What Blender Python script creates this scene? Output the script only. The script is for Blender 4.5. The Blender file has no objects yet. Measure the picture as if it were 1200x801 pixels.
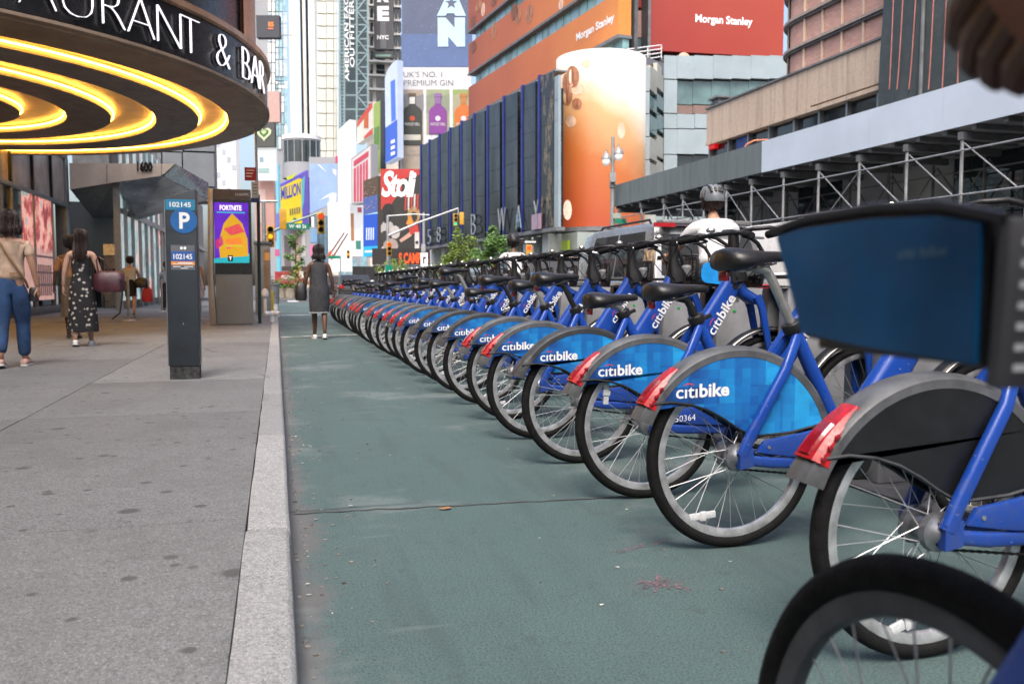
import bpy, bmesh, math, random
from mathutils import Vector, Matrix
S = bpy.context.scene
COL = S.collection
rnd = random.Random(7)
R = math.radians
V = Vector

# ------------------------------------------------------------------ camera
cam_d = bpy.data.cameras.new('camera'); cam = bpy.data.objects.new('camera', cam_d); COL.objects.link(cam)
PITCH, YAW, EYE = R(3.8046), R(15.397), V((0, 0, .92))
cam.location = EYE
cam.rotation_euler = (R(90) - PITCH, 0, -YAW)
cam_d.sensor_width = 36; cam_d.lens = 30
cam_d.clip_start = .05; cam_d.clip_end = 3000
cam_d.dof.use_dof = True; cam_d.dof.focus_distance = 4.2; cam_d.dof.aperture_fstop = 5.0
S.camera = cam

# ------------------------------------------------------------------ world, sun, exposure
SUN_EL, SUN_AZ = R(56), R(204)
w = bpy.data.worlds.new('World'); S.world = w; w.use_nodes = True
nt = w.node_tree; nt.nodes.clear()
sky = nt.nodes.new('ShaderNodeTexSky'); sky.sky_type = 'NISHITA'; sky.sun_disc = False
sky.sun_elevation = SUN_EL; sky.sun_rotation = SUN_AZ
sky.air_density = 1.0; sky.dust_density = 6.0; sky.ozone_density = 1.0
bg = nt.nodes.new('ShaderNodeBackground'); bg.inputs['Strength'].default_value = .15
wo = nt.nodes.new('ShaderNodeOutputWorld')
nt.links.new(sky.outputs[0], bg.inputs[0]); nt.links.new(bg.outputs[0], wo.inputs[0])
sun_d = bpy.data.lights.new('sun', 'SUN'); sun_d.energy = .85; sun_d.angle = R(24); sun_d.color = (1, .98, .95)
sun = bpy.data.objects.new('sun', sun_d); COL.objects.link(sun)
sd = V((math.sin(SUN_AZ) * math.cos(SUN_EL), math.cos(SUN_AZ) * math.cos(SUN_EL), math.sin(SUN_EL)))
sun.rotation_euler = sd.to_track_quat('Z', 'Y').to_euler()
S.view_settings.view_transform = 'Standard'; S.view_settings.look = 'None'
S.view_settings.exposure = 1.25; S.view_settings.gamma = 1
S.cycles.max_bounces = 6; S.cycles.transparent_max_bounces = 8
S.cycles.caustics_reflective = False; S.cycles.caustics_refractive = False

# ------------------------------------------------------------------ materials
def lin(c):
    return tuple(((x / 12.92) if x <= .04045 else ((x + .055) / 1.055) ** 2.4) for x in c)
def h(s):
    return lin(tuple(int(s[i:i + 2], 16) / 255 for i in (0, 2, 4)))
class NT:
    def __init__(s, name):
        s.m = bpy.data.materials.new(name); s.m.use_nodes = True; s.t = s.m.node_tree
        s.b = s.t.nodes['Principled BSDF']; s.tc = None
    def n(s, ty, **kw):
        x = s.t.nodes.new('ShaderNode' + ty)
        for k, v in kw.items(): setattr(x, k, v)
        return x
    def l(s, a, b): s.t.links.new(a, b)
    def co(s):
        if not s.tc: s.tc = s.n('TexCoord').outputs['Object']
        return s.tc
    def mapped(s, sc, loc=(0, 0, 0)):
        m = s.n('Mapping'); m.inputs['Scale'].default_value = sc; m.inputs['Location'].default_value = loc
        s.l(s.co(), m.inputs[0]); return m.outputs[0]
    def noise(s, scale, detail=4, rough=.55, vec=None):
        x = s.n('TexNoise'); x.inputs['Scale'].default_value = scale; x.inputs['Detail'].default_value = detail
        x.inputs['Roughness'].default_value = rough; s.l(vec or s.co(), x.inputs['Vector']); return x.outputs[0]
    def ramp(s, fac, stops, interp='LINEAR'):
        x = s.n('ValToRGB'); x.color_ramp.interpolation = interp; e = x.color_ramp.elements
        while len(e) < len(stops): e.new(.5)
        for i, (p, c) in enumerate(stops):
            e[i].position = p; e[i].color = (*c, 1) if len(c) == 3 else c
        s.l(fac, x.inputs[0]); return x.outputs[0]
    def mix(s, fac, a, b, mode='MIX'):
        x = s.n('Mix', data_type='RGBA', blend_type=mode)
        if isinstance(fac, (int, float)): x.inputs[0].default_value = fac
        else: s.l(fac, x.inputs[0])
        for i, q in ((6, a), (7, b)):
            if isinstance(q, tuple): x.inputs[i].default_value = (*q, 1)
            else: s.l(q, x.inputs[i])
        return x.outputs[2]
    def math(s, op, a, b=0):
        x = s.n('Math', operation=op)
        for i, q in ((0, a), (1, b)):
            if isinstance(q, (int, float)): x.inputs[i].default_value = q
            else: s.l(q, x.inputs[i])
        return x.outputs[0]
    def sep(s, vec=None):
        x = s.n('SeparateXYZ'); s.l(vec or s.co(), x.inputs[0]); return x.outputs
    def bump(s, hgt, strength=.3, dist=.01):
        x = s.n('Bump'); x.inputs['Strength'].default_value = strength; x.inputs['Distance'].default_value = dist
        s.l(hgt, x.inputs['Height']); s.l(x.outputs[0], s.b.inputs['Normal'])
    def base(s, c):
        if isinstance(c, tuple): s.b.inputs['Base Color'].default_value = (*c, 1)
        else: s.l(c, s.b.inputs['Base Color'])
def pm(name, c, rough=.5, metal=0., var=.12, sc=6., bump=0., bsc=60., emit=0., coat=0., rvar=.08):
    """painted / plastic / cloth surface: a colour with noise in tone and gloss"""
    k = NT(name); b = k.b
    nz = k.noise(sc, 5)
    dk = tuple(x * (1 - var * 1.6) for x in c); lt = tuple(min(1, x * (1 + var)) for x in c)
    col = k.ramp(nz, [(.3, dk), (.7, lt)])
    k.base(col); b.inputs['Metallic'].default_value = metal
    k.l(k.ramp(k.noise(sc * 2.3, 3), [(.3, (max(0, rough - rvar),) * 3), (.7, (min(1, rough + rvar),) * 3)]), b.inputs['Roughness'])
    if coat: b.inputs['Coat Weight'].default_value = coat
    if bump: k.bump(k.noise(bsc, 4), bump)
    if emit:
        k.l(col, b.inputs['Emission Color']); b.inputs['Emission Strength'].default_value = emit
    return k.m
_scr = {}
def screen(hexc, e=.55, var=.06, sc=.6):
    """lit LED face"""
    key = (hexc, e)
    if key not in _scr:
        _scr[key] = pm('screen_' + hexc, tuple(x * .45 for x in h(hexc)), .4, var=var, sc=sc, emit=e * .7)
    return _scr[key]
_pr = {}
def ink(hexc, rough=.6):
    key = (hexc, rough)
    if key not in _pr: _pr[key] = pm('print_' + hexc, tuple(x * .6 for x in h(hexc)), rough, var=.06, sc=1.5)
    return _pr[key]

M = {}
M['tyre'] = pm('tyre_rubber', (.008, .008, .0085), .8, var=.35, sc=30, bump=.4, bsc=240); M['tyre'].node_tree.nodes['Principled BSDF'].inputs['Specular IOR Level'].default_value = .22
M['rim'] = pm('rim_alloy', (.62, .63, .65), .36, .7, var=.25, sc=20)
M['spoke'] = pm('spoke_steel', (.5, .51, .53), .5, .7)
M['hub'] = pm('hub_alloy', (.25, .26, .28), .4, .8, sc=40)
M['chrome'] = pm('worn_silver', (.5, .49, .47), .33, .8, sc=25)
M['blue'] = None
M['blue_dk'] = pm('blue_panel', (.004, .075, .2), .35, var=.2, sc=9)
M['black'] = pm('black_plastic', (.009, .009, .01), .45, var=.3, sc=25, bump=.1, bsc=200)
M['saddle'] = pm('black_vinyl', (.012, .012, .013), .38, var=.25, sc=20, bump=.15, bsc=120)
M['guard'] = pm('charcoal_plastic', (.042, .045, .05), .5, var=.25, sc=14, bump=.12, bsc=150)
M['guard_blk'] = pm('gloss_black_plastic', (.008, .009, .011), .36, var=.3, sc=8, bump=.15, bsc=7)
M['guard_gry'] = pm('grey_plastic', (.085, .09, .098), .5, var=.4, sc=9, bump=.1, bsc=140)
M['red_lens'] = pm('red_lens', (.4, .008, .014), .36, var=.3, sc=40, coat=0)
M['red_deep'] = pm('dark_red_lens', (.25, .004, .012), .2, var=.2, sc=40, coat=.5)
M['white'] = pm('white_print', (.78, .79, .8), .5, var=.04)
M['red_print'] = pm('red_print', (.62, .05, .06), .5)
M['clear'] = pm('reflector_plastic', (.62, .64, .66), .2, var=.15, sc=90)
M['dock'] = pm('dock_grey', (.24, .245, .26), .45, .15, var=.14, sc=7)
M['dock_dk'] = pm('dock_dark', (.07, .072, .08), .5, var=.2, sc=8)
M['bronze'] = pm('worn_bronze', (.16, .1, .06), .4, .5, var=.35, sc=12)

def enamel():
    k = NT('blue_enamel'); n = k.noise(9, 5); c = k.mix(n, (.004, .042, .28), (.007, .06, .35))
    z = k.sep()[2]; gr = k.noise(22, 6, .75); low = k.math('MULTIPLY', k.math('SUBTRACT', .75, z), .7)
    c = k.mix(k.ramp(k.math('ADD', k.math('MULTIPLY', gr, .8), low), [(.58, (0,) * 3), (.95, (.55,) * 3)]), c, (.06, .065, .075))
    c = k.mix(k.ramp(k.noise(55, 2, .5, k.mapped((1, 1, 3))), [(.70, (0,) * 3), (.74, (.7,) * 3)]), c, (.2, .24, .32))
    k.base(c); k.l(k.ramp(gr, [(.35, (.25,) * 3), (.75, (.6,) * 3)]), k.b.inputs['Roughness']); k.b.inputs['Coat Weight'].default_value = .15
    k.bump(k.noise(40, 3), .04); return k.m
M['blue'] = enamel()
def sticker():
    k = NT('guard_sticker')
    x = k.sep()
    def cells(s, off):
        v = k.mapped((s, 0, s * 1.0), (off, 0, off * .7)); f = k.n('VectorMath', operation='FLOOR'); k.l(v, f.inputs[0])
        wn = k.n('TexWhiteNoise'); k.l(f.outputs[0], wn.inputs['Vector']); return wn.outputs[0]
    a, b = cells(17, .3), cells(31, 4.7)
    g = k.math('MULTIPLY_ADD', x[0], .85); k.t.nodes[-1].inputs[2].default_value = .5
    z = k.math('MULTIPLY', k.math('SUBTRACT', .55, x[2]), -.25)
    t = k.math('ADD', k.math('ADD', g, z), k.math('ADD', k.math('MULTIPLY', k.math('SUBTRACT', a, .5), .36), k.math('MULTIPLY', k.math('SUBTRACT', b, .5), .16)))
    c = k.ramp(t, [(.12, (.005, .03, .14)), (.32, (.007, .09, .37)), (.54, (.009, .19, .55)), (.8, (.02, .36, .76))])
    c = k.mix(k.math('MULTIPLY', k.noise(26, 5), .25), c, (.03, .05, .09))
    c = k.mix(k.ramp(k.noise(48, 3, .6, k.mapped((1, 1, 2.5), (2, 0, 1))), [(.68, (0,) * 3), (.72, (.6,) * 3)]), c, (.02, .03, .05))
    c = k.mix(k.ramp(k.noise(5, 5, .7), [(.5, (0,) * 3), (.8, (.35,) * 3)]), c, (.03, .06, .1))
    k.base(c); k.b.inputs['Roughness'].default_value = .38
    k.bump(k.noise(90, 3), .05)
    return k.m
M['sticker'] = sticker()

def concrete(name, c, spots=True):
    k = NT(name); co = k.co()
    big = k.noise(.35, 5); fine = k.noise(105, 6, .75); grit = k.noise(230, 2)
    col = k.mix(big, tuple(x * .72 for x in c), tuple(min(1, x * 1.22) for x in c))
    col = k.mix(k.ramp(fine, [(.34, (.85,) * 3), (.58, (0,) * 3)]), col, tuple(x * .3 for x in c))
    med = k.noise(11, 6, .75); col = k.mix(k.ramp(med, [(.5, (0,) * 3), (.7, (.55,) * 3)]), col, tuple(x * .5 for x in c)); col = k.mix(k.ramp(k.noise(24, 5, .8, k.mapped((1, 1, 1), (5, 2, 0))), [(.6, (0,) * 3), (.68, (.7,) * 3)]), col, tuple(x * .28 for x in c))
    col = k.mix(k.ramp(grit, [(.58, (0,) * 3), (.66, (.6,) * 3)]), col, tuple(min(1, x * 2.0) for x in c))
    if spots:
        for s, lim, off in ((3.1, .13, 3.), (5.3, .14, 11.), (1.7, .07, 23.), (8., .16, 31.)):
            vo = k.n('TexVoronoi'); vo.inputs['Scale'].default_value = s
            wob = k.mix(.04, k.mapped((1, 1, 1), (off, off * .3, 0)), k.n('TexNoise').outputs[1]); 
            k.l(wob, vo.inputs['Vector'])
            sp = k.ramp(vo.outputs['Distance'], [(lim * .6, (.8,) * 3), (lim, (0,) * 3)])
            pick = k.ramp(k.sep(vo.outputs['Color'])[0], [(.3, (0,) * 3), (.36, (1,) * 3)])
            col = k.mix(k.math('MULTIPLY', sp, pick), col, tuple(x * .25 for x in c))
        st = k.noise(1.3, 6, .7)
        col = k.mix(k.ramp(st, [(.48, (0,) * 3), (.72, (.55,) * 3)]), col, tuple(x * .5 for x in c))
    vo = k.n('TexVoronoi', feature='DISTANCE_TO_EDGE'); vo.inputs['Scale'].default_value = .42; k.l(k.mix(.1, k.co(), k.n('TexNoise').outputs[1]), vo.inputs['Vector'])
    col = k.mix(k.math('MULTIPLY', k.ramp(vo.outputs['Distance'], [(.0, (1,) * 3), (.006, (0,) * 3)]), k.ramp(k.noise(.6, 2), [(.52, (0,) * 3), (.6, (.8,) * 3)])), col, tuple(x * .25 for x in c))
    oi = k.n('ObjectInfo').outputs['Random']; col = k.mix(1., col, k.ramp(oi, [(0, (.86, .86, .87)), (1, (1.12, 1.11, 1.1))]), 'MULTIPLY')
    k.base(col); k.b.inputs['Roughness'].default_value = .85
    k.bump(k.math('ADD', k.math('MULTIPLY', fine, .6), k.math('MULTIPLY', grit, .5)), .35, .004)
    return k.m
M['walk'] = concrete('sidewalk_concrete', (.185, .189, .19))
M['walk2'] = concrete('sidewalk_concrete_worn', (.205, .209, .21))
M['kerb'] = concrete('kerb_granite', (.32, .325, .325), spots=False)
M['grout'] = pm('joint_grime', (.085, .082, .078), .95, var=.3, sc=12)

def lane():
    k = NT('green_lane_paint'); x = k.sep()
    big = k.noise(.5, 6, .6); mid = k.noise(4, 6, .7); fine = k.noise(150, 5, .75); grit = k.noise(260, 3)
    c = k.mix(big, (.064, .115, .112), (.11, .172, .165))
    c = k.mix(k.ramp(mid, [(.45, (0,) * 3), (.8, (.45,) * 3)]), c, (.07, .1, .105))
    c = k.mix(k.ramp(fine, [(.4, (.8,) * 3), (.56, (0,) * 3)]), c, (.02, .033, .036))
    c = k.mix(k.ramp(grit, [(.62, (0,) * 3), (.72, (.5,) * 3)]), c, (.25, .3, .29))
    # bare asphalt where the paint has worn off along the gutter
    gx = k.math('ADD', x[0], k.math('MULTIPLY', k.math('SUBTRACT', k.noise(1.7, 6, .7), .5), .4))
    gx = k.math('ADD', gx, k.math('MULTIPLY', k.math('SUBTRACT', k.noise(14, 5, .75), .5), .2)); gut = k.ramp(k.math('DIVIDE', gx, .6), [(.13, (1,) * 3), (.24, (0,) * 3)])
    asp = k.mix(fine, (.06, .062, .062), (.16, .163, .162))
    c = k.mix(gut, c, asp)
    pk = k.ramp(k.noise(9, 6, .8), [(.56, (0,) * 3), (.66, (.55,) * 3)]); c = k.mix(pk, c, (.045, .06, .062))
    ty = k.ramp(k.noise(1.3, 4, .6, k.mapped((4.5, .5, 1))), [(.52, (0,) * 3), (.7, (.6,) * 3)]); c = k.mix(ty, c, (.05, .075, .078))
    wn_ = k.ramp(k.noise(.8, 5, .7), [(.54, (0,) * 3), (.66, (.6,) * 3)]); c = k.mix(wn_, c, (.19, .22, .215))
    vo = k.n('TexVoronoi', feature='DISTANCE_TO_EDGE'); vo.inputs['Scale'].default_value = .55; k.l(k.mix(.12, k.co(), k.n('TexNoise').outputs[1]), vo.inputs['Vector'])
    c = k.mix(k.math('MULTIPLY', k.ramp(vo.outputs['Distance'], [(.0, (1,) * 3), (.009, (0,) * 3)]), k.ramp(k.noise(.45, 2), [(.5, (0,) * 3), (.6, (.8,) * 3)])), c, (.02, .028, .03))
    # scuffs
    sc_ = k.noise(1.0, 3, .5, k.mapped((1.2, 7, 1))); 
    c = k.mix(k.ramp(sc_, [(.68, (0,) * 3), (.8, (.35,) * 3)]), c, (.3, .32, .31))
    k.base(c); k.b.inputs['Roughness'].default_value = .8
    k.bump(k.math('ADD', fine, k.math('MULTIPLY', grit, .6)), .3, .004)
    return k.m
M['lane'] = lane()
def asphalt():
    k = NT('asphalt'); f = k.noise(60, 5, .7); b = k.noise(.4, 5)
    k.base(k.mix(f, k.mix(b, (.035, .036, .038), (.07, .07, .072)), (.1, .1, .1))); k.b.inputs['Roughness'].default_value = .85
    k.bump(f, .4, .005); return k.m
M['asphalt'] = asphalt()
M['mark'] = pm('road_marking', (.55, .55, .53), .8, var=.3, sc=5)

def glass(name, c, rough=.06, var=.3, sc=.7, metal=0.):
    k = NT(name); n = k.noise(sc, 4)
    k.base(k.ramp(n, [(.3, tuple(x * (1 - var) for x in c)), (.7, tuple(x * (1 + var) for x in c))]))
    k.b.inputs['Roughness'].default_value = rough; k.b.inputs['Metallic'].default_value = metal
    k.b.inputs['IOR'].default_value = 1.6
    k.bump(k.noise(.9, 2), .02, .05)
    return k.m
M['glass'] = glass('dark_glass', (.025, .035, .04))
M['glass_g'] = glass('green_glass', (.1, .17, .17))
M['glass_b'] = glass('blue_glass', (.26, .44, .5), .2); M['glass_t'] = glass('teal_glass', (.2, .36, .36), .25, .5, .5)
M['glass_pale'] = glass('pale_sky_glass', (.45, .55, .6), .2)
M['glass_car'] = glass('car_glass', (.02, .022, .025), .03)

# ------------------------------------------------------------------ mesh builder
ORG = {}
def root_of(o):
    while o.parent: o = o.parent
    return o
class MB:
    def __init__(s): s.v = []; s.f = []
    def add(s, vs, fs):
        k = len(s.v); s.v += [V(p) for p in vs]; s.f += [tuple(i + k for i in f) for f in fs]; return s
    def box(s, x0, x1, y0, y1, z0, z1):
        return s.add([(x, y, z) for x in (x0, x1) for y in (y0, y1) for z in (z0, z1)],
                     [(0, 1, 3, 2), (4, 6, 7, 5), (0, 4, 5, 1), (2, 3, 7, 6), (0, 2, 6, 4), (1, 5, 7, 3)])
    def obox(s, c, ux, uy, uz):
        c, ux, uy, uz = V(c), V(ux), V(uy), V(uz)
        return s.add([c + a * ux + b * uy + d * uz for a in (-1, 1) for b in (-1, 1) for d in (-1, 1)],
                     [(0, 1, 3, 2), (4, 6, 7, 5), (0, 4, 5, 1), (2, 3, 7, 6), (0, 2, 6, 4), (1, 5, 7, 3)])
    def bar(s, p, q, a, b=None, up=(0, 0, 1)):
        p, q = V(p), V(q); d = (q - p).normalized(); u = d.cross(V(up))
        if u.length < 1e-4: u = V((1, 0, 0)) if abs(d.x) < .9 else V((0, 1, 0))
        u.normalize(); v = u.cross(d)
        return s.obox((p + q) / 2, (q - p) / 2, u * a / 2, v * (b or a) / 2)
    def loft(s, rings, cap=True, closed=False):
        n = len(rings[0]); k = len(s.v)
        for r_ in rings: s.v += [V(p) for p in r_]
        m = len(rings)
        for i in range(m if closed else m - 1):
            for j in range(n):
                a = k + i * n + j; b = k + i * n + (j + 1) % n; c = k + ((i + 1) % m) * n
                s.f.append((a, b, c + (j + 1) % n, c + j))
        if cap and not closed:
            s.f.append(tuple(k + j for j in range(n))[::-1]); s.f.append(tuple(k + (m - 1) * n + j for j in range(n)))
        return s
    def tube(s, pts, r, n=8, cap=True, closed=False):
        pts = [V(p) for p in pts]; m = len(pts)
        rr = r if isinstance(r, (list, tuple)) else [r] * m
        rings = []; u = None
        for i, p in enumerate(pts):
            if closed: t = pts[(i + 1) % m] - pts[i - 1]
            else: t = pts[min(i + 1, m - 1)] - pts[max(i - 1, 0)]
            t.normalize()
            if u is None:
                u = t.cross(V((0, 0, 1)))
                if u.length < .1: u = t.cross(V((0, 1, 0)))
            u = (u - t * u.dot(t)).normalized(); v = t.cross(u)
            rings.append([p + (u * math.cos(2 * math.pi * j / n) + v * math.sin(2 * math.pi * j / n)) * rr[i] for j in range(n)])
        return s.loft(rings, cap, closed)
    def prism(s, pts, ext):
        pts = [V(p) for p in pts]; ext = V(ext); n = len(pts)
        return s.add(pts + [p + ext for p in pts],
                     [tuple(range(n))[::-1], tuple(range(n, 2 * n))] + [(i, (i + 1) % n, n + (i + 1) % n, n + i) for i in range(n)])
    def lathe(s, prof, n=24, c=(0, 0, 0), ax='z', cap=True, a0=0, a1=360):
        c = V(c); rings = []
        full = abs(a1 - a0) >= 360
        m = n if full else n + 1
        for (r_, z) in prof:
            rg = []
            for j in range(m):
                a = R(a0) + R(a1 - a0) * j / n
                q = (r_ * math.cos(a), r_ * math.sin(a), z)
                if ax == 'y': q = (q[0], z, q[1])
                if ax == 'x': q = (z, q[0], q[1])
                rg.append(c + V(q))
            rings.append(rg)
        return s.loft(rings, cap)
    def sphere(s, c, r, n=12, m=8):
        rx, ry, rz = r if isinstance(r, (tuple, list)) else (r, r, r)
        c = V(c); rings = []
        for i in range(1, m):
            a = math.pi * i / m
            rings.append([c + V((rx * math.sin(a) * math.cos(2 * math.pi * j / n), ry * math.sin(a) * math.sin(2 * math.pi * j / n), -rz * math.cos(a))) for j in range(n)])
        return s.loft(rings)
    def mesh(s, name, off=V((0, 0, 0)), bevel=0, smooth=35, fix=True):
        me = bpy.data.meshes.new(name)
        me.from_pydata([tuple(p - off) for p in s.v], [], s.f)
        if fix or bevel:
            bm = bmesh.new(); bm.from_mesh(me)
            if bevel:
                ed = [e for e in bm.edges if len(e.link_faces) == 2 and e.calc_face_angle(0) > .5]
                bmesh.ops.bevel(bm, geom=ed, offset=bevel, segments=2, affect='EDGES', profile=.6, clamp_overlap=True)
            bmesh.ops.recalc_face_normals(bm, faces=bm.faces)
            bm.to_mesh(me); bm.free()
        if smooth:
            me.polygons.foreach_set('use_smooth', [True] * len(me.polygons))
            me.set_sharp_from_angle(angle=R(smooth))
        me.update(); return me
    def build(s, name, m, parent=None, bevel=0, smooth=35, label=None, cat=None, group=None, kind=None, fix=True, origin=None):
        off = V((0, 0, 0))
        if parent: off = ORG.get(root_of(parent), off)
        elif origin is not None: off = V(origin)
        me = s.mesh(name, off, bevel, smooth, fix)
        return place(name, me, m, parent, off if not parent else None, label, cat, group, kind)
def place(name, me, m, parent=None, loc=None, label=None, cat=None, group=None, kind=None):
    me.materials.append(M[m] if isinstance(m, str) else m)
    o = bpy.data.objects.new(name, me); COL.objects.link(o)
    if parent: o.parent = parent
    elif loc is not None: o.location = loc; ORG[o] = V(loc)
    for k, v in (('label', label), ('category', cat), ('group', group), ('kind', kind)):
        if v: o[k] = v
    return o
def thing(name, label, cat, loc=(0, 0, 0), group=None):
    o = bpy.data.objects.new(name, None); COL.objects.link(o); o.location = loc; ORG[o] = V(loc)
    o.empty_display_size = .1
    o['label'] = label; o['category'] = cat
    if group: o['group'] = group
    return o
KIDS = {}
def kids(o):
    return [c for c in ALLKIDS.get(o.name, [])]
ALLKIDS = {}
def index_kids():
    ALLKIDS.clear()
    for o in COL.objects:
        if o.parent: ALLKIDS.setdefault(o.parent.name, []).append(o)
def dup(o, parent=None, skip=()):
    c = o.copy(); COL.objects.link(c); c.parent = parent
    for ch in kids(o):
        if ch.name.split('.')[0] in skip: continue
        dup(ch, c, skip)
    return c

# ------------------------------------------------------------------ lettering
_tc = {}
def text_raw(s, bold=0., shear=0., sp=1., extr=0.):
    key = (s, bold, shear, sp, extr)
    if key in _tc: return _tc[key]
    cu = bpy.data.curves.new('lettering', 'FONT'); cu.body = s; cu.size = 1; cu.offset = bold; cu.shear = shear
    cu.space_character = sp; cu.resolution_u = 3; cu.extrude = extr
    ob = bpy.data.objects.new('lettering', cu)
    me = bpy.data.meshes.new_from_object(ob)
    bpy.data.objects.remove(ob); bpy.data.curves.remove(cu)
    vs = [v.co.copy() for v in me.vertices]; fs = [tuple(p.vertices) for p in me.polygons]
    bpy.data.meshes.remove(me)
    x0 = min(v.x for v in vs); x1 = max(v.x for v in vs); y0 = min(v.y for v in vs); y1 = max(v.y for v in vs)
    _tc[key] = (vs, fs, x0, x1, y0, y1); return _tc[key]
def text_in(s, o, u, v, m, parent, wd=None, ht=None, name='lettering', depth=0., **kw):
    """letters lying in the plane of u, v with their lower left corner at o, fitted to width and height"""
    o, u, v = V(o), V(u).normalized(), V(v).normalized()
    vs, fs, x0, x1, y0, y1 = text_raw(s, extr=.5 if depth else 0., **kw)
    sx = wd / (x1 - x0) if wd else None; sy = ht / (y1 - y0) if ht else None
    sx = sx or sy; sy = sy or sx
    n = u.cross(v)
    b = MB(); b.add([o + u * (p.x - x0) * sx + v * (p.y - y0) * sy + n * (p.z + .5) * depth for p in vs], fs)
    return b.build(name, m, parent, smooth=0, fix=False)

# ------------------------------------------------------------------ sight lines used to survey the far facades
_f = V((math.sin(YAW) * math.cos(PITCH), math.cos(YAW) * math.cos(PITCH), -math.sin(PITCH)))
_r = V((math.cos(YAW), -math.sin(YAW), 0))
_u = _r.cross(_f)
def ray(x, y): return _f + _r * ((x - 600) / 1000) + _u * ((400.5 - y) / 1000)
def on(x, y, X=None, Y=None, Z=None, D=None):
    d = ray(x, y)
    t = X / d.x if X is not None else Y / d.y if Y is not None else (Z - .92) / d.z if Z is not None else D
    return EYE + d * t
class Wall:
    """an upright plane in the world; a along it (to the right), b = height"""
    def __init__(s, o, ang):
        s.o = V((o[0], o[1], 0)); s.u = V((math.cos(R(ang)), math.sin(R(ang)), 0)); s.n = s.u.cross(V((0, 0, 1)))
    def ab(s, px, py):
        d = ray(px, py); t = (s.o - EYE).dot(s.n) / d.dot(s.n); p = EYE + d * t
        return (p - s.o).dot(s.u), p.z
    def p(s, a, b, off=0): return s.o + s.u * a + V((0, 0, b)) + s.n * off
    def px(s, x, y, off=0):
        a, b = s.ab(x, y); return s.p(a, b, off)
    def slab(s, a0, a1, b0, b1, off0, off1, mb=None):
        mb = mb or MB()
        return mb.obox(s.p((a0 + a1) / 2, (b0 + b1) / 2, (off0 + off1) / 2), s.u * (a1 - a0) / 2, s.n * (off1 - off0) / 2, V((0, 0, (b1 - b0) / 2)))
    def pslab(s, x0, y0, x1, y1, off0, off1, mb=None):
        a0, b1 = s.ab(x0, y0); a1, b0 = s.ab(x1, y1); return s.slab(a0, a1, b0, b1, off0, off1, mb)
    def poly(s, pts, off0, off1, mb=None):
        mb = mb or MB(); return mb.prism([s.px(x, y, off0) for x, y in pts], s.n * (off1 - off0))
    def text(s, t, x0, y0, x1, y1, m, parent, off, depth=0., **kw):
        a0, b1 = s.ab(x0, (y0 + y1) / 2); a1, _ = s.ab(x1, (y0 + y1) / 2)
        _, bt = s.ab((x0 + x1) / 2, y0); _, bb = s.ab((x0 + x1) / 2, y1)
        return text_in(t, s.p(a0, bb, off), s.u, (0, 0, 1), m, parent, wd=a1 - a0, ht=bt - bb, depth=depth, **kw)
    def disc(s, x, y, rx, off0, off1, mb=None, n=20, ry=None):
        mb = mb or MB(); a, b = s.ab(x, y); a2, _ = s.ab(x + rx, y); q = abs(a2 - a); _, b2 = s.ab(x, y - (ry or rx)); q2 = abs(b2 - b)
        return mb.prism([s.p(a + q * math.cos(6.2832 * i / n), b + q2 * math.sin(6.2832 * i / n), off0) for i in range(n)], s.n * (off1 - off0))

# ================================================================== THE SETTING
def ribbon(name, pts, wid, z, m, kind='structure', jit=.3, parent=None):
    b = MB(); L, Rr = [], []
    for i, (x, y) in enumerate(pts):
        q, p = V((*pts[max(i - 1, 0)], 0)), V((*pts[min(i + 1, len(pts) - 1)], 0)); d = (p - q).normalized(); n = V((-d.y, d.x, 0))
        k = wid * (1 + rnd.uniform(-jit, jit)); c = V((x, y, z)); L.append(c + n * k / 2); Rr.append(c - n * k / 2)
    for i in range(len(pts) - 1): b.add([L[i], Rr[i], Rr[i + 1], L[i + 1]], [(0, 1, 2, 3)])
    return b.build(name, m, parent, kind=kind, smooth=0)
def wig(x0, y0, x1, y1, n, a):
    return [(x0 + (x1 - x0) * i / n + rnd.uniform(-a, a), y0 + (y1 - y0) * i / n + rnd.uniform(-a, a)) for i in range(n + 1)]
MB().box(-900, 1200, -60, 1600, -.4, -.004).build('ground', 'asphalt', kind='structure')
MB().add([(.0, -3, 0), (3.3, -3, 0), (3.3, 47, 0), (.0, 47, 0)], [(0, 1, 2, 3)]).build('bike_lane', 'lane', kind='structure')
ribbon('road_seam', wig(.05, 3.5, 1.7, 3.38, 40, .01), .012, .0035, M['grout'])
ribbon('road_seam', wig(.05, 15.6, 1.6, 16.1, 12, .03), .12, .0035, M['mark'], jit=.5)
ribbon('road_seam', wig(.05, 15.3, 1.6, 15.75, 12, .03), .05, .0035, M['grout'], jit=.5)
ribbon('road_seam', wig(.05, 27.0, 1.6, 27.3, 8, .05), .35, .0035, M['mark'], jit=.5)
pink = pm('pink_spray_paint', (.24, .13, .15), .8, var=.3, sc=20)
p_ = on(782, 684, Z=0); p2 = on(752, 640, Z=0)
b = MB()
for i in range(420):
    q = i % 3; t = rnd.gauss(0, .5); x = p_.x + t * .11 - q * .02; y = p_.y + (q - 1) * .022 + t * .05 * (q - 1) + rnd.gauss(0, .026); r_ = abs(rnd.gauss(0, .0022)) * max(.2, 1.1 - abs(t) * .7) + .0006
    b.add([(x + r_ * 1.5 * rnd.uniform(.5, 1) * math.cos(a * 1.05), y + r_ * rnd.uniform(.5, 1) * math.sin(a * 1.05), .0035 + i * .000003) for a in range(6)], [tuple(range(6))])
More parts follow.
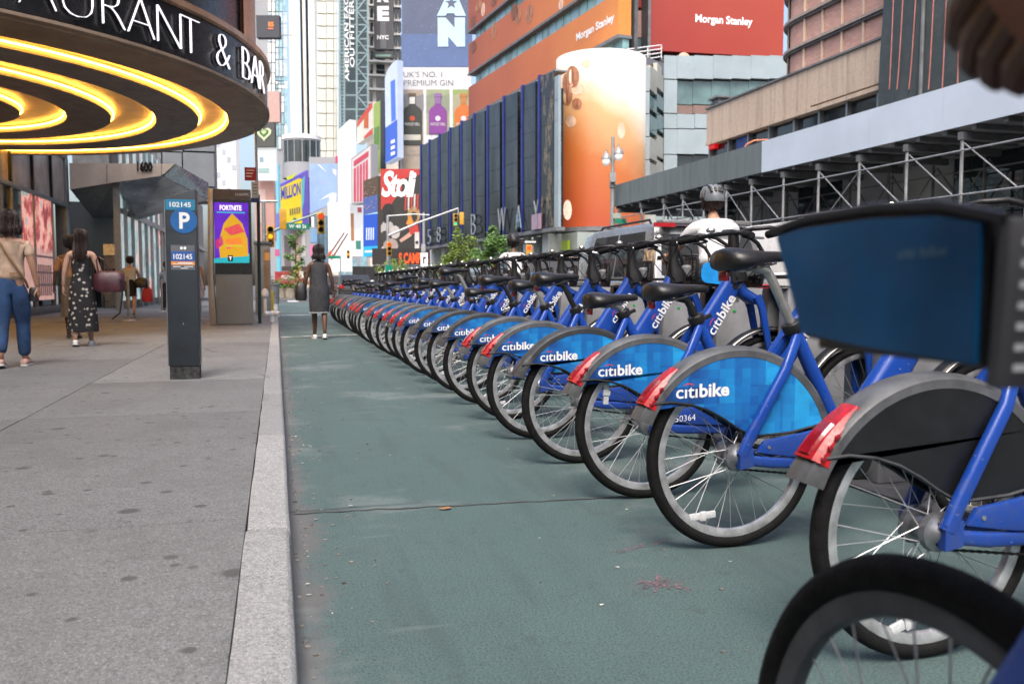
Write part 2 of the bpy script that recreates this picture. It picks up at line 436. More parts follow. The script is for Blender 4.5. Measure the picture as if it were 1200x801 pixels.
for i in range(120):
    t = rnd.random(); x = p2.x + (t - .5) * .26; y = p2.y + (t - .5) * .1 + rnd.gauss(0, .014); r_ = abs(rnd.gauss(0, .0016)) + .0004
    b.add([(x + r_ * 1.5 * math.cos(a * 1.05), y + r_ * math.sin(a * 1.05), .0035 + i * .000003) for a in range(6)], [tuple(range(6))])
b.build('paint_mark', pink, kind='structure', smooth=0)
# sidewalk: grimy bed with separate concrete flags and granite kerb stones
walk = MB().box(-14, -.114, -4, 47, -.05, .1045).build('sidewalk', 'grout', kind='structure')
ys = [-4, -1.9, .55, 3.07, 5.75, 7.72, 10.2, 12.7, 15.2, 17.7, 20.2, 23, 26, 29, 32, 36, 40, 47]
xs = [-.1145, -1.5, -3.1, -4.75, -6.4]
for i in range(len(ys) - 1):
    for j in range(len(xs) - 1):
        g = .004; dz = rnd.uniform(-.0015, .0015)
        MB().box(xs[j + 1] + g, xs[j] - (g if j else .0), ys[i] + g, ys[i + 1] - g, .02, .11 + dz).build('slab', 'walk' if rnd.random() < .75 else 'walk2', walk, bevel=.004)
MB().box(-14, -6.412, -4, 47, .02, .109).build('slab', 'walk', walk)
kerb = MB().box(-.108, .018, -4, 47, -.05, .06).build('kerb', 'grout', kind='structure')
y = -4.
while y < 47:
    L_ = rnd.uniform(1.5, 2.2); dx = rnd.uniform(-.0012, .0012)
    b = MB()
    n = 8; o_ = []
    for i in range(n + 1):
        yy = y + .008 + (L_ - .016) * i / n; k = rnd.uniform(-.003, .003)
        o_.append([(-.112 + dx + k, yy, -.02), (-.112 + dx + k, yy, .108), (.016 + dx + k * .4, yy, .108 + k * .3), (.028 + dx + k * .5, yy, .096), (.036 + dx, yy, -.02)])
    b.loft(o_).build('kerb_stone', 'kerb', kerb, bevel=.004, smooth=50)
    y += L_
# crumbs, gum and grit lying along the gutter
b = MB()
for i in range(420):
    y = 1.2 + 14 * rnd.random() ** 2; x = .045 + abs(rnd.gauss(0, .09)); s_ = rnd.uniform(.002, .006)
    if rnd.random() < .25: x = rnd.uniform(.1, 1.5)
    b.obox((x, y, s_ * .4), (s_, s_ * .3, 0), (-.3 * s_, s_ * .8, 0), (0, 0, s_ * .4))
b.build('grit', pm('grit', (.2, .19, .17), .9, var=.5, sc=30), kind='stuff', smooth=0)
b = MB()
for i in range(110):
    x, y = (rnd.uniform(.15, 1.7) if i % 3 == 0 else .05 + abs(rnd.gauss(0, .12))), rnd.uniform(1.5, 9); s_ = rnd.uniform(.003, .012); a = rnd.uniform(0, 6)
    q = [(x + s_ * rnd.uniform(.6, 1) * math.cos(a + k * 1.26), y + s_ * .6 * rnd.uniform(.6, 1) * math.sin(a + k * 1.26), .004 + rnd.uniform(0, .004)) for k in range(5)]
    b.add(q, [(0, 1, 2, 3, 4)])
b.build('litter_scraps', pm('litter', (.45, .42, .36), .8, var=.5, sc=9), kind='stuff', smooth=0)
# dried leaf in the lane
lf = MB(); c = on(522, 595, Z=.006)
lf.add([c + V((.03 * math.cos(k * 1.05), .018 * math.sin(k * 1.05), .003 * (k % 2))) for k in range(6)], [(0, 1, 2, 3, 4, 5)])
lf.build('fallen_leaf', pm('dry_leaf', (.3, .16, .07), .8), label='small dry brown leaf lying on the green lane', cat='leaf', smooth=0)
# far side of the street: kerb and pavement under the scaffold
far = MB().box(11.4, 60, -6, 36, -.05, .12).build('far_sidewalk', 'walk', kind='structure')
for i in range(8): MB().box(11.2, 11.39, -6 + i * 5.2, -6 + i * 5.2 + 5.19, -.05, .13).build('kerb_stone', 'kerb', far)
# crosswalk bars and the plaza beyond
for i in range(9): MB().box(.6 + i * 1.3, 1.2 + i * 1.3, 49, 53, -.02, .002).build('crosswalk_bar', 'mark', kind='structure')
MB().box(-40, 30, 57, 59, -.02, .004).build('plaza_paving', 'walk2', kind='structure')

# ================================================================== LEFT: ROUND MARQUEE
M['marq_dark'] = pm('marquee_soffit', (.26, .235, .225), .5, .2, var=.15, sc=3)
M['marq_lip'] = pm('bronze_metal', (.34, .25, .18), .5, .35, var=.15, sc=2)
M['copper'] = pm('copper_trim', (.52, .32, .2), .35, .7, var=.15, sc=3)
M['marq_face'] = pm('black_fascia', (.012, .012, .014), .28, var=.2, sc=3)
M['led'] = pm('amber_led', (1., .52, .07), .5, var=.02, emit=13)
M['cove'] = pm('bronze_cove', (.62, .46, .33), .45, .35, var=.12, sc=2)
M['letter_lit'] = pm('lit_letter', (.93, .9, .98), .5, var=.03, emit=.45)
mc = V((-7.1, 17.96, 0)); RR = 6.24
mq = thing('marquee', 'round black restaurant marquee with glowing amber rings in its underside over the sidewalk', 'marquee', (mc.x, mc.y, 4.2))
def ringy(prof, n=96): return MB().lathe(prof + [prof[0]], n, mc, cap=False)
z0 = 4.2
ringy([(RR, z0), (RR, z0 + .16), (RR + .02, z0 + .3), (6.95, z0 + .3), (6.95, z0 + .12), (6.88, z0 + .06)]).build('soffit_lip', 'marq_lip', mq)
ringy([(6.96, z0 + .14), (6.99, z0 + .16), (6.99, z0 + .88), (6.9, z0 + .88), (6.9, z0 + .14)]).build('fascia', 'marq_face', mq)
ringy([(7.0, z0 + .88), (7.06, z0 + .9), (7.06, z0 + .99), (6.6, z0 + .99), (6.6, z0 + .88)]).build('trim', 'copper', mq)
ringy([(7.0, z0 + .08), (7.03, z0 + .09), (7.03, z0 + .135), (6.9, z0 + .135), (6.9, z0 + .08)]).build('trim', 'marq_lip', mq)
ringy([(6.72, z0 + .995), (6.72, 9.5), (6.5, 9.5), (6.5, z0 + .995)]).build('drum', 'marq_face', mq)
b = MB()
for a in (-14, 2): 
    pass
b.lathe([(6.73, z0 + 1.0), (6.79, z0 + 1.0), (6.79, 9.5), (6.73, 9.5), (6.73, z0 + 1.0)], 8, mc, cap=True, a0=-13, a1=3)
b.build('copper_strip', 'copper', mq)
edges = [(1.0, .91), (.782, .652), (.525, .398), (.27, .14)]
for i, (o_, i_) in enumerate(edges):
    ro, ri = o_ * RR, i_ * RR
    ringy([(ro - .005, z0 + .145), (ri + .005, z0 + .145), (ri + .005, z0 + .17), (ro - .005, z0 + .17)]).build('cove_ceiling', 'cove', mq)
    for r_ in (ro - .04, ri + .04):
        ringy([(r_ - .011, z0 + .07), (r_ + .011, z0 + .07), (r_ + .011, z0 + .09), (r_ - .011, z0 + .09)]).build('light_strip', 'led', mq)
    nxt = edges[i + 1][0] * RR if i < 3 else None
    if nxt: ringy([(ri, z0 + .16), (ri, z0), (nxt, z0), (nxt, z0 + .16)]).build('soffit_ring', 'marq_dark', mq)
MB().lathe([(edges[3][1] * RR, z0), (edges[3][1] * RR, z0 + .16)], 48, mc).build('soffit_ring', 'marq_dark', mq)
MB().lathe([(6.7, z0 + .31), (6.7, z0 + .33)], 64, mc).build('soffit_back', 'marq_dark', mq)
def scr(p):
    d = p - EYE; k = d.dot(_f); return 600 + 1000 * d.dot(_r) / k, 400.5 - 1000 * d.dot(_u) / k
def phi_at(px, r_, z):
    lo, hi = -62., 0.
    for _ in range(40):
        m_ = (lo + hi) / 2; a = R(m_)
        if scr(mc + V((r_ * math.cos(a), r_ * math.sin(a), z)))[0] < px: lo = m_
        else: hi = m_
    return lo
p1_, p2_ = phi_at(38, 7.0, 4.7), phi_at(296, 7.0, 4.7)
word = 'RESTAURANT & BAR'; keys = {'U': 89, 'R': 130, 'A': 163, 'N': 196, 'T': 220, '&': 258, 'B': 286}
cent = [None] * 16
for i, px in ((4, 42), (5, 89), (6, 131), (7, 163), (8, 196), (9, 221), (11, 259), (13, 286), (14, 296.5), (15, 304.5)): cent[i] = phi_at(px, 7.02, 4.7)
step = cent[5] - cent[4]
for i in range(3, -1, -1): cent[i] = cent[i + 1] - step * .98
for ch, ph in zip(word, cent):
    if ch == ' ': continue
    a = R(ph); hgt = .51
    vs, fs, x0, x1, y0, y1 = text_raw(ch, bold=-.04, extr=.5)
    sc_ = hgt / (y1 - y0); wch = (x1 - x0) * sc_
    u = V((-math.sin(a), math.cos(a), 0)); n = V((math.cos(a), math.sin(a), 0)); o = mc + n * 7.06 + V((0, 0, z0 + .25)) - u * wch / 2
    b = MB(); b.add([o + u * (p.x - x0) * sc_ + V((0, 0, (p.y - y0) * sc_)) + n * (p.z * .03) for p in vs], fs)
    L_ = b.build('letter', 'letter_lit', mq, smooth=0, fix=False)
    b = MB(); b.add([o + u * (p.x - x0) * sc_ + V((0, 0, (p.y - y0) * sc_)) + n * (-.04 + p.z * .04) for p in vs], fs)
    b.build('letter_side', 'marq_face', L_, smooth=0, fix=False)

# ================================================================== LEFT: SHOP BUILDING
M['stone_grey'] = pm('grey_wall_panel', (.16, .175, .19), .5, .1, var=.08, sc=1.2)
M['stone_dark'] = pm('dark_stone', (.09, .092, .096), .45, var=.2, sc=4)
M['mullion'] = pm('dark_mullion', (.025, .026, .03), .4, .4)
M['alu'] = pm('aluminium', (.26, .27, .28), .4, .6, var=.1)
M['steel'] = pm('stainless_steel', (.62, .54, .47), .45, .3, var=.12, sc=1.5)
M['mirror'] = pm('polished_soffit', (.4, .42, .44), .22, .8, var=.4, sc=1.2)
M['bronze_gl'] = glass('bronze_window', (.38, .3, .26), .25, .4, .9)
W = Wall((-6.4, 0), 90)
sb = thing('shop_building', 'grey corner building with tall shop windows behind the marquee', 'building', (-9, 30, 0))
W.slab(-45, 30.36, 0, 15, -9, -1.3).build('wall', 'stone_dark', sb)
W.slab(-45, 9.99, .11, 15, -1.29, -.01).build('wall', 'stone_grey', sb)
W.slab(10, 23.6, 0.11, 4.9, -1.28, 0).build('pillar', 'stone_grey', sb)
W.slab(23.6, 30.36, .11, .32, -.5, .12).build('stone_base', 'stone_dark', sb, bevel=.02)
W.slab(10, 30.36, 3.38, 3.5, -.1, .06).build('transom', 'alu', sb, bevel=.01)
W.slab(10, 30.36, 4.9, 5.1, -.6, .04).build('transom', 'alu', sb, bevel=.01)
W.slab(10, 30.36, 5.1, 15, -1.2, 0).build('upper_wall', 'stone_grey', sb)
yy = [22.2, 24.2, 26.23, 28.26, 30.3]
for i in range(4):
    W.slab(yy[i] + .04, yy[i + 1] - .04, 3.5, 4.9, -.05, -.02).build('window_pane', 'bronze_gl', sb)
for y_ in yy[1:]: W.slab(y_ - .05, y_ + .05, 3.5, 4.9, -.08, .05).build('mullion', 'mullion', sb)
W.slab(23.6, 30.36, .32, 4.9, -1.29, -1.2).build('shop_back', 'marq_face', sb)
for a0, a1 in ((24.25, 26.18), (26.28, 28.2)):
    W.slab(a0, a1, .5, 3.38, -.04, -.02).build('window_pane', 'glass', sb)
for y_ in (24.2, 26.23, 28.26): W.slab(y_ - .05, y_ + .05, .32, 3.38, -.08, .04).build('mullion', 'alu', sb, bevel=.01)
W.slab(28.32, 30.0, .32, 3.38, -.5, -.35).build('recess_panel', 'stone_grey', sb)
W.slab(30.0, 30.36, .32, 4.9, -.3, .05).build('pillar', 'alu', sb, bevel=.02)
# things on show in the window: warm red and neon shapes
def deco():
    k = NT('window_display'); n = k.noise(1.6, 5, .6); n2 = k.noise(5, 3)
    z = k.sep()[2]
    c = k.ramp(n, [(.3, (.02, .02, .03)), (.45, (.3, .05, .05)), (.55, (.62, .3, .24)), (.63, (.12, .25, .26)), (.72, (.75, .55, .3))])
    c2 = k.mix(n2, (.28, .13, .11), (.45, .28, .25))
    c = k.mix(k.ramp(k.math('MULTIPLY', z, .4), [(.72, (0,) * 3), (.8, (1,) * 3)]), c2, c)
    k.base(c); k.l(c, k.b.inputs['Emission Color']); k.b.inputs['Emission Strength'].default_value = .55
    return k.m
M['deco'] = deco()
W.slab(25.2, 26.18, .5, 3.38, -.015, .0).build('window_poster', 'deco', sb)
W.slab(26.28, 28.2, .5, 3.38, -.015, .0).build('window_poster', 'deco', sb)
b = MB()
for i in range(7): b.box(-6.395, -6.385, 26.5 + i * .22, 26.62 + i * .22, .62, 1.5)
for zz in (.9, 1.25, 1.7): b.box(-6.397, -6.387, 26.3, 28.18, zz, zz + .06)
b.build('display_stack', pm('pale_pink_print', (.42, .27, .25), .6), sb)

# entrance canopy with its number
cn = thing('entrance_canopy', 'stainless steel entrance canopy numbered 1600 jutting from the grey building', 'canopy', (-5, 30, 3.3))
Yc = 30.0
P = lambda px, py: on(px, py, Y=Yc)
A, B_, Cc, D_, E_ = P(81, 191), P(205, 192), P(189, 206), P(131, 214), P(82, 222)
back = V((0, 3.4, 0))
MB().prism([A, B_, Cc, D_, E_], (0, .06, 0)).build('front_panel', 'steel', cn)
MB().loft([[B_ + V((0, .07, 0)), B_ + V((.75, 3.4, -.2)), B_ + V((.75, 3.4, -.8)), Cc + V((0.05, .07, 0))], [B_ + V((.03, .07, 0)), B_ + V((.78, 3.4, -.2)), B_ + V((.78, 3.4, -.8)), Cc + V((.08, .07, 0))]]).build('side_panel', pm('pale_reflection_steel', (.7, .68, .74), .25, .8, sc=2), cn)  # whitish reflection on this side put into a paler steel colour
q1, q2 = Cc + V((.04, .065, 0)), B_ + V((.74, 3.4, -.82))
l1, l2 = E_ + V((0, .065, 0)), V((A.x, Yc + 3.4, 3.3)); mid = V((-4.7, Yc + 3.4, 3.28)); dm = D_ + V((0, .065, 0))
up = V((0, 0, .05))
b = MB(); b.add([q1, q2, mid, dm, q1 + up, q2 + up, mid + up, dm + up], [(0, 1, 2, 3), (4, 5, 6, 7), (0, 1, 5, 4), (1, 2, 6, 5), (2, 3, 7, 6), (3, 0, 4, 7)]); b.build('soffit_panel', 'mirror', cn, smooth=0)
b = MB(); b.add([dm, mid, l2, l1, dm + up, mid + up, l2 + up, l1 + up], [(0, 1, 2, 3), (4, 5, 6, 7), (0, 1, 5, 4), (1, 2, 6, 5), (2, 3, 7, 6), (3, 0, 4, 7)]); b.build('soffit_panel', 'stone_dark', cn, smooth=0)
b = MB(); b.add([A + V((0, .07, -.01)), B_ + V((0, .07, -.01)), B_ + V((.75, 3.4, -.21)), A + V((0, 3.4, -.21))], [(0, 1, 2, 3)]); b.build('roof_panel', 'steel', cn, smooth=0)
for px in (125, 189):
    MB().prism([P(px, 192.5) - V((0, .004, 0)), P(px + .6, 192.5) - V((0, .004, 0)), P(px + .6, 206 if px > 150 else 214) - V((0, .004, 0)), P(px, 206 if px > 150 else 214) - V((0, .004, 0))], (0, .003, 0)).build('panel_joint', 'mullion', cn)
o = P(161, 201); text_in('1600', o - V((0, .03, 0)), (1, 0, 0), (0, 0, 1), 'marq_face', cn, wd=P(179, 201).x - o.x, ht=.32, depth=.025, bold=.035)

# recessed lobby below and behind the canopy
lb = thing('lobby_entrance', 'dark lobby entrance with glass door and reflecting steel panel under the canopy', 'entrance', (-5.4, 33.4, 0))
Wl = Wall((0, 33.4), 0)
Wl.pslab(80, 236, 145, 300, -.4, 0).build('lintel', 'stone_grey', lb)
Wl.pslab(84, 240, 121, 371, -.5, -.4).build('door_back', 'marq_face', lb)
for x0, x1 in ((97, 106), (108, 117)):
    f = Wl.pslab(x0, 276, x1, 368, -.38, -.3).build('door', 'glass', lb)
    Wl.pslab(x0 - .7, 274, x0, 369, -.38, -.26).build('frame', 'alu', f); Wl.pslab(x1, 274, x1 + .7, 369, -.38, -.26).build('frame', 'alu', f)
Wl.pslab(84, 300, 96, 370, -.38, 0).build('pillar', 'stone_grey', lb)
st = Wl.pslab(121, 300, 145, 368, -.38, .02).build('steel_panel', pm('lobby_steel', (.33, .3, .27), .3, .8, sc=2), lb)
Wl.pslab(121, 286, 145, 299, .0, .03).build('reflection_patch', pm('painted_amber_reflection', (.5, .3, .13), .3, .6, emit=.25), lb)  # amber reflection on the steel put in as a faintly glowing patch
Wl.text('600', 122, 314, 136, 328, 'marq_face', st, .025, bold=.05)
# long glazed front beyond, running with the street
gf = thing('shopfront', 'glass shopfront with pale mullions beyond the canopy', 'shopfront', (-4.6, 46, 0))
W2 = Wall((-4.75, 0), 90)
def painted_street():
    k = NT('painted_street_reflection'); n = k.noise(.9, 5, .65, k.mapped((1, 1.4, .5)))  # reflected street colours painted into the panes, with a slight glow
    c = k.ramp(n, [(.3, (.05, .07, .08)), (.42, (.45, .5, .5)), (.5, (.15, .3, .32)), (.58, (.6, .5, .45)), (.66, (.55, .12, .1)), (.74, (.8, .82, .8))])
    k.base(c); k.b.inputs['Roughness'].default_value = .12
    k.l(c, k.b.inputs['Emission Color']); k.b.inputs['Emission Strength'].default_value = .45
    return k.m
M['painted_street'] = painted_street()
W2.slab(33.9, 66, .11, 6.6, -1, -.3).build('wall', 'stone_dark', gf)
ya = [W2.ab(x, 300)[0] for x in (146, 154, 162, 170, 177, 183, 189, 194)]
for i in range(len(ya) - 1):
    W2.slab(ya[i] + .1, ya[i + 1] - .1, 3.5, 6.4, -.25, -.2).build('window_pane', 'painted_street', gf)
    W2.slab(ya[i] + .1, ya[i + 1] - .1, .4, 3.3, -.25, -.2).build('window_pane', 'painted_street', gf)
for q in ya: W2.slab(q - .1, q + .1, .11, 6.5, -.28, -.1).build('mullion', 'alu', gf)
W2.slab(33.9, 66, 3.3, 3.5, -.27, -.08).build('transom', 'alu', gf)
W2.slab(52, 56, .11, 3.3, -.18, -.02).build('pillar', 'stone_grey', gf)
# grey panelled wall above it
gw = thing('panel_building', 'blue grey metal panelled wall rising behind the steel canopy', 'building', (-5, 48, 6))
W3 = Wall((0, 47.5), 0)
x0s = (84, 142, 160, 172, 190, 214, 251.5)
for i in range(6):
    for j, (ya_, yb_) in enumerate(((60, 120), (120, 178), (178, 219), (219, 236))):
        if i < 3 and j == 3: continue
        W3.pslab(x0s[i] + .25, ya_ + .3, x0s[i + 1] - .25, yb_ - .3, -.5, rnd.uniform(-.01, .01)).build('panel', M['stone_grey'] if i else M['stone_dark'], gw)
W3.pslab(80, 55, 251, 234, -3, -.52).build('wall', 'mullion', gw)
for x in (150, 156, 165, 168, 175, 181): W3.pslab(x, 176, x + .8, 219, 0, .15).build('fin', 'mullion', gw)

# ------------------------------------------------------------------ parking pay station
M['meter'] = pm('slate_metal', (.034, .043, .052), .42, .3, var=.14, sc=5, bump=.03, bsc=80)
mt = thing('parking_meter', 'slate grey parking pay station with blue P sign standing on the sidewalk', 'parking meter', (-.775, 7.9, .11))
mo = V((-.775, 7.9, .11)); hw, dp = .125, .11
b = MB(); b.prism([mo + V((-hw, -dp, .115)), mo + V((hw, -dp, .115)), mo + V((hw, -dp, 1.63)), mo + V((-hw, -dp, 1.55))], (0, 2 * dp, 0)); b.build('cabinet', 'meter', mt, bevel=.012)
b = MB(); b.prism([mo + V((-hw - .012, -dp + .05, .115)), mo + V((-hw - .001, -dp + .05, .115)), mo + V((-hw - .001, -dp + .05, 1.54)), mo + V((-hw - .012, -dp + .05, 1.53))], (0, .12, 0)); b.build('side_rail', 'alu', mt, bevel=.003)
MB().box(mo.x - hw + .006, mo.x + hw - .006, mo.y - dp + .008, mo.y + dp - .008, mo.z, mo.z + .114).build('base', pm('scuffed_base', (.03, .03, .032), .8, var=1., sc=26), mt)
Wm = Wall((0, mo.y - dp), 0)
sg = Wm.slab(mo.x - .118, mo.x + .118, 1.555, 1.645, .001, .004).build('number_band', pm('band_blue', (.02, .2, .36), .4), mt)
text_in('102145', Wm.p(mo.x - .085, 1.58, .005), Wm.u, (0, 0, 1), 'white', sg, wd=.17, ht=.042, bold=.02)
c_ = Wm.ab(215.5, 258.5)
pd = MB().prism([Wm.p(c_[0] + .108 * math.cos(k * .1963), c_[1] + .108 * math.sin(k * .1963), .001) for k in range(32)], Wm.n * .004).build('parking_sign', pm('sign_blue', (.012, .12, .36), .4), mt)
text_in('P', Wm.p(c_[0] - .037, c_[1] - .07, .006), Wm.u, (0, 0, 1), 'white', pd, wd=.085, ht=.14, bold=.03)
Wm.slab(mo.x - .085, mo.x + .105, 1.05, 1.26, .001, .003).build('sticker', pm('grey_label', (.11, .12, .14), .5), mt)
s2 = Wm.slab(mo.x - .085, mo.x + .105, 1.125, 1.205, .0035, .005).build('sticker', pm('label_blue', (.02, .09, .33), .5), mt)
text_in('102145', Wm.p(mo.x - .065, 1.14, .0055), Wm.u, (0, 0, 1), 'white', s2, wd=.15, ht=.045, bold=.02)
s3 = Wm.slab(mo.x - .085, mo.x + .105, 1.09, 1.122, .0035, .005).build('sticker', pm('label_orange', (.7, .25, .06), .5), mt)
b = MB()
for zz, xa, xb in ((1.108, -.03, .085), (1.098, -.07, .09), (1.075, -.07, -.01), (1.075, .02, .09), (1.06, -.01, .05)): b.add([Wm.p(mo.x + xa, zz, .0062), Wm.p(mo.x + xb, zz, .0062), Wm.p(mo.x + xb, zz + .006, .0062), Wm.p(mo.x + xa, zz + .006, .0062)], [(0, 1, 2, 3)])
for xx in (-.0, .028): b.add([Wm.p(mo.x + xx + .012 * math.cos(k * .63), 1.235 + .014 * math.sin(k * .63), .004) for k in range(10)], [tuple(range(10))])
b.build('small_print', 'white', mt, smooth=0)
Wm.slab(mo.x - .004, mo.x + .004, .58, .6, .0, .006).build('lock', 'alu', mt)

# ------------------------------------------------------------------ link kiosk
M['kiosk'] = pm('kiosk_grey', (.23, .225, .215), .4, .3, var=.06, sc=2)
M['kiosk_tan'] = pm('kiosk_champagne', (.36, .3, .25), .35, .5, var=.08, sc=2)
kk = thing('link_kiosk', 'tall grey public wifi kiosk with a bright purple advertising screen', 'kiosk', (-.87, 18.3, .11))
Wk = Wall((0, 18.12), 0)
a0, bt = Wk.ab(250, 221); a1, _ = Wk.ab(293.5, 221); bz = .11
Wk.slab(a0, a1, bz + .02, bt, -.3, -.012).build('body', 'kiosk', kk, bevel=.015)
_, b1_ = Wk.ab(270, 234); _, b2_ = Wk.ab(270, 321); _, b3_ = Wk.ab(270, 237)
Wk.slab(a0, a1, b1_, bt, -.012, .0).build('header', pm('header_bronze', (.1, .075, .06), .4, .4), kk)
Wk.text('LinkNYC', 276, 226.2, 292, 229.3, 'white', kk, .003, bold=.01)
Wk.slab(a0, a1, b2_, b1_ - .003, -.012, .002).build('bezel', 'marq_face', kk)
sc_ = Wk.pslab(250.7, 237, 292.3, 308, .003, .006).build('screen', None or screen('6a22d8', 1.0, .25, 2.), kk)
Wk.poly([(250.7, 308), (292.3, 308), (292.3, 297), (250.7, 303)], .0065, .007).build('screen_art', screen('25c4d4', .9), sc_)
for pts, c in (([(262, 262), (272, 250), (284, 262), (290, 280), (291, 300), (258, 302), (256, 284)], 'f2b81c'), ([(262, 268), (280, 262), (287, 272), (270, 276)], 'f0286a'), ([(264, 280), (283, 278), (285, 288), (266, 292)], 'ff5a90'), ([(252, 282), (260, 276), (262, 286), (254, 292)], 'd22a8c')):
    Wk.poly(pts, .0072 + .0004 * rnd.random(), .0078).build('screen_art', screen(c, .9), sc_)
Wk.text('FORTNITE', 257.5, 240.5, 283, 246.5, M['letter_lit'], sc_, .0085, bold=.03)
Wk.pslab(254, 248, 287, 250, .008, .0085).build('screen_art', screen('27d3e8', 1.), sc_)
Wk.pslab(263, 286.5, 284, 289.5, .008, .0086).build('screen_art', screen('e6d034', .9), sc_)
Wk.pslab(267, 299, 273, 306, .008, .0086).build('screen_art', ink('101014'), sc_)
Wk.text('T', 268.3, 300.5, 271.8, 304.6, 'letter_lit', sc_, .009, bold=.03)
tl = [on(243.5, 221, Y=18.1), on(249.6, 221, Y=18.1), on(249.6, 320, Y=18.1), on(254, 380.5, Y=18.1), on(246, 380.5, Y=18.1), on(243, 326, Y=18.1)]
MB().prism(tl, (0, .3, 0)).build('side_fin', 'kiosk_tan', kk, bevel=.012)
MB().box(a0 - .1, a1 + .1, 17.95, 18.6, .105, .118).build('base_plate', 'walk2', kk)
for zz in (.4, .8): Wk.slab(a0 + .02, a1 - .02, zz + .45, zz + .452, -.0125, -.0118).build('panel_joint', 'marq_lip', kk)

# ================================================================== BIKES
HUB = .325
def polar(r_, deg, y=0, c=(0, HUB)): return V((c[0] + r_ * math.cos(R(deg)), y, c[1] + r_ * math.sin(R(deg))))
def wheel(parent, name, cx):
    c = V((cx, 0, HUB))
    rim = MB()
    prof = [(.287, -.013), (.287, .013), (.278, .014), (.262, .010), (.258, 0), (.262, -.010), (.278, -.014)]
    rim.lathe([(a, z) for a, z in prof] + [prof[0]], 56, c, 'y', cap=False)
    wr = rim.build(name, 'rim', parent, smooth=50)
    t = MB(); pr = [(.304 + .021 * math.cos(a), .0215 * math.sin(a)) for a in [2 * math.pi * i / 12 for i in range(12)]]
    t.lathe(pr + [pr[0]], 64, c, 'y', cap=False); t.build('tyre', 'tyre', wr, smooth=60)
    s_ = MB()
    for i in range(32):
        sd_ = 1 if i % 2 else -1; a = 360 / 32 * i; off = 62 * (1 if (i // 2) % 2 else -1)
        p = c + V((.034 * math.cos(R(a + off)), sd_ * .032, .034 * math.sin(R(a + off)))); q = c + V((.26 * math.cos(R(a)), 0, .26 * math.sin(R(a))))
        s_.tube([p, q], .0014, 4, cap=False)
    s_.build('spokes', 'spoke', wr, kind=None, smooth=80)
    hb = MB()
    if cx == 0: hb.lathe([(.008, -.07), (.03, -.05), (.047, -.046), (.05, -.03), (.034, -.026), (.03, .024), (.045, .028), (.05, .04), (.03, .05), (.008, .07)], 20, c, 'y')
    else: hb.lathe([(.008, -.055), (.032, -.04), (.04, -.036), (.04, -.028), (.024, -.02), (.024, .02), (.04, .028), (.04, .036), (.032, .04), (.008, .055)], 16, c, 'y')
    hb.build('hub', 'hub', wr)
    rf = MB(); rc = c + V((-.115 if cx == 0 else .05, -.006, -.205))
    rf.obox(rc, (.05, 0, .004), (0, .006, 0), (-.001, 0, .012)); rf.obox(rc + V((0, -.005, 0)), (.012, 0, 0), (0, .005, 0), (0, 0, .017)); rf.build('reflector', 'clear', wr, bevel=.004)
    return wr
def rrect(c, u, v, a, b, k=.35, n=3):
    """rounded rectangle ring"""
    c, u, v = V(c), V(u).normalized(), V(v).normalized(); out = []
    r_ = k * min(a, b) * 2
    for sx, sy, a0 in ((1, 1, 0), (-1, 1, 90), (-1, -1, 180), (1, -1, 270)):
        for i in range(n + 1):
            t = R(a0 + 90 * i / n); out.append(c + u * (sx * (a - r_) + r_ * math.cos(t)) + v * (sy * (b - r_) + r_ * math.sin(t)))
    return out
def arc_red(o, u, v, s_, parent):
    b = MB(); n = 9; A1, A2 = [], []
    for i in range(n + 1):
        a = R(150 - 120 * i / n); k = .14 + .86 * math.sin(math.pi * i / n)
        A1.append(o + u * s_ * math.cos(a) + v * s_ * .62 * math.sin(a)); A2.append(o + u * s_ * math.cos(a) * .97 + v * (s_ * .62 * math.sin(a) - s_ * .17 * k))
    for i in range(n): b.add([A1[i], A2[i], A2[i + 1], A1[i + 1]], [(0, 1, 2, 3)])
    return b.build('logo_arc', 'red_print', parent, smooth=0)
def brand(o, u, v, wd, parent):
    """the two word lettering with the red arc over the first word"""
    o, u, v = V(o), V(u).normalized(), V(v).normalized()
    t1 = text_in('cıtı', o, u, v, 'white', parent, wd=wd * .40, ht=wd * .185, bold=.012)
    text_in('bike', o + u * wd * .435, u, v, 'white', parent, wd=wd * .565, ht=wd * .235, bold=.03)
    arc_red(o + u * wd * .235 + v * wd * .175, u, v, wd * .125, parent)

bike0 = thing('share_bike', 'docked blue share bike', 'bicycle')
wheel(bike0, 'rear_wheel', 0); wheel(bike0, 'front_wheel', 1.1)
# rear guard
g = MB(); rings = []
for i in range(37):
    a = 159 - (159 - 15) * i / 36; t = min(1, i / 5); e = .386 + (.018 * (1 - t)); w_ = .046
    yy_ = [(.350, -w_), (.372, -w_ * 1.02), (e - .004, -w_ * .8), (e, -w_ * .4), (e, w_ * .4), (e - .004, w_ * .8), (.372, w_ * 1.02), (.350, w_), (.350, w_ * .86), (.376, w_ * .7), (.376, -w_ * .7), (.350, -w_ * .86)]
    rings.append([polar(r_, a, y_) for r_, y_ in yy_])
gd = g.loft(rings).build('rear_guard', 'guard_gry', bike0, smooth=40)
low = [(-.335, .522), (-.26, .527), (-.187, .517), (-.12, .495), (-.06, .463), (-.01, .43), (.03, .408), (.08, .398), (.2, .404), (.335, .43)]
for sy in (-1, 1):
    b = MB(); pts = [polar(.357, a, sy * .0445) for a in range(18, 152, 4)] + [V((x, sy * .0445, z)) for x, z in low]
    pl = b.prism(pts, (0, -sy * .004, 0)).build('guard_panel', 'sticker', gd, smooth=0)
    b = MB(); b.tube([V((x, sy * .0445, z)) for x, z in low], .005, 6); b.build('guard_trim', 'black', gd, smooth=60)
brand(V((-.24, -.0452, .538)), (1, 0, .02), (0, 0, 1), .2, gd)
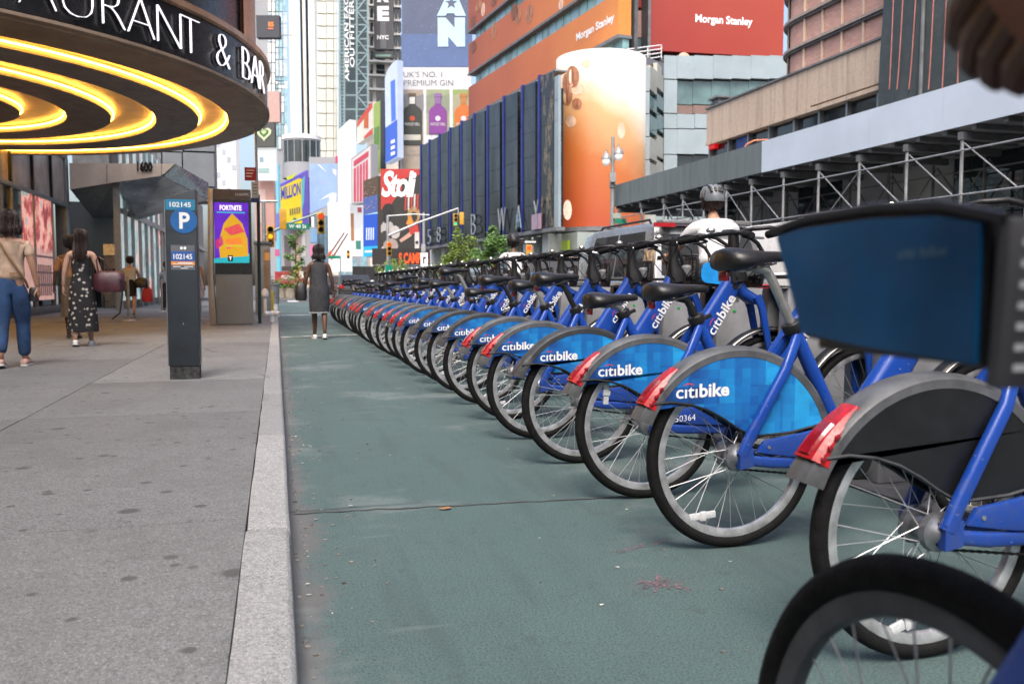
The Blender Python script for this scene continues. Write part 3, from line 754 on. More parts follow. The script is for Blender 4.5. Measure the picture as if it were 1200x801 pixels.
MB().tube([V((-.1, 0, .62)), V((-.05, 0, .4)), V((0, 0, .33))], .0, 4) if False else None
tl = MB(); rings = []
for i in range(9):
    a = 151 - 25 * i / 8; t = i / 8; out = .405 - .016 * t; w_ = .0485 - .014 * t; inn = .362 + .022 * t
    rings.append([polar(inn, a, -w_), polar(out - .016, a, -w_), polar(out - .002, a, -w_ * .72), polar(out, a, -w_ * .3), polar(out, a, w_ * .3), polar(out - .002, a, w_ * .72), polar(out - .016, a, w_), polar(inn, a, w_)])
tl_ = tl.loft(rings).build('tail_light', 'red_lens', bike0, smooth=30)
tl = MB(); rings = []
for i in range(6):
    a = 149.5 - 13 * i / 5; out = .4085 - .008 * i / 5; w_ = .03
    rings.append([polar(out - .012, a, -w_), polar(out, a, -w_ * .6), polar(out, a, w_ * .6), polar(out - .012, a, w_)])
tl.loft(rings).build('lens', 'red_deep', tl_, smooth=40)
b = MB()
for a in (149, 144.5, 140): b.sphere(polar(.385, a, -.0495), (.009, .003, .008), 8, 6)
b.build('lamp', 'red_deep', tl_)
# frame
fr = MB()
def tube_box(mb, pts, a_list, b_list, n=3):
    pts = [V(p) for p in pts]; rings = []
    for i, p in enumerate(pts):
        t = (pts[min(i + 1, len(pts) - 1)] - pts[max(i - 1, 0)]).normalized(); u = V((0, 1, 0)).cross(t).normalized()
        rings.append(rrect(p, u, (0, 1, 0), a_list[i], b_list[i], .4, n))
    return mb.loft(rings)
fr.tube([(.222, 0, .785), (.245, 0, .745), (.33, 0, .585), (.40, 0, .45), (.455, 0, .335)], [.024, .025, .026, .027, .03], 12)
for sy in (-1, 1):
    tube_box(fr, [(.0, sy * .068, .335), (.03, sy * .068, .40), (.17, sy * .058, .63), (.225, sy * .03, .725), (.245, sy * .012, .755)], [.021, .02, .018, .018, .014], [.013] * 5)
    tube_box(fr, [(.0, sy * .066, .322), (.12, sy * .064, .305), (.32, sy * .05, .295), (.45, sy * .03, .3)], [.018, .019, .02, .022], [.012] * 4)
    fr.obox((.012, sy * .068, .326), (.026, 0, .004), (0, .012, 0), (0, 0, .032))
fr.lathe([(.042, -.045), (.045, -.04), (.045, .04), (.042, .045)], 16, (.46, 0, .3), 'y')
frame = fr.build('frame', 'blue', bike0, bevel=0, smooth=45)
dt = MB(); tube_box(dt, [(.425, 0, .30), (.46, 0, .35), (.56, 0, .475), (.665, 0, .62), (.775, 0, .785), (.85, 0, .90), (.885, 0, .965)], [.04, .058, .066, .064, .06, .055, .05], [.03, .034, .034, .033, .032, .032, .032], 4)
dtt = dt.build('down_tube', 'blue', frame, smooth=45)
brand(V((.725, -.0345, .655)), (.53, 0, .85), (-.85, 0, .53), .255, dtt) if False else None
uu, vv = V((.545, 0, .838)), V((-.838, 0, .545))
brand(V((.735, -.0352, .655)) - vv * .012, uu, vv, .24, frame)
MB().lathe([(.0, -.036), (.016, -.0365), (.016, -.0335), (.009, -.0335)], 12, (.868, 0, .915), 'y').build('bolt', 'black', frame)
# chain guard plate with its number space
cg = MB(); cg.prism([(.055, -.074, .345), (.085, -.074, .385), (.22, -.074, .402), (.345, -.074, .425), (.40, -.074, .40), (.40, -.074, .31), (.2, -.074, .322)], (0, .018, 0))
cgp = cg.build('chain_guard', 'blue', bike0, bevel=.004)
MB().lathe([(.0, -.0765), (.006, -.0765), (.006, -.074)], 8, (.1, 0, .362), 'y').build('rivet', 'chrome', cgp)
# drive: chain, crank, pedals
ch = MB(); lp_ = []
for i in range(8): a = R(90 + 180 * i / 7); lp_.append(V((.02 + .038 * math.cos(a), -.05, .322 + .038 * math.sin(a))))
for i in range(8): a = R(-90 + 180 * i / 7); lp_.append(V((.46 + .076 * math.cos(a), -.05, .3 + .076 * math.sin(a))))
dense = []
for i in range(len(lp_)):
    p, q = lp_[i], lp_[(i + 1) % len(lp_)]; n = max(1, int((q - p).length / .012)); dense += [p + (q - p) * k_ / n for k_ in range(n)]
ch.tube(dense, [.0048 if i % 2 else .0028 for i in range(len(dense))], 6, closed=True)
ch.build('chain', 'tyre', bike0, smooth=20)
ck = MB(); ck.lathe([(.075, -.053), (.078, -.051), (.078, -.049), (.075, -.047)], 28, (.46, 0, .3), 'y'); ck.lathe([(.02, -.085), (.02, .085)], 12, (.46, 0, .3), 'y')
ca = R(200); cd = V((math.cos(ca), 0, math.sin(ca)))
for sy, q in ((-1, cd), (1, -cd)):
    tube_box(ck, [V((.46, sy * .075, .3)), V((.46, sy * .078, .3)) + q * .09, V((.46, sy * .085, .3)) + q * .165], [.016, .012, .013], [.007, .006, .006])
crank = ck.build('crank', 'black', bike0, smooth=40)
for sy, q in ((-1, cd), (1, -cd)):
    b = MB(); pc = V((.46, sy * .135, .3)) + q * .165; b.box(pc.x - .05, pc.x + .05, pc.y - .045, pc.y + .045, pc.z - .013, pc.z + .013); b.build('pedal', 'black', crank, bevel=.006)
# seat clamp, post and saddle (raised along the post for each bike)
PD = V((-.107, 0, .208)).normalized()
b = MB(); b.lathe([(.033, -.02), (.036, -.012), (.036, .016), (.03, .02)], 14); m_ = Matrix.Rotation(math.atan2(PD.x, PD.z), 3, 'Y')
b.v = [m_ @ p + V((.231, 0, .772)) for p in b.v]; b.obox((.262, -.01, .778), (.03, 0, .012), (0, .011, 0), (-.003, 0, .008)); b.build('seat_clamp', 'black', bike0, bevel=.002)
P0 = V((.231, 0, .772))
post = MB().tube([P0 - PD * .28, P0 + PD * .19, P0 + PD * .222 + V((-.006, 0, .002)), P0 + PD * .228 + V((-.05, 0, .008))], [.0165, .0165, .017, .017], 14).build('seat_post', 'chrome', bike0)
sd = MB(); rings = []
for x, wv, zt, zb in ((-.135, .028, -.012, -.055), (-.13, .075, .006, -.066), (-.105, .1, .014, -.072), (-.06, .103, .012, -.066), (-.01, .08, .006, -.05), (.04, .048, .002, -.04), (.09, .031, .002, -.036), (.13, .026, .0, -.034), (.15, .016, -.006, -.03)):
    rg = []
    for i in range(16):
        a = 2 * math.pi * i / 16; s_ = math.sin(a); c_ = math.cos(a)
        yv = wv * math.copysign(abs(c_) ** .75, c_); zc = (zt + zb) / 2; zz = zc + (zt - zb) / 2 * math.copysign(abs(s_) ** .7, s_)
        if s_ > 0: zz -= .012 * (abs(yv) / .1) ** 2
        rg.append(V((x, yv, zz)))
    rings.append(rg)
SC = P0 + PD * .228 + V((-.055, 0, .062))
sd.loft(rings); sd.v = [p + SC for p in sd.v]
sad = sd.build('saddle', 'saddle', bike0, smooth=70)
b = MB(); b.tube([SC + V((-.08, .02, -.06)), SC + V((-.03, .02, -.068)), SC + V((.08, .015, -.04))], .004, 6); b.tube([SC + V((-.08, -.02, -.06)), SC + V((-.03, -.02, -.068)), SC + V((.08, -.015, -.04))], .004, 6); b.build('saddle_rail', 'chrome', sad)
MB().obox(SC + V((-.115, 0, -.085)), (.008, 0, 0), (0, .028, 0), (0, 0, .018)).build('rear_reflector', 'red_deep', sad, bevel=.005)
# fork and front mudguard
fk = MB(); tube_box(fk, [(.885, 0, .955), (.93, 0, .88), (.985, 0, .845), (1.02, 0, .835)], [.035, .032, .03, .022], [.034, .035, .05, .055])
for sy in (-1, 1): tube_box(fk, [(.99, sy * .056, .86), (1.02, sy * .056, .80), (1.07, sy * .056, .58), (1.1, sy * .054, .325)], [.024, .022, .018, .014], [.011] * 4)
fork = fk.build('fork', 'blue', bike0, smooth=45)
g = MB(); rings = []
for i in range(30):
    a = 176 - 142 * i / 29
    rings.append([polar(r_, a, y_, (1.1, HUB)) for r_, y_ in ((.345, -.034), (.362, -.03), (.369, -.012), (.369, .012), (.362, .03), (.345, .034), (.347, .028), (.361, .0), (.347, -.028))])
g.loft(rings).build('front_mudguard', 'black', bike0, smooth=60)
g = MB(); g.tube([polar(.358, 172 - 136 * i / 24, -.0315, (1.1, HUB)) for i in range(25)], .0026, 5); g.build('mudguard_line', 'chrome', bike0, smooth=60)
# head cowl, stem and handlebar
st = MB(); tube_box(st, [(.895, 0, .94), (.888, 0, 1.0), (.875, 0, 1.06), (.872, 0, 1.19)], [.062, .055, .032, .026], [.05, .045, .03, .026])
stem = st.build('stem', 'black', bike0, smooth=50)
MB().lathe([(.0, .965), (.03, .97), (.036, .985), (.036, 1.03), (.02, 1.045)], 12, (.965, 0, 0)).build('headlight', 'dock', bike0)
bar = [(.74, -.335, 1.165), (.775, -.25, 1.175), (.83, -.15, 1.195), (.868, -.06, 1.2), (.875, 0, 1.2), (.868, .06, 1.2), (.83, .15, 1.195), (.775, .25, 1.175), (.74, .335, 1.165)]
hb = MB().tube(bar, .0125, 10).build('handlebar', 'black', bike0)
for sy in (-1, 1):
    b = MB(); p, q = V((.742, sy * .33, 1.1655)), V((.785, sy * .225, 1.179)); n = 16
    b.tube([p + (q - p) * i / n for i in range(n + 1)], [.018 + (.0022 if i % 2 else 0) for i in range(n + 1)], 12); b.tube([q, q + (q - p) * .12], .021, 12)
    b.build('grip', 'tyre', hb, smooth=30)
    b = MB(); b.tube([(.8, sy * .2, 1.175), (.85, sy * .215, 1.165), (.86, sy * .26, 1.16), (.825, sy * .315, 1.155)], [.009, .008, .0065, .006], 8); b.build('brake_lever', 'chrome' if sy < 0 else 'black', hb)
MB().lathe([(.0, .0), (.022, .004), (.027, .016), (.02, .028), (.0, .032)], 14, (.84, .165, 1.208)).build('bell', 'chrome', hb)
# front carrier: hoop, tray and instruction board
hp = MB()
for sy in (-1, 1):
    pts = [(.88, sy * .05, 1.2), (.9, sy * .13, 1.215), (.98, sy * .165, 1.222), (1.08, sy * .17, 1.205), (1.155, sy * .165, 1.16), (1.195, sy * .15, 1.09), (1.205, sy * .13, 1.0), (1.17, sy * .1, .965)]
    hp.tube(pts, .012, 8)
hp.tube([(1.195, -.15, 1.09), (1.2, 0, 1.085), (1.195, .15, 1.09)], .011, 8); hp.tube([(1.17, -.1, .965), (1.17, .1, .965)], .011, 8)
hp.box(.96, 1.18, -.1, .1, .955, .97); hp.bar((1.0, 0, .97), (.9, 0, 1.0), .05, .02)
bk = hp.build('basket', 'black', bike0, smooth=50)
ib = MB(); ib.loft([rrect((.985, 0, 1.085), (0, 1, 0), (.08, 0, 1), .105, .092, .2, 3), rrect((1.0, 0, 1.085), (0, 1, 0), (.08, 0, 1), .105, .092, .2, 3)])
ibb = ib.build('instruction_board', 'black', bk, smooth=30)
b = MB(); r2 = random.Random(3)
for j in range(7):
    for i in range(3):
        y0_ = -.085 + i * .06; z_ = 1.02 + j * .021
        for q in range(2):
            l_ = r2.uniform(.015, .045); xx = .9835 + (z_ + q * .008 - 1.085) * .08
            b.add([(xx, y0_, z_ + q * .008), (xx, y0_ + l_, z_ + q * .008), (xx + .0003, y0_ + l_, z_ + q * .008 + .004), (xx + .0003, y0_, z_ + q * .008 + .004)], [(0, 1, 2, 3)])
b.build('small_print', 'dock', bk, smooth=0)
bp = MB(); bp.loft([rrect((1.085, -.176, 1.075), (1, 0, -.1), (.1, 0, 1), .098, .062, .35, 4), rrect((1.085, -.168, 1.075), (1, 0, -.1), (.1, 0, 1), .098, .062, .35, 4)])
bp.build('side_panel', pm('bright_blue_panel', (.01, .27, .72), .35, var=.15, sc=12), bk, smooth=30)
cb = MB()
for y_, s_ in ((.04, 1), (-.04, -1), (.015, 1)):
    cb.tube([(.84, s_ * .19, 1.18), (.93, s_ * .15, 1.13), (.965, s_ * .1, 1.03), (.93, y_, .95), (.88, y_, .9)], .0035, 5)
    cb.tube([(.83, s_ * .2, 1.17), (.80, s_ * .12, 1.05), (.84, s_ * .06, .98), (.89, y_, .93)], .003, 5)
cb.build('cables', 'black', bike0, smooth=70)
index_kids()

# ------------------------------------------------------------------ docks
dock0 = thing('bike_dock', 'grey docking post', 'bike dock')
b = MB()
for sy in (-1, 1): b.prism([(1.08, sy * .055, .02), (1.08, sy * .055, .60), (1.10, sy * .055, .905), (1.42, sy * .055, .90), (1.5, sy * .055, .02)], (0, sy * .075, 0))
b.prism([(1.44, -.0545, .02), (1.30, -.0545, .90), (1.415, -.0545, .895), (1.49, -.0545, .02)], (0, .109, 0))
b.build('post', 'dock', dock0, bevel=.012)
MB().prism([(1.085, -.128, .908), (1.42, -.128, .904), (1.42, -.128, .912), (1.085, -.128, .918)], (0, .256, 0)).build('cap', 'dock_dk', dock0, bevel=.003)
MB().box(1.15, 1.23, -.1335, -.13, .82, .87).build('number_plate', 'dock_dk', dock0)
MB().sphere((1.2, -.13, .76), (.012, .004, .012), 10, 6).build('status_light', pm('green_lamp', (.02, .3, .06), .3), dock0)
MB().box(.98, 1.75, -.37, .37, .003, .02).build('base_plate', 'dock_dk', dock0, bevel=.004)
index_kids()

BX = 1.53
sp = [1.72, 2.65, 3.37, 4.13, 4.86, 5.62, 6.4]
while len(sp) < 26: sp.append(sp[-1] + .765 + rnd.uniform(-.03, .03))
height = [(z - .848) / .889 - .228 for z in [1.0, 1.05, .935, .885, 1.0, .96, 1.0, .9, 1.09, .97, 1.0, .93, 1.05, .9, .98] + [rnd.choice((.9, .95, 1.0, 1.06)) for _ in range(20)]]
silver = [1, 1, 0, 1, 0, 1, 0, 1, 1, 1, 0, 1, 0, 0, 1] + [rnd.random() < .5 for _ in range(20)]
rims = ['guard_gry', 'guard_gry', 'guard_gry', 'guard', 'guard_gry', 'guard_gry', 'guard', 'guard', 'guard', 'guard_gry', 'guard_gry', 'guard_gry', 'guard_gry'] + ['guard_gry' if rnd.random() < .7 else 'guard' for _ in range(20)]
lamp = [1, 1, 1, 0, 1, 1, 0, 0, 0, 1, 1, 1, 1] + [rnd.random() < .8 for _ in range(20)]
bluep = {4, 9, 12, 15, 18, 21}
LBL = ['nearest docked bike, its rear guard plain black without any lettering',
       'docked bike second from the near end, bright lettered guard and high silver seat post',
       'docked bike with the number 50364 on its chain guard, third from the near end',
       'docked bike fourth from the near end, low saddle, charcoal guard without red light',
       'docked bike fifth from the near end with a bright blue basket panel under its handlebar',
       'docked bike sixth from the near end, silver seat post and grey guard with red light',
       'docked bike seventh from the near end, black seat post and charcoal guard without red light',
       'docked bike eighth from the near end, very low saddle on a silver post',
       'docked bike ninth from the near end, charcoal guard, silver post, no red light',
       'docked bike tenth from the near end with blue basket panel and red tail light',
       'docked bike eleventh from the near end with a saddle standing higher than its neighbours',
       'docked bike twelfth from the near end, silver seat post and grey guard',
       'docked bike thirteenth from the near end with small blue basket panel',
       'docked bike fourteenth from the near end, low saddle on a black post',
       'docked bike fifteenth from the near end, silver post, well back in the row']
ORDN = ['first', 'second', 'third', 'fourth', 'fifth', 'sixth', 'seventh', 'eighth', 'ninth', 'tenth', 'eleventh', 'twelfth', 'thirteenth', 'fourteenth', 'fifteenth']
def setmat(o, m):
    o.material_slots[0].link = 'OBJECT'; o.material_slots[0].material = M[m]
STEER = [rnd.uniform(-7, 7) for _ in range(40)]
def style(bk_, k):
    gi = 0
    for c in list(ALLBK[bk_.name]):
        nm = c.name.split('.')[0]
        if nm in ('saddle', 'seat_post'):
            c.location = PD * height[k]
            if nm == 'seat_post': setmat(c, 'chrome' if silver[k] else 'black')
        elif nm == 'rear_guard': setmat(c, rims[k])
        elif nm == 'tail_light' and not lamp[k]: drop(c)
        elif nm in ('rear_wheel', 'front_wheel'):
            cx_ = 0 if nm == 'rear_wheel' else 1.1; a_w = (0 if k == 1 and nm == 'rear_wheel' else rnd.uniform(-3, 3)); hub_ = V((cx_, 0, HUB)); c.rotation_euler = (0, a_w, 0); c.location = hub_ - Matrix.Rotation(a_w, 3, 'Y') @ hub_
        elif nm in ('handlebar', 'stem', 'basket', 'cables') and k > 1: s_r = R(STEER[k]); piv = V((.88, 0, 0)); c.rotation_euler = (0, 0, s_r); c.location = piv - Matrix.Rotation(s_r, 3, 'Z') @ piv
        for d in list(ALLBK.get(c.name, [])):
            n2 = d.name.split('.')[0]
            if k == 0 and nm == 'rear_guard':
                if n2 == 'guard_panel': setmat(d, 'guard_blk')
                elif n2 in ('lettering', 'logo_arc'): drop(d)
                elif n2 == 'guard_trim': setmat(d, 'guard')
            if nm == 'basket' and n2 == 'side_panel' and k not in bluep: drop(d)
            elif nm == 'basket': d.location = (0, 0, -.085)
ALLBK = {}
DEAD = []
def drop(o):
    for c in ALLBK.get(o.name, []): drop(c)
    DEAD.append(o)
bikes = []
for k, y_ in enumerate(sp):
    o = bike0 if k == 0 else dup(bike0); bikes.append(o)
    o.location = (BX + rnd.uniform(-.025, .025) * (k > 2), y_, 0); o.rotation_euler = (0, 0, R(rnd.uniform(-1.6, 1.6)) * (k > 1))
    o['label'] = LBL[k] if k < 15 else 'small blue docked bike at the far end of the row, near the walking woman'
    o['group'] = 'blue bikes standing in the dock row'
    d = dock0 if k == 0 else dup(dock0); d.location = (BX, y_, 0); d['group'] = 'grey docking posts along the bike row'
    d['label'] = ('grey docking post numbered 15 at the bike with the charcoal guard' if k == 3 else 'grey docking post numbered 16 at the bike with the blue basket panel' if k == 4 else f'grey docking post holding the front wheel of the {ORDN[k]} bike from the near end' if k < 15 else 'small grey docking post near the far end of the bike row')
    if k in (3, 4):
        pass
for o in COL.objects:
    if o.parent: ALLBK.setdefault(o.parent.name, []).append(o)
fgb = dup(bike0, skip=('basket',)); 
for o in COL.objects:
    if o.parent and root_of(o) == fgb: ALLBK.setdefault(o.parent.name, []).append(o)
for k, o in enumerate(bikes): style(o, k)
for k in (3, 4):
    d = [c for c in COL.objects if c.name.startswith('bike_dock') and c.parent is None][k]
    npl = [c for c in ALLBK[d.name] if c.name.startswith('number_plate')][0]
    ORG[d] = V((0, 0, 0)); text_in(str(12 + k), V((1.158, -.1345, .828)), (1, 0, 0), (0, 0, 1), 'white', npl, wd=.05, ht=.034, bold=.02)
cg3 = [c for c in ALLBK[bikes[2].name] if c.name.startswith('chain_guard')][0]
text_in('50364', V((.10, -.0748, .338)), (1, 0, .05), (0, 0, 1), 'white', cg3, wd=.095, ht=.026, bold=.0)
for o in DEAD: bpy.data.objects.remove(o)

# ------------------------------------------------------------------ the ridden bike passing close by
fgb.location = (.62, -.44, 0); fgb.rotation_euler = (0, 0, R(90))
fgb['label'] = 'blue bike being ridden past in the near right corner, cut off by the frame'; fgb['group'] = 'bikes moving in the street'
ORG[fgb] = V((0, 0, 0))
# its basket: local x forward, +y is the side we see
for c in list(ALLBK.get(fgb.name, [])):
    nm = c.name.split('.')[0]
    if nm in ('front_mudguard', 'mudguard_line', 'fork', 'headlight'): 
        for d_ in ALLBK.get(c.name, []): bpy.data.objects.remove(d_)
        bpy.data.objects.remove(c)
    elif nm == 'front_wheel': setmat(c, 'guard_gry')
    elif nm in ('handlebar', 'stem', 'cables'):
        c.location = (-.04, 0, -.17); c.scale = (1, .62, 1)
fk = MB()
for sy in (-1, 1): tube_box(fk, [(.85, sy * .056, .80), (.89, sy * .057, .72), (.965, sy * .057, .58), (1.04, sy * .057, .44), (1.1, sy * .056, .325)], [.026, .03, .03, .028, .018], [.014] * 5)
fk.box(.77, .82, -.07, .07, .78, .84); fk.build('fork', 'blue', fgb, smooth=45)
bs = MB(); fl = .135
F0 = [(.885, .862), (.885, .968), (.93, .976), (1.0, .979), (1.09, .977), (1.14, .972), (1.135, .955), (1.09, .872), (1.0, .866)]
for sy in (-1, 1): bs.prism([(x, sy * fl, z) for x, z in F0], (0, -sy * .012, 0))
bs.box(.89, 1.09, -fl + .013, fl - .013, .862, .872)
bs.prism([(1.14, -fl + .013, .972), (1.125, -fl + .013, .972), (1.08, -fl + .013, .874), (1.09, -fl + .013, .872)], (0, 2 * fl - .026, 0))
fb = bs.build('basket', 'black', fgb, bevel=.004)
F1 = [(.888, .866), (.888, .962), (.93, .97), (1.0, .973), (1.09, .971), (1.132, .966), (1.088, .877), (1.0, .87)]
b = MB(); b.prism([(x, fl + .001, z) for x, z in F1], (0, .004, 0)); sp_ = b.build('side_panel', 'blue_dk', fb, smooth=0)
for sy in (-1, 1): b = MB(); b.tube([(.87, sy * fl, .964), (.93, sy * fl, .978), (1.0, sy * fl, .982), (1.09, sy * fl, .98), (1.145, sy * fl, .972)], .0045, 8); b.build('rim_tube', 'black', fb)
text_in('citi bike', V((.965, fl + .0055, .94)), (-1, 0, .02), (0, 0, 1), pm('faded_print', (.1, .2, .28), .5), sp_, wd=.05, ht=.008, bold=.01)
b = MB(); b.prism([(.884, -fl, .85), (.884, fl, .85), (.878, fl, .965), (.878, -fl, .965)], (-.012, 0, 0)); ib_ = b.build('instruction_board', 'dock_dk', fb, bevel=.004)
b = MB()
for j in range(7):
    z_ = .862 + j * .014
    for y0_, y1_ in ((.04, .125), (-.06, .03), (-.12, -.07)):
        xx = .8708 - (z_ - .85) * .052; b.add([(xx, y1_, z_), (xx, y0_, z_), (xx - .0003, y0_, z_ + .005), (xx - .0003, y1_, z_ + .005)], [(0, 1, 2, 3)])
b.build('small_print', 'clear', fb, smooth=0)
fb.location = (.03, .02, 0)
b = MB(); b.prism([(.80, .06, .70), (.93, .06, .715), (.93, .06, .735), (.80, .06, .735)], (0, -.12, 0)); b.build('latch_plate', 'bronze', fgb, bevel=.005)
b = MB(); b.prism([(.80, .05, .74), (.885, .05, .745), (.9, .05, .86), (.82, .05, .90)], (0, -.1, 0)); b.build('head_cowl', 'black', fgb, bevel=.01)
index_kids()

# ================================================================== PEOPLE
M['skin_tan'] = pm('skin_tan', (.42, .23, .15), .55, var=.08, sc=12)
M['skin_pale'] = pm('skin_light', (.5, .3, .22), .55, var=.08, sc=12)
M['skin_dark'] = pm('skin_brown', (.1, .045, .027), .5, var=.12, sc=14)
M['hair_blk'] = pm('black_hair', (.012, .009, .008), .5, var=.5, sc=40, bump=.5, bsc=90)
M['hair_br'] = pm('brown_hair', (.025, .012, .009), .5, var=.5, sc=40, bump=.5, bsc=90)
M['eye'] = pm('eye', (.03, .02, .015), .2)
M['lip'] = pm('lips', (.3, .09, .08), .5)
def cloth(name, c, var=.2, sc=9, bump=.8, bsc=11): return pm(name, c, .85, var=var, sc=sc, bump=bump, bsc=bsc)
def skinned(name, pts, edges, m, parent, root, sub=2, extra=None, smooth=80):
    """one continuous surface grown round a jointed skeleton; pts: name -> (position, radius or (rx, ry))"""
    names = list(pts); ix = {n: i for i, n in enumerate(names)}
    me = bpy.data.meshes.new(name)
    me.from_pydata([tuple(pts[n][0]) for n in names], [(ix[a], ix[b]) for a, b in edges], [])
    ob = bpy.data.objects.new(name, me); COL.objects.link(ob)
    sk = ob.modifiers.new('skin', 'SKIN'); sk.use_smooth_shade = True; sk.branch_smoothing = .4
    for n, i in ix.items():
        r_ = pts[n][1]; r_ = (r_, r_) if isinstance(r_, (int, float)) else r_
        sv = me.skin_vertices[0].data[i]; sv.radius = r_; sv.use_root = (n == root)
    ss = ob.modifiers.new('sub', 'SUBSURF'); ss.levels = sub; ss.render_levels = sub
    bpy.context.view_layer.update()
    dg = bpy.context.evaluated_depsgraph_get()
    m2 = bpy.data.meshes.new_from_object(ob.evaluated_get(dg))
    bpy.data.objects.remove(ob); bpy.data.meshes.remove(me)
    m2.name = name
    if extra:
        bm = bmesh.new(); bm.from_mesh(m2)
        for e in extra:
            em = e.mesh('x'); bm.from_mesh(em); bpy.data.meshes.remove(em)
        bm.to_mesh(m2); bm.free()
    m2.polygons.foreach_set('use_smooth', [True] * len(m2.polygons))
    m2.materials.clear()
    return place(name, m2, m, parent)
def head_mb(c, s=1., yaw=0., pitch=0.):
    """head with brow, nose, lips, chin and ears; faces +y before turning"""
    b = MB(); n, m_ = 20, 16; rings = []
    for i in range(1, m_):
        a = math.pi * i / m_; rg = []
        for j in range(n):
            t = 2 * math.pi * j / n; x = math.sin(a) * math.cos(t); y = math.sin(a) * math.sin(t); z = -math.cos(a)
            wx, wy = .073, .094
            if z < 0: wx *= 1 - .28 * (-z) ** 1.5; wy *= 1 - .16 * (-z)
            p = V((x * wx, y * wy, z * .115))
            if y > .3:
                f = max(0, 1 - abs(x) / .35)
                p.y += .02 * f * math.exp(-((z + .12) / .16) ** 2) + .007 * f * math.exp(-((z + .42) / .12) ** 2) + .012 * f * math.exp(-((z + .85) / .2) ** 2)
                fe = math.exp(-((abs(x) - .42) / .18) ** 2) * math.exp(-((z - .06) / .12) ** 2); p.y -= .009 * fe
            if y < 0 and z < -.3: p.y *= .86
            rg.append(p)
        rings.append(rg)
    b.loft(rings)
    for sx in (-1, 1): b.sphere((sx * .075, -.008, -.012), (.011, .02, .033), 8, 6)
    r_ = Matrix.Rotation(yaw, 3, 'Z') @ Matrix.Rotation(pitch, 3, 'X')
    b.v = [V(c) + r_ @ (p * s) for p in b.v]; return b
def hand_mb(w_, d, palm, s=1., curl=.25):
    """palm with four fingers of different length and a thumb; d = way the fingers point, palm = way the palm faces"""
    w_, d = V(w_), V(d).normalized(); pn = (V(palm) - d * V(palm).dot(d)).normalized(); side = d.cross(pn)
    b = MB(); rings = []
    for t, a, q in ((-.01, .024, .02), (.02, .03, .017), (.06, .04, .014), (.088, .038, .011)):
        rings.append(rrect(w_ + d * t * s, side, pn, a * s, q * s, .45, 2))
    b.loft(rings)
    for i, L in enumerate((.068, .078, .072, .056)):
        o = w_ + d * .082 * s + side * (-.029 + .0195 * i) * s; p = o; dd = d.copy(); pts = [p]
        for k, f in enumerate((.45, .32, .23)):
            ang = curl * (1 + .5 * k) * (1 + .12 * i); dd = (dd * math.cos(ang) + pn * math.sin(ang)).normalized(); p = p + dd * L * f * s; pts.append(p)
        b.tube(pts, [.0092 * s, .0088 * s, .0078 * s, .0055 * s], 7)
    o = w_ + d * .025 * s - side * .027 * s
    b.tube([o, o + (d * .6 - side * .7 + pn * .35).normalized() * .032 * s, o + (d * .85 - side * .55 + pn * .5).normalized() * .06 * s, o + (d * 1. - side * .35 + pn * .55).normalized() * .08 * s], [.013 * s, .0115 * s, .0095 * s, .006 * s], 7)
    return b
def face_bits(parent, c, s=1.):
    c = V(c)
    for sx in (-1, 1): MB().sphere(c + V((sx * .03, .076, .007)) * s, (.011 * s, .008 * s, .007 * s), 8, 6).build('eye', 'eye', parent)
    MB().sphere(c + V((0, .087, -.05)) * s, (.022 * s, .008 * s, .008 * s), 10, 6).build('mouth', 'lip', parent)
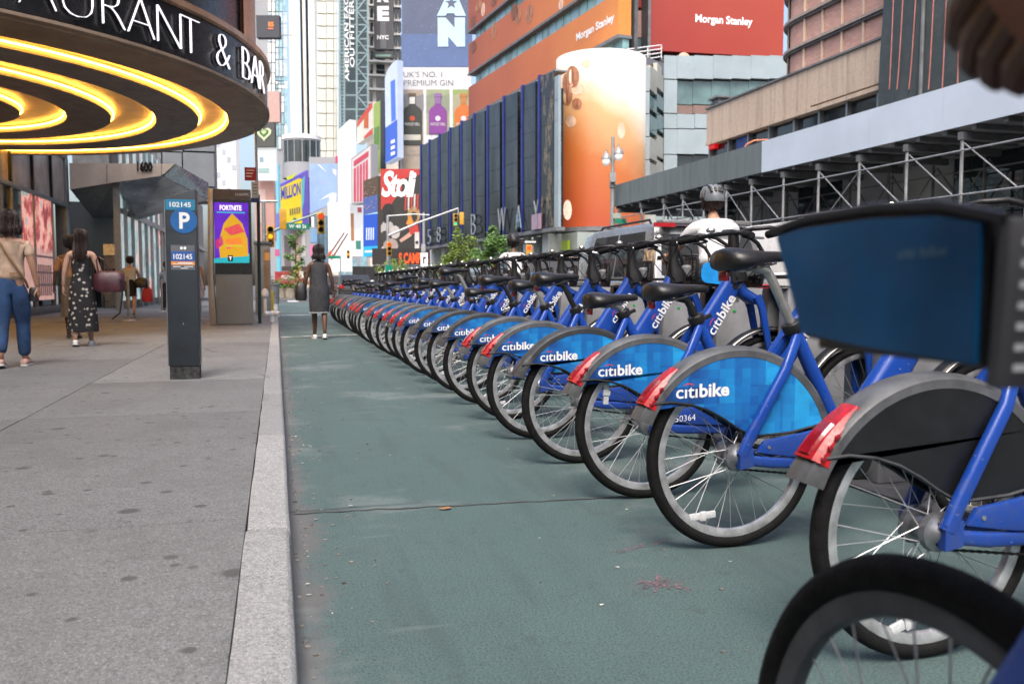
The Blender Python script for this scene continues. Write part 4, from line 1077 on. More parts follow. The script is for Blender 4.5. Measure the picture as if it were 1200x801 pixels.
class Person:
    """stands at the origin facing +y, then is turned and moved"""
    def __init__(s, label, H=1.55, skin='skin_tan', stride=.0, lead=1, arms=((0, 0), (0, 0)), group='people walking on the pavement', build=1.):
        s.k = k = H / 1.62; s.t = thing('person', label, 'person', (0, 0, 0), group); s.skin = skin
        J = {}
        def v(x, y, z): return V((x * k, y * k, z * k))
        J['pelvis'] = v(0, 0, .88); J['waist'] = v(0, .005, 1.0); J['chest'] = v(0, .0, 1.2); J['upper'] = v(0, -.01, 1.31); J['neck'] = v(0, .0, 1.39); J['skull'] = v(0, .015, 1.46)
        for i, sx in ((0, -1), (1, 1)):
            fwd = stride * (1 if (sx == lead) else -1)
            J['hip%d' % i] = v(sx * .08, 0, .83)
            kn = v(sx * .085, fwd * .55 + .03, .46); 
            if fwd < 0: ank = v(sx * .085, fwd * 1.35, .115 + abs(fwd) * .14); toe = v(sx * .095, fwd * 1.35 + .12, .03)
            else: ank = v(sx * .085, fwd * 1.05, .08); toe = v(sx * .1, fwd * 1.05 + .15, .035)
            J['knee%d' % i] = kn; J['ank%d' % i] = ank; J['toe%d' % i] = toe
            J['sh%d' % i] = v(sx * .155 * build, -.01, 1.31)
            fa, out = arms[i]
            el = v(sx * (.19 + .5 * out), fa * .5 - .02, 1.06); wr = v(sx * (.195 + .9 * out), fa * 1.3 + .03, .84)
            J['el%d' % i] = el; J['wr%d' % i] = wr
        s.J = J; s.bd = build
    def body(s, fat=1., legs=True, curl=.3):
        J, k = s.J, s.k; q = lambda r_: r_ * k
        P_ = {'pelvis': (J['pelvis'], (q(.125 * fat), q(.1 * fat))), 'waist': (J['waist'], (q(.112 * fat), q(.085 * fat))), 'chest': (J['chest'], (q(.128 * fat), q(.092))), 'upper': (J['upper'], (q(.105), q(.075))), 'neck': (J['neck'], q(.047)), 'skull': (J['skull'], q(.045))}
        E_ = [('pelvis', 'waist'), ('waist', 'chest'), ('chest', 'upper'), ('upper', 'neck'), ('neck', 'skull')]
        ex = [head_mb(J['skull'] + V((0, .012, .085)) * k, k * .97)]
        for i in (0, 1):
            P_['sh%d' % i] = (J['sh%d' % i], q(.05)); P_['el%d' % i] = (J['el%d' % i], q(.037)); P_['wr%d' % i] = (J['wr%d' % i], q(.024))
            E_ += [('upper', 'sh%d' % i), ('sh%d' % i, 'el%d' % i), ('el%d' % i, 'wr%d' % i)]
            d = (J['wr%d' % i] - J['el%d' % i]).normalized(); ex.append(hand_mb(J['wr%d' % i], d, V((1 if i == 0 else -1, .2, 0)), k * .92, curl))
            P_['hip%d' % i] = (J['hip%d' % i], q(.085 * fat)); P_['knee%d' % i] = (J['knee%d' % i], q(.055)); P_['calf%d' % i] = (J['knee%d' % i] * .68 + J['ank%d' % i] * .32 + V((0, -.012 * k, 0)), q(.054)); P_['ank%d' % i] = (J['ank%d' % i], q(.034)); P_['toe%d' % i] = (J['toe%d' % i], (q(.035), q(.024)))
            E_ += [('pelvis', 'hip%d' % i), ('hip%d' % i, 'knee%d' % i), ('knee%d' % i, 'calf%d' % i), ('calf%d' % i, 'ank%d' % i), ('ank%d' % i, 'toe%d' % i)]
        s.b = skinned('body', P_, E_, s.skin, s.t, 'pelvis', 2, ex)
        face_bits(s.t, J['skull'] + V((0, .012, .085)) * k, k * .97)
    def trousers(s, m, w_=1., fat=1.):
        J, k = s.J, s.k; q = lambda r_: r_ * k
        P_ = {'waist': (J['waist'] - V((0, 0, .0)), (q(.122 * fat), q(.098 * fat))), 'pelvis': (J['pelvis'], (q(.142 * fat), q(.118 * fat)))}; E_ = [('waist', 'pelvis')]
        for i in (0, 1):
            P_['hip%d' % i] = (J['hip%d' % i], q(.098 * fat)); P_['mid%d' % i] = ((J['hip%d' % i] + J['knee%d' % i]) / 2, q(.088 * w_ * fat)); P_['knee%d' % i] = (J['knee%d' % i], q(.067 * w_)); P_['calf%d' % i] = ((J['knee%d' % i] + J['ank%d' % i]) / 2, q(.066 * w_)); P_['ank%d' % i] = (J['ank%d' % i] + V((0, 0, .01)), q(.056 * w_))
            E_ += [('pelvis', 'hip%d' % i), ('hip%d' % i, 'mid%d' % i), ('mid%d' % i, 'knee%d' % i), ('knee%d' % i, 'calf%d' % i), ('calf%d' % i, 'ank%d' % i)]
        return skinned('trousers', P_, E_, m, s.t, 'pelvis', 2)
    def top(s, m, sleeve=.6, hem=.0, fat=1., name='shirt', loose=1.):
        J, k = s.J, s.k; q = lambda r_: r_ * k
        P_ = {'hem': (J['pelvis'] + V((0, 0, .03 + hem)) * k, (q(.142 * fat), q(.112 * fat))), 'waist': (J['waist'], (q(.134 * fat * loose), q(.104 * fat * loose))), 'chest': (J['chest'], (q(.145 * fat), q(.108))), 'upper': (J['upper'], (q(.118), q(.09))), 'neck': (J['upper'] + (J['neck'] - J['upper']) * .72, q(.06))}
        E_ = [('hem', 'waist'), ('waist', 'chest'), ('chest', 'upper'), ('upper', 'neck')]
        for i in (0, 1):
            P_['sh%d' % i] = (J['sh%d' % i], q(.062))
            E_ += [('upper', 'sh%d' % i)]
            if sleeve:
                P_['sl%d' % i] = (J['sh%d' % i] + (J['el%d' % i] - J['sh%d' % i]) * min(1, sleeve), q(.057)); E_ += [('sh%d' % i, 'sl%d' % i)]
                if sleeve > 1: P_['cf%d' % i] = (J['el%d' % i] + (J['wr%d' % i] - J['el%d' % i]) * (sleeve - 1), q(.042)); E_ += [('sl%d' % i, 'cf%d' % i)]
        return skinned(name, P_, E_, m, s.t, 'chest', 2)
    def gown(s, m, prof, straps=True, name='dress', folds=9, sway=0., fold=.05):
        """dress or skirt: rings of folds round the legs; prof = (z, half width, half depth)"""
        k = s.k; rings = []; n = 48
        zs = [p[0] for p in prof]; zmin = min(zs)
        for i, (z, a, b_) in enumerate(prof):
            f = fold * max(0, min(1, (.95 - z) / .4))
            rings.append([V(((a * (1 + f * math.sin(folds * t + z * 2.) + f * .6 * math.sin((folds * 2 + 1) * t + 1))) * math.cos(t) * k, (b_ * (1 + f * math.cos(folds * t + .6))) * math.sin(t) * k + sway * k * max(0, .9 - z), (z + .008 * math.sin(5 * t) * (1 if z == zmin else 0)) * k)) for t in [2 * math.pi * j / n for j in range(n)]])
        b = MB().loft(rings, cap=False)
        inner = [[p * 1. for p in r_] for r_ in rings]
        g = b.build(name, m, s.t, smooth=70)
        return g
    def hair(s, m, length=.0, wide=1., bob=False, bun=False):
        J, k = s.J, s.k; c = J['skull'] + V((0, .012, .085)) * k
        b = MB(); n = 44; rings = []; rh = random.Random(11)
        prof = [(.118, .012), (.112, .05), (.09, .078), (.055, .09), (.01, .093), (-.035, .09)]
        if length: 
            L = length
            prof += [(-.08 - .0, .088 * wide), (-.08 - L * .35, .095 * wide), (-.08 - L * .7, .098 * wide), (-.08 - L * .92, .07 * wide), (-.08 - L, .02)]
        elif bob: prof += [(-.07, .104), (-.105, .112), (-.135, .1), (-.14, .03)]
        else: prof += [(-.07, .075), (-.085, .03)]
        for i, (z, r_) in enumerate(prof):
            rg = []
            for j in range(n):
                t = 2 * math.pi * j / n; y = math.sin(t); x = math.cos(t)
                cut = 0
                yy_ = y * r_ * 1.12 - .012
                if z < .05 and y > .1: yy_ = min(yy_, .02 - max(0, .02 - z) * .2)
                if length and z < -.08: yy_ = min(yy_, -.015) * (1 if y < 0 else .6) - .035 * min(1, (-z - .08) / .12)
                jit = 1 + .05 * math.sin(7 * t + i) + .045 * math.sin(21 * t + .6 * i) + rh.uniform(-.025, .025)
                rg.append(c + V((x * r_ * jit, yy_ * (1 + .03 * math.sin(9 * t)), z + .006 * math.sin(6 * t + i))) * k)
            rings.append(rg)
        b.loft(rings); rs = random.Random(4)
        for q_ in range(110):
            j = rs.choice([x_ for x_ in range(n) if math.sin(2 * math.pi * x_ / n) < .35]); top_ = rs.randint(0, 3); end_ = len(rings) - rs.randint(1, 3); w_ = rs.uniform(1.01, 1.05); pts_ = []
            for i in range(top_, end_):
                m_ = sum(rings[i], V((0, 0, 0))) / n; jj = (j + (1 if rs.random() < .15 else 0)) % n; pts_.append(m_ + (rings[i][jj] - m_) * w_ + V((0, 0, rs.uniform(-.006, .006))))
            if len(pts_) > 1:
                if length or bob: pts_.append(pts_[-1] + V((rs.uniform(-.012, .012), rs.uniform(-.012, .004), -rs.uniform(.01, .045))))
                b.tube(pts_, [.0045] * (len(pts_) - 1) + [.0015], 4)
        if bun: b.sphere(c + V((0, -.1, .07)) * k, .045 * k, 12, 8)
        return b.build('hair', m, s.t, smooth=80)
    def shoes(s, m, sole=None):
        J, k = s.J, s.k
        for i in (0, 1):
            a, t = J['ank%d' % i], J['toe%d' % i]; hl = a + (a - t).normalized() * .03 * k; hl.z = max(t.z, a.z - .07 * k) ; d = (t - hl); dn = V((d.x, d.y, d.z)).normalized()
            sd_ = dn.cross(V((0, 0, 1))).normalized(); up_ = sd_.cross(dn); b = MB(); rings = []
            L = d.length + .045 * k
            for f, wd, ht in ((-.16, .018, .03), (-.1, .033, .052), (.1, .037, .062), (.35, .038, .052), (.65, .045, .036), (.9, .04, .028), (1., .02, .018)):
                c = hl + dn * (L * f) + up_ * (ht * .5 - .028) * k
                rings.append([c + sd_ * (wd * math.copysign(abs(math.cos(u_)) ** .7, math.cos(u_)) * k) + up_ * (ht * .5 * math.copysign(abs(math.sin(u_)) ** .7, math.sin(u_)) * k) for u_ in [2 * math.pi * j / 12 for j in range(12)]])
            sh = b.loft(rings).build('shoe', m, s.t, smooth=60)
            if sole:
                b = MB(); rr_ = []
                for f, wd in ((-.16, .022), (-.1, .036), (.35, .041), (.65, .047), (.9, .042), (1.01, .02)):
                    c = hl + dn * (L * f) - up_ * .034 * k
                    rr_.append([c + sd_ * wd * k + up_ * .009 * k, c - sd_ * wd * k + up_ * .009 * k, c - sd_ * wd * k - up_ * .009 * k, c + sd_ * wd * k - up_ * .009 * k])
                b.loft(rr_).build('sole', sole, sh)
    def go(s, p, face=0., low=True):
        """put the feet on the ground at p; face = heading in degrees from +y, clockwise"""
        mz = 0
        if low:
            mz = min(min((v.co.z for v in o.data.vertices), default=9) for o in COL.objects if o.parent == s.t and o.type == 'MESH')
        s.t.location = (p[0], p[1], p[2] - mz + .002); s.t.rotation_euler = (0, 0, -R(face)); ORG[s.t] = V((0, 0, 0))
def bag(name, label, cat, c, sx, sy, sz, m, strap=None, taper=.85, group=None, rot=0):
    t = thing(name, label, cat, (0, 0, 0), group); t.location = c; t.rotation_euler = (0, 0, R(rot)); b = MB(); rings = []
    for f, q in ((0, .86), (.12, 1.), (.5, .97), (.85, taper), (1, taper * .6)):
        rings.append([V((x * q * (1 + .03 * math.sin(f * 9 + x * 30)), y * q * (1 - .35 * f), f * sz)) for x, y, _ in [tuple(p) for p in rrect((0, 0, 0), (1, 0, 0), (0, 1, 0), sx, sy, .4, 3)]])
    b.loft(rings).build('bag_body', m, t, smooth=60)
    if strap:
        MB().tube(strap, .009, 6).build('strap', m, t, smooth=60)
    return t

M['white_shoe'] = pm('white_leather', (.72, .71, .68), .5, var=.08)
M['tan_tee'] = cloth('sand_tee', (.56, .4, .29))
def denim():
    return pm('blue_denim', (.022, .06, .15), .85, var=.3, sc=7, bump=.4, bsc=22)
M['denim'] = denim()
def floral():
    k = NT('floral_print'); vo = k.n('TexVoronoi'); vo.inputs['Scale'].default_value = 15; k.l(k.co(), vo.inputs['Vector'])
    n = k.noise(60, 3); d = k.math('ADD', vo.outputs['Distance'], k.math('MULTIPLY', k.math('SUBTRACT', n, .5), .5))
    c = k.ramp(d, [(.2, (.5, .46, .42)), (.3, (.012, .012, .014))]); k.base(c); k.b.inputs['Roughness'].default_value = .85
    k.bump(k.noise(12, 4), .3); return k.m
M['floral'] = floral()
M['blk_cloth'] = cloth('black_cloth', (.014, .014, .016)); M['char_dress'] = cloth('charcoal_dress', (.034, .036, .042), bsc=10)
M['white_cloth'] = cloth('white_cotton', (.62, .62, .64), var=.05, bump=.5, bsc=9)
M['blue_cloth'] = cloth('pale_blue_cotton', (.3, .42, .52)); M['pink_cloth'] = cloth('pale_pink_cotton', (.55, .43, .4)); M['rust'] = cloth('rust_cotton', (.36, .16, .06))
M['leather_r'] = pm('burgundy_leather', (.06, .014, .022), .4, var=.3, sc=10, bump=.2, bsc=30); M['leather_b'] = pm('black_leather', (.015, .014, .015), .4, var=.3, sc=10, bump=.2, bsc=30)
M['leather_t'] = pm('tan_leather', (.28, .16, .08), .5, var=.2, sc=10)

# woman at the left edge: sand tee, jeans, crossbody bag
w1 = Person('woman in a sand coloured t-shirt and blue jeans with crossbody strap at the left edge', 1.5, 'skin_tan', .13, 1, ((-.05, .03), (.0, .06)), build=1.05)
w1.body(.98); w1.trousers('denim', 1.12, 1.12); w1.top('tan_tee', .62, -.02, 1.12); w1.hair('hair_br', bob=True); w1.shoes(pm('pink_canvas', (.5, .3, .25), .7), 'white_shoe')
b = MB(); k = w1.k; pts = [(-.085, .03, 1.36), (-.06, -.1, 1.31), (.0, -.125, 1.2), (.1, -.118, 1.02), (.155, -.05, .9), (.16, .02, .84)]
b.tube([V(p) * k for p in pts], .012, 6); b.build('bag_strap', 'leather_t', w1.t)
MB().box(.02 * k, .09 * k, -.135 * k, -.126 * k, .97 * k, 1.0 * k).build('belt_label', 'leather_t', w1.t)
w1.go((-2.53, 9.45, .11), -4)
bg1 = bag('crossbody_bag', 'small brown crossbody bag at the hip of the woman in jeans', 'bag', (-2.34, 9.5, .76), .045, .03, .14, 'leather_b')
# woman in the floral dress
w2 = Person('woman with long dark hair in a long black floral dress walking away', 1.5, 'skin_pale', .1, 1, ((.0, .05), (.05, .09)))
w2.body(); w2.gown('floral', [(1.3, .1, .085), (1.24, .125, .1), (1.15, .13, .105), (1.02, .122, .098), (.94, .14, .115), (.85, .16, .135), (.65, .17, .15), (.45, .185, .165), (.25, .2, .18), (.2, .2, .18)], sway=-.02)
b = MB()
for sx in (-1, 1): b.tube([V((sx * .075, -.092, 1.28)) * w2.k, V((sx * .085, -.06, 1.37)) * w2.k, V((sx * .085, .03, 1.38)) * w2.k, V((sx * .07, .09, 1.29)) * w2.k], .009, 6)
b.build('shoulder_strap', 'blk_cloth', w2.t)
w2.hair('hair_br', .30, 1.02); w2.shoes('white_shoe', 'white_shoe'); w2.go((-2.5, 12.5, .11), -3)
bag('handbag', 'large burgundy leather bag on the shoulder of the woman in the floral dress', 'bag', (-2.15, 12.45, .83), .2, .1, .28, 'leather_r',
    [V((-.13, .02, .22)), V((-.16, .02, .42)), V((-.13, .0, .47)), V((-.05, 0, .42)), V((.02, .02, .24))], .92)
sb_ = MB(); sb_.tube([V((-2.0, 12.36, 1.0)), V((-1.98, 12.36, .8)), V((-2.02, 12.36, .55)), V((-2.12, 12.37, .47))], .012, 6)
sb_.build('hanging_strap', 'leather_b', None, label='black strap end hanging below the burgundy bag', cat='strap', origin=(-2.05, 12.36, .47))
# person half hidden beyond her
w3 = Person('person in a rust coloured top mostly hidden behind the woman in the floral dress', 1.5, 'skin_dark', .1, -1, ((0, .08), (0, .03)))
w3.body(); w3.top('rust', .95, 0); w3.gown(cloth('brown_skirt', (.12, .085, .05)), [(1.0, .12, .1), (.9, .15, .12), (.6, .16, .14), (.35, .17, .15)], name='skirt'); w3.hair('hair_blk'); w3.shoes('leather_b'); w3.go((-2.98, 14.2, .11), 0)
# woman with white top and black skirt
w4 = Person('woman in a white top and black skirt carrying bags past the shopfront', 1.5, 'skin_pale', .12, -1, ((0, .05), (.05, .08)))
w4.body(); w4.top('white_cloth', .35, -.03, 1.12); w4.gown('blk_cloth', [(1.02, .125, .1), (.92, .15, .12), (.8, .155, .125), (.58, .15, .125), (.56, .15, .125)], name='skirt', fold=.02); w4.hair('hair_br', bun=True); w4.shoes('leather_b', 'white_shoe'); w4.go((-3.6, 23.7, .11), -2)
bag('shoulder_bag', 'black shoulder bag on the woman in the white top', 'bag', (-3.33, 23.6, .85), .16, .08, .26, 'leather_b', [V((-.08, 0, .2)), V((-.12, 0, .45)), V((.05, 0, .2))])
bag('shopping_bag', 'red carrier bag hanging from the hand of the woman in the white top', 'bag', (-3.2, 23.62, .5), .13, .06, .36, pm('red_bag', (.5, .02, .03), .5), [V((-.05, 0, .33)), V((0, 0, .48)), V((.05, 0, .33))])
# further figures between meter and kiosk
w5 = Person('person in a pale blue shirt partly hidden behind the parking meter', 1.5, 'skin_dark', .1, 1)
w5.body(); w5.top('blue_cloth', .9); w5.trousers('blk_cloth'); w5.hair('hair_blk'); w5.shoes('leather_b'); w5.go((-3.3, 28.6, .11), 180)
w6 = Person('woman in a pale pink dress half seen between parking meter and kiosk', 1.5, 'skin_tan', .1, 1, ((0, .03), (0, .03)))
w6.body(); w6.gown('pink_cloth', [(1.32, .1, .085), (1.2, .13, .1), (1.0, .125, .1), (.9, .15, .13), (.55, .18, .16)]); w6.hair('hair_br'); w6.shoes('white_shoe'); w6.go((-1.8, 20.8, .11), 0)
# woman in the lane
w7 = Person('woman in a sleeveless dark grey dress and white sneakers walking in the bike lane', 1.56, 'skin_dark', .12, -1, ((.02, .06), (.0, .06)))
w7.body(1.02); w7.gown('char_dress', [(1.385, .06, .05), (1.36, .12, .07), (1.31, .155, .095), (1.2, .15, .118), (1.0, .145, .118), (.92, .165, .14), (.82, .18, .15), (.6, .178, .15), (.47, .172, .145), (.46, .172, .145)], fold=.02, folds=5)
b = MB(); b.tube([V((.176 * math.cos(t), .148 * math.sin(t), .463)) * w7.k for t in [2 * math.pi * i / 36 for i in range(36)]], .005, 5, closed=True); b.build('hem', 'white_cloth', w7.t)
w7.hair('hair_blk', bob=True, wide=1.1); w7.shoes('white_shoe', 'white_shoe'); w7.go((.70, 14.95, 0), 2)
bag('handbag', 'black handbag held by the woman in the dark grey dress', 'bag', (.40, 14.98, .66), .1, .08, .3, 'leather_b', [V((-.06, 0, .28)), V((0, 0, .44)), V((.06, 0, .28))])

# ------------------------------------------------------------------ people on bikes
def rider(label, skin, top_m, group, lean=0.):
    p = Person(label, 1.6, skin, 0, 1, group=group); J, k = p.J, p.k
    def v(x, y, z): return V((x, y, z))
    J.update(pelvis=v(0, 0, 1.02), waist=v(0, .05, 1.13), chest=v(0, .12, 1.31), upper=v(0, .16, 1.42), neck=v(0, .18, 1.495), skull=v(0, .2, 1.565))
    for i, sx in ((0, -1), (1, 1)):
        J['hip%d' % i] = v(sx * .09, .03, .98); up_ = i == 0
        J['knee%d' % i] = v(sx * .11, .38, .86 if up_ else .66); J['ank%d' % i] = v(sx * .12, .28 if up_ else .26, .47 if up_ else .20); J['toe%d' % i] = v(sx * .125, .42, .42 if up_ else .15)
        J['sh%d' % i] = v(sx * .165, .16, 1.41); J['el%d' % i] = v(sx * .27, .36, 1.22); J['wr%d' % i] = v(sx * .285, .555, 1.165)
    return p
def helmet(p, m, m2):
    c = p.J['skull'] + V((0, .012, .085)) * p.k; k = p.k; b = MB(); rings = []
    for z, r_, ln in ((.14, .012, 1), (.135, .05, 1.1), (.115, .082, 1.15), (.08, .1, 1.2), (.04, .106, 1.22), (.02, .103, 1.2), (.022, .09, 1.2)):
        rings.append([c + V((r_ * math.cos(t), r_ * ln * math.sin(t) - .005, z - (.035 if math.sin(t) < -.3 and z < .1 else 0))) * k for t in [2 * math.pi * j / 24 for j in range(24)]])
    hm = b.loft(rings).build('helmet', m, p.t, smooth=60)
    b = MB()
    for x in (-.06, -.02, .02, .06):
        pts = []
        for a in range(15, 170, 12):
            t = R(a); pts.append(c + V((x * (.6 + .4 * math.sin(t)), -.005 + .122 * math.cos(t) * (1 - abs(x) * 1.5), .03 + .108 * math.sin(t) * (1 - abs(x) * 2))) * k)
        b.tube(pts, .013 * k, 6)
    b.build('shell_rib', m2, hm, smooth=70)
    b = MB()
    for sx in (-1, 1): b.tube([c + V((sx * .09, -.02, .02)) * k, c + V((sx * .08, .02, -.07)) * k, c + V((0, .06, -.125)) * k], .006, 5)
    b.build('chin_strap', 'black', hm)
M['helm_grey'] = pm('helmet_grey', (.16, .18, .2), .3, var=.1); M['helm_blk'] = pm('helmet_black', (.02, .021, .024), .35)
def ride(p, bike, x, y, face):
    p.t.location = (x, y, 0); p.t.rotation_euler = (0, 0, -R(face)); ORG[p.t] = V((0, 0, 0))
    if bike:
        bike.rotation_euler = (0, 0, R(90 - face)); d = V((-math.cos(R(90 - face)), math.sin(R(90 - face)) * -1, 0)) * .1
        bike.location = (x + d.x, y + d.y, 0); ORG[bike] = V((0, 0, 0))
def ride_bike(lbl):
    c = dup(bike0, skip=('basket',)); c['label'] = lbl; c['group'] = 'bikes moving in the street'; return c
r1 = rider('cyclist in a white t-shirt and grey vented helmet riding away', 'skin_tan', None, 'cyclists in the street')
for i_, sx_ in ((0, -1), (1, 1)): r1.J['sh%d' % i_].x = sx_ * .185
r1.body(); r1.trousers('blk_cloth'); r1.top('white_cloth', .75, 0, 1.4, loose=1.1); r1.hair('hair_br'); helmet(r1, 'helm_grey', 'helm_blk'); r1.shoes('leather_b')
b = MB(); rr_ = random.Random(5)
J = r1.J
for j in range(3):
    z = 1.365 - j * .016; yb = .015 + (z - 1.31) * .35 - .012
    b.obox((.02, yb, z), (.062, 0, 0), (0, .003, 0), (0, .001, .0045))
b.build('shirt_print', cloth('grey_print', (.15, .16, .19)), r1.t, smooth=0)
ride(r1, ride_bike('blue bike under the cyclist in the grey helmet'), 3.62, 6.5, 6)
r2_ = rider('cyclist in a white t-shirt and dark helmet farther up the street', 'skin_dark', None, 'cyclists in the street')
r2_.body(); r2_.trousers('blk_cloth'); r2_.top('white_cloth', .75, 0, 1.05); r2_.hair('hair_blk'); helmet(r2_, 'helm_blk', 'helm_blk'); r2_.shoes('leather_b')
ride(r2_, ride_bike('blue bike under the cyclist in the dark helmet'), 3.82, 13.6, 0)
# rider of the near bike: only the hand on the grip reaches into the frame
r3 = rider('rider of the near bike, only a brown hand on the grip in view', 'skin_dark', None, 'cyclists in the street')
J = r3.J
J['wr0'] = V((.408 - .60, .335 + .30, 1.12)); J['el0'] = V((.45 - .60, .11 + .30, 1.28))
r3.body(); r3.trousers('blk_cloth'); r3.top(cloth('purple_top', (.16, .06, .2)), 1.4, 0); r3.hair('hair_blk'); r3.shoes('leather_b')
ride(r3, None, .60, -.3, 0)
index_kids()

# ================================================================== RIGHT: SIDEWALK SHED
def plywood(name, c, st=.35):
    k = NT(name); n = k.noise(1.2, 6, .65, k.mapped((3, 3, .35))); f = k.noise(30, 4)
    k.base(k.mix(k.ramp(n, [(.35, (0,) * 3), (.75, (st,) * 3)]), c, tuple(min(1, x * 2.1 + .04) for x in c))); k.b.inputs['Roughness'].default_value = .75; k.bump(f, .1); return k.m
M['ply_dark'] = plywood('weathered_green_grey_board', (.12, .145, .148)); M['ply_white'] = pm('pale_board', (.56, .64, .74), .6, var=.05, sc=.8)
M['galv'] = pm('galvanised_pipe', (.38, .39, .4), .45, .5, var=.15, sc=5); M['shed_dk'] = pm('dark_steel', (.16, .168, .175), .6, .2, var=.2, sc=3)
M['deck'] = pm('corrugated_deck', (.34, .36, .38), .5, .5, var=.2, sc=3); M['wall_gr'] = pm('grey_store_wall', (.36, .38, .4), .75, var=.15, sc=.8)
Ws = Wall((13, 0), -90)
sh = thing('sidewalk_shed', 'long sidewalk shed of white and dark boards on galvanised scaffold posts', 'scaffold', (14.2, 20, .12))
a_ = lambda Y: -Y
bnd = [31.9, 30.1, 28.4, 26.9, 25.4, 24.0, 22.6, 21.18]
for i in range(7): Ws.slab(a_(bnd[i]) + .004, a_(bnd[i + 1]) - .004, 4.02 + rnd.uniform(0, .01), 4.86, -.02 - rnd.uniform(0, .006), .02).build('board', 'ply_dark', sh)
bnd = [21.17, 18.95, 16.72, 14.5, 12.3, 10.1, 7.9, 5.7, 3.5]
for i in range(8): Ws.slab(a_(bnd[i]) + .003, a_(bnd[i + 1]) - .003, 4.02, 4.87, -.02, .022 - rnd.uniform(0, .004)).build('board', 'ply_white', sh)
Ws.slab(a_(31.9), a_(3.5), 4.03, 4.1, -2.6, -.025).build('deck', 'deck', sh)
b = MB()
for i in range(38): Ws.slab(a_(31.8 - i * .75), a_(31.8 - i * .75) + .1, 3.93, 4.025, -2.6, -.04, b)
b.build('deck_rib', 'shed_dk', sh)
py = [31.5, 29.4, 27.5, 26.05, 24.6, 23.2, 21.79, 20.2, 18.67, 17.13, 15.58, 14.05, 12.5, 10.95, 9.4]
for i, y_ in enumerate(py):
    MB().tube([(13.06, y_, .12), (13.06, y_, 3.9)], .035, 8).build('post', 'galv', sh)
    MB().tube([(15.2, y_ + .1, .12), (15.2, y_ + .1, 3.9)], .035, 8).build('post', 'shed_dk', sh)
    MB().box(13.0, 15.5, y_ - .06, y_ + .06, 3.77, 3.92).build('beam', 'shed_dk', sh)
    MB().box(12.96, 13.16, y_ - .1, y_ + .1, .12, .14).build('foot_plate', 'galv', sh)
    if i:
        b = MB(); b.tube([(15.22, py[i - 1], 3.7), (15.22, y_, 2.0)], .018, 6)
        b.build('brace', 'shed_dk', sh); b = MB(); b.tube([(15.22, py[i - 1], 2.0), (15.22, y_, 3.7)], .018, 6); b.build('brace', 'shed_dk', sh)
        if i not in (2, 5, 8):
            MB().tube([(13.09, py[i - 1], 3.72), (13.09, y_ + .25, 2.72)], .016, 6).build('brace', 'galv', sh)
        if i in (3, 9): MB().tube([(13.11, y_, 3.62), (13.11, py[i - 1] - .2, 2.55)], .016, 6).build('brace', 'galv', sh)
for z in (2.69, 3.55, 1.3): MB().tube([(13.0, 31.6, z), (13.0, 4, z)], .02, 8).build('rail', 'galv', sh)
for z in (2.6, 3.5): MB().tube([(15.15, 31.6, z), (15.15, 4, z)], .02, 8).build('rail', 'shed_dk', sh)
# lit bulbs hanging under the deck
M['bulb'] = pm('warm_bulb', (1, .85, .6), .4, emit=14)
for x_, y_, lb_ in ((1045, 239, 'small warm bulb under the shed left of the near black grip'), (1137, 241, 'small warm bulb under the shed just below the near black grip')):
    q = on(x_, y_, X=14.6); o = thing('work_light', lb_, 'lamp', q, 'bulbs under the sidewalk shed'); bb_ = MB().sphere(q, .045, 10, 8).build('bulb', 'bulb', o); MB().tube([q + V((0, 0, .03)), (q.x, q.y, 3.95)], .006, 5).build('cord', 'black', o)
# store wall behind the shed
sw = thing('closed_store', 'grey closed store wall in the shade of the sidewalk shed', 'building', (15.7, 18, .12))
Wb = Wall((15.6, 0), -90)
Wb.slab(a_(1.99), 45, .12, 22, -8, .6).build('wall', 'wall_gr', sw)
Wb.slab(a_(29.27), a_(2), .12, 4.6, -6, -.03).build('wall', 'wall_gr', sw)
yb = [29.2, 27, 25.1, 23.3, 21.2, 19.1, 17, 15, 13, 11, 9, 6]
for i in range(11):
    Wb.slab(a_(yb[i]) + .02, a_(yb[i + 1]) - .02, .6, 3.9, -.025, rnd.uniform(0, .015)).build('shutter', M['wall_gr'] if i % 3 else M['glass'], sw)
MB().prism([Wb.p(a_(13.3) + .22 * math.cos(t * .524), 2.45 + .12 * math.sin(t * .524), .02) for t in range(12)], Wb.n * .004).build('oval_sign', 'shed_dk', sw)

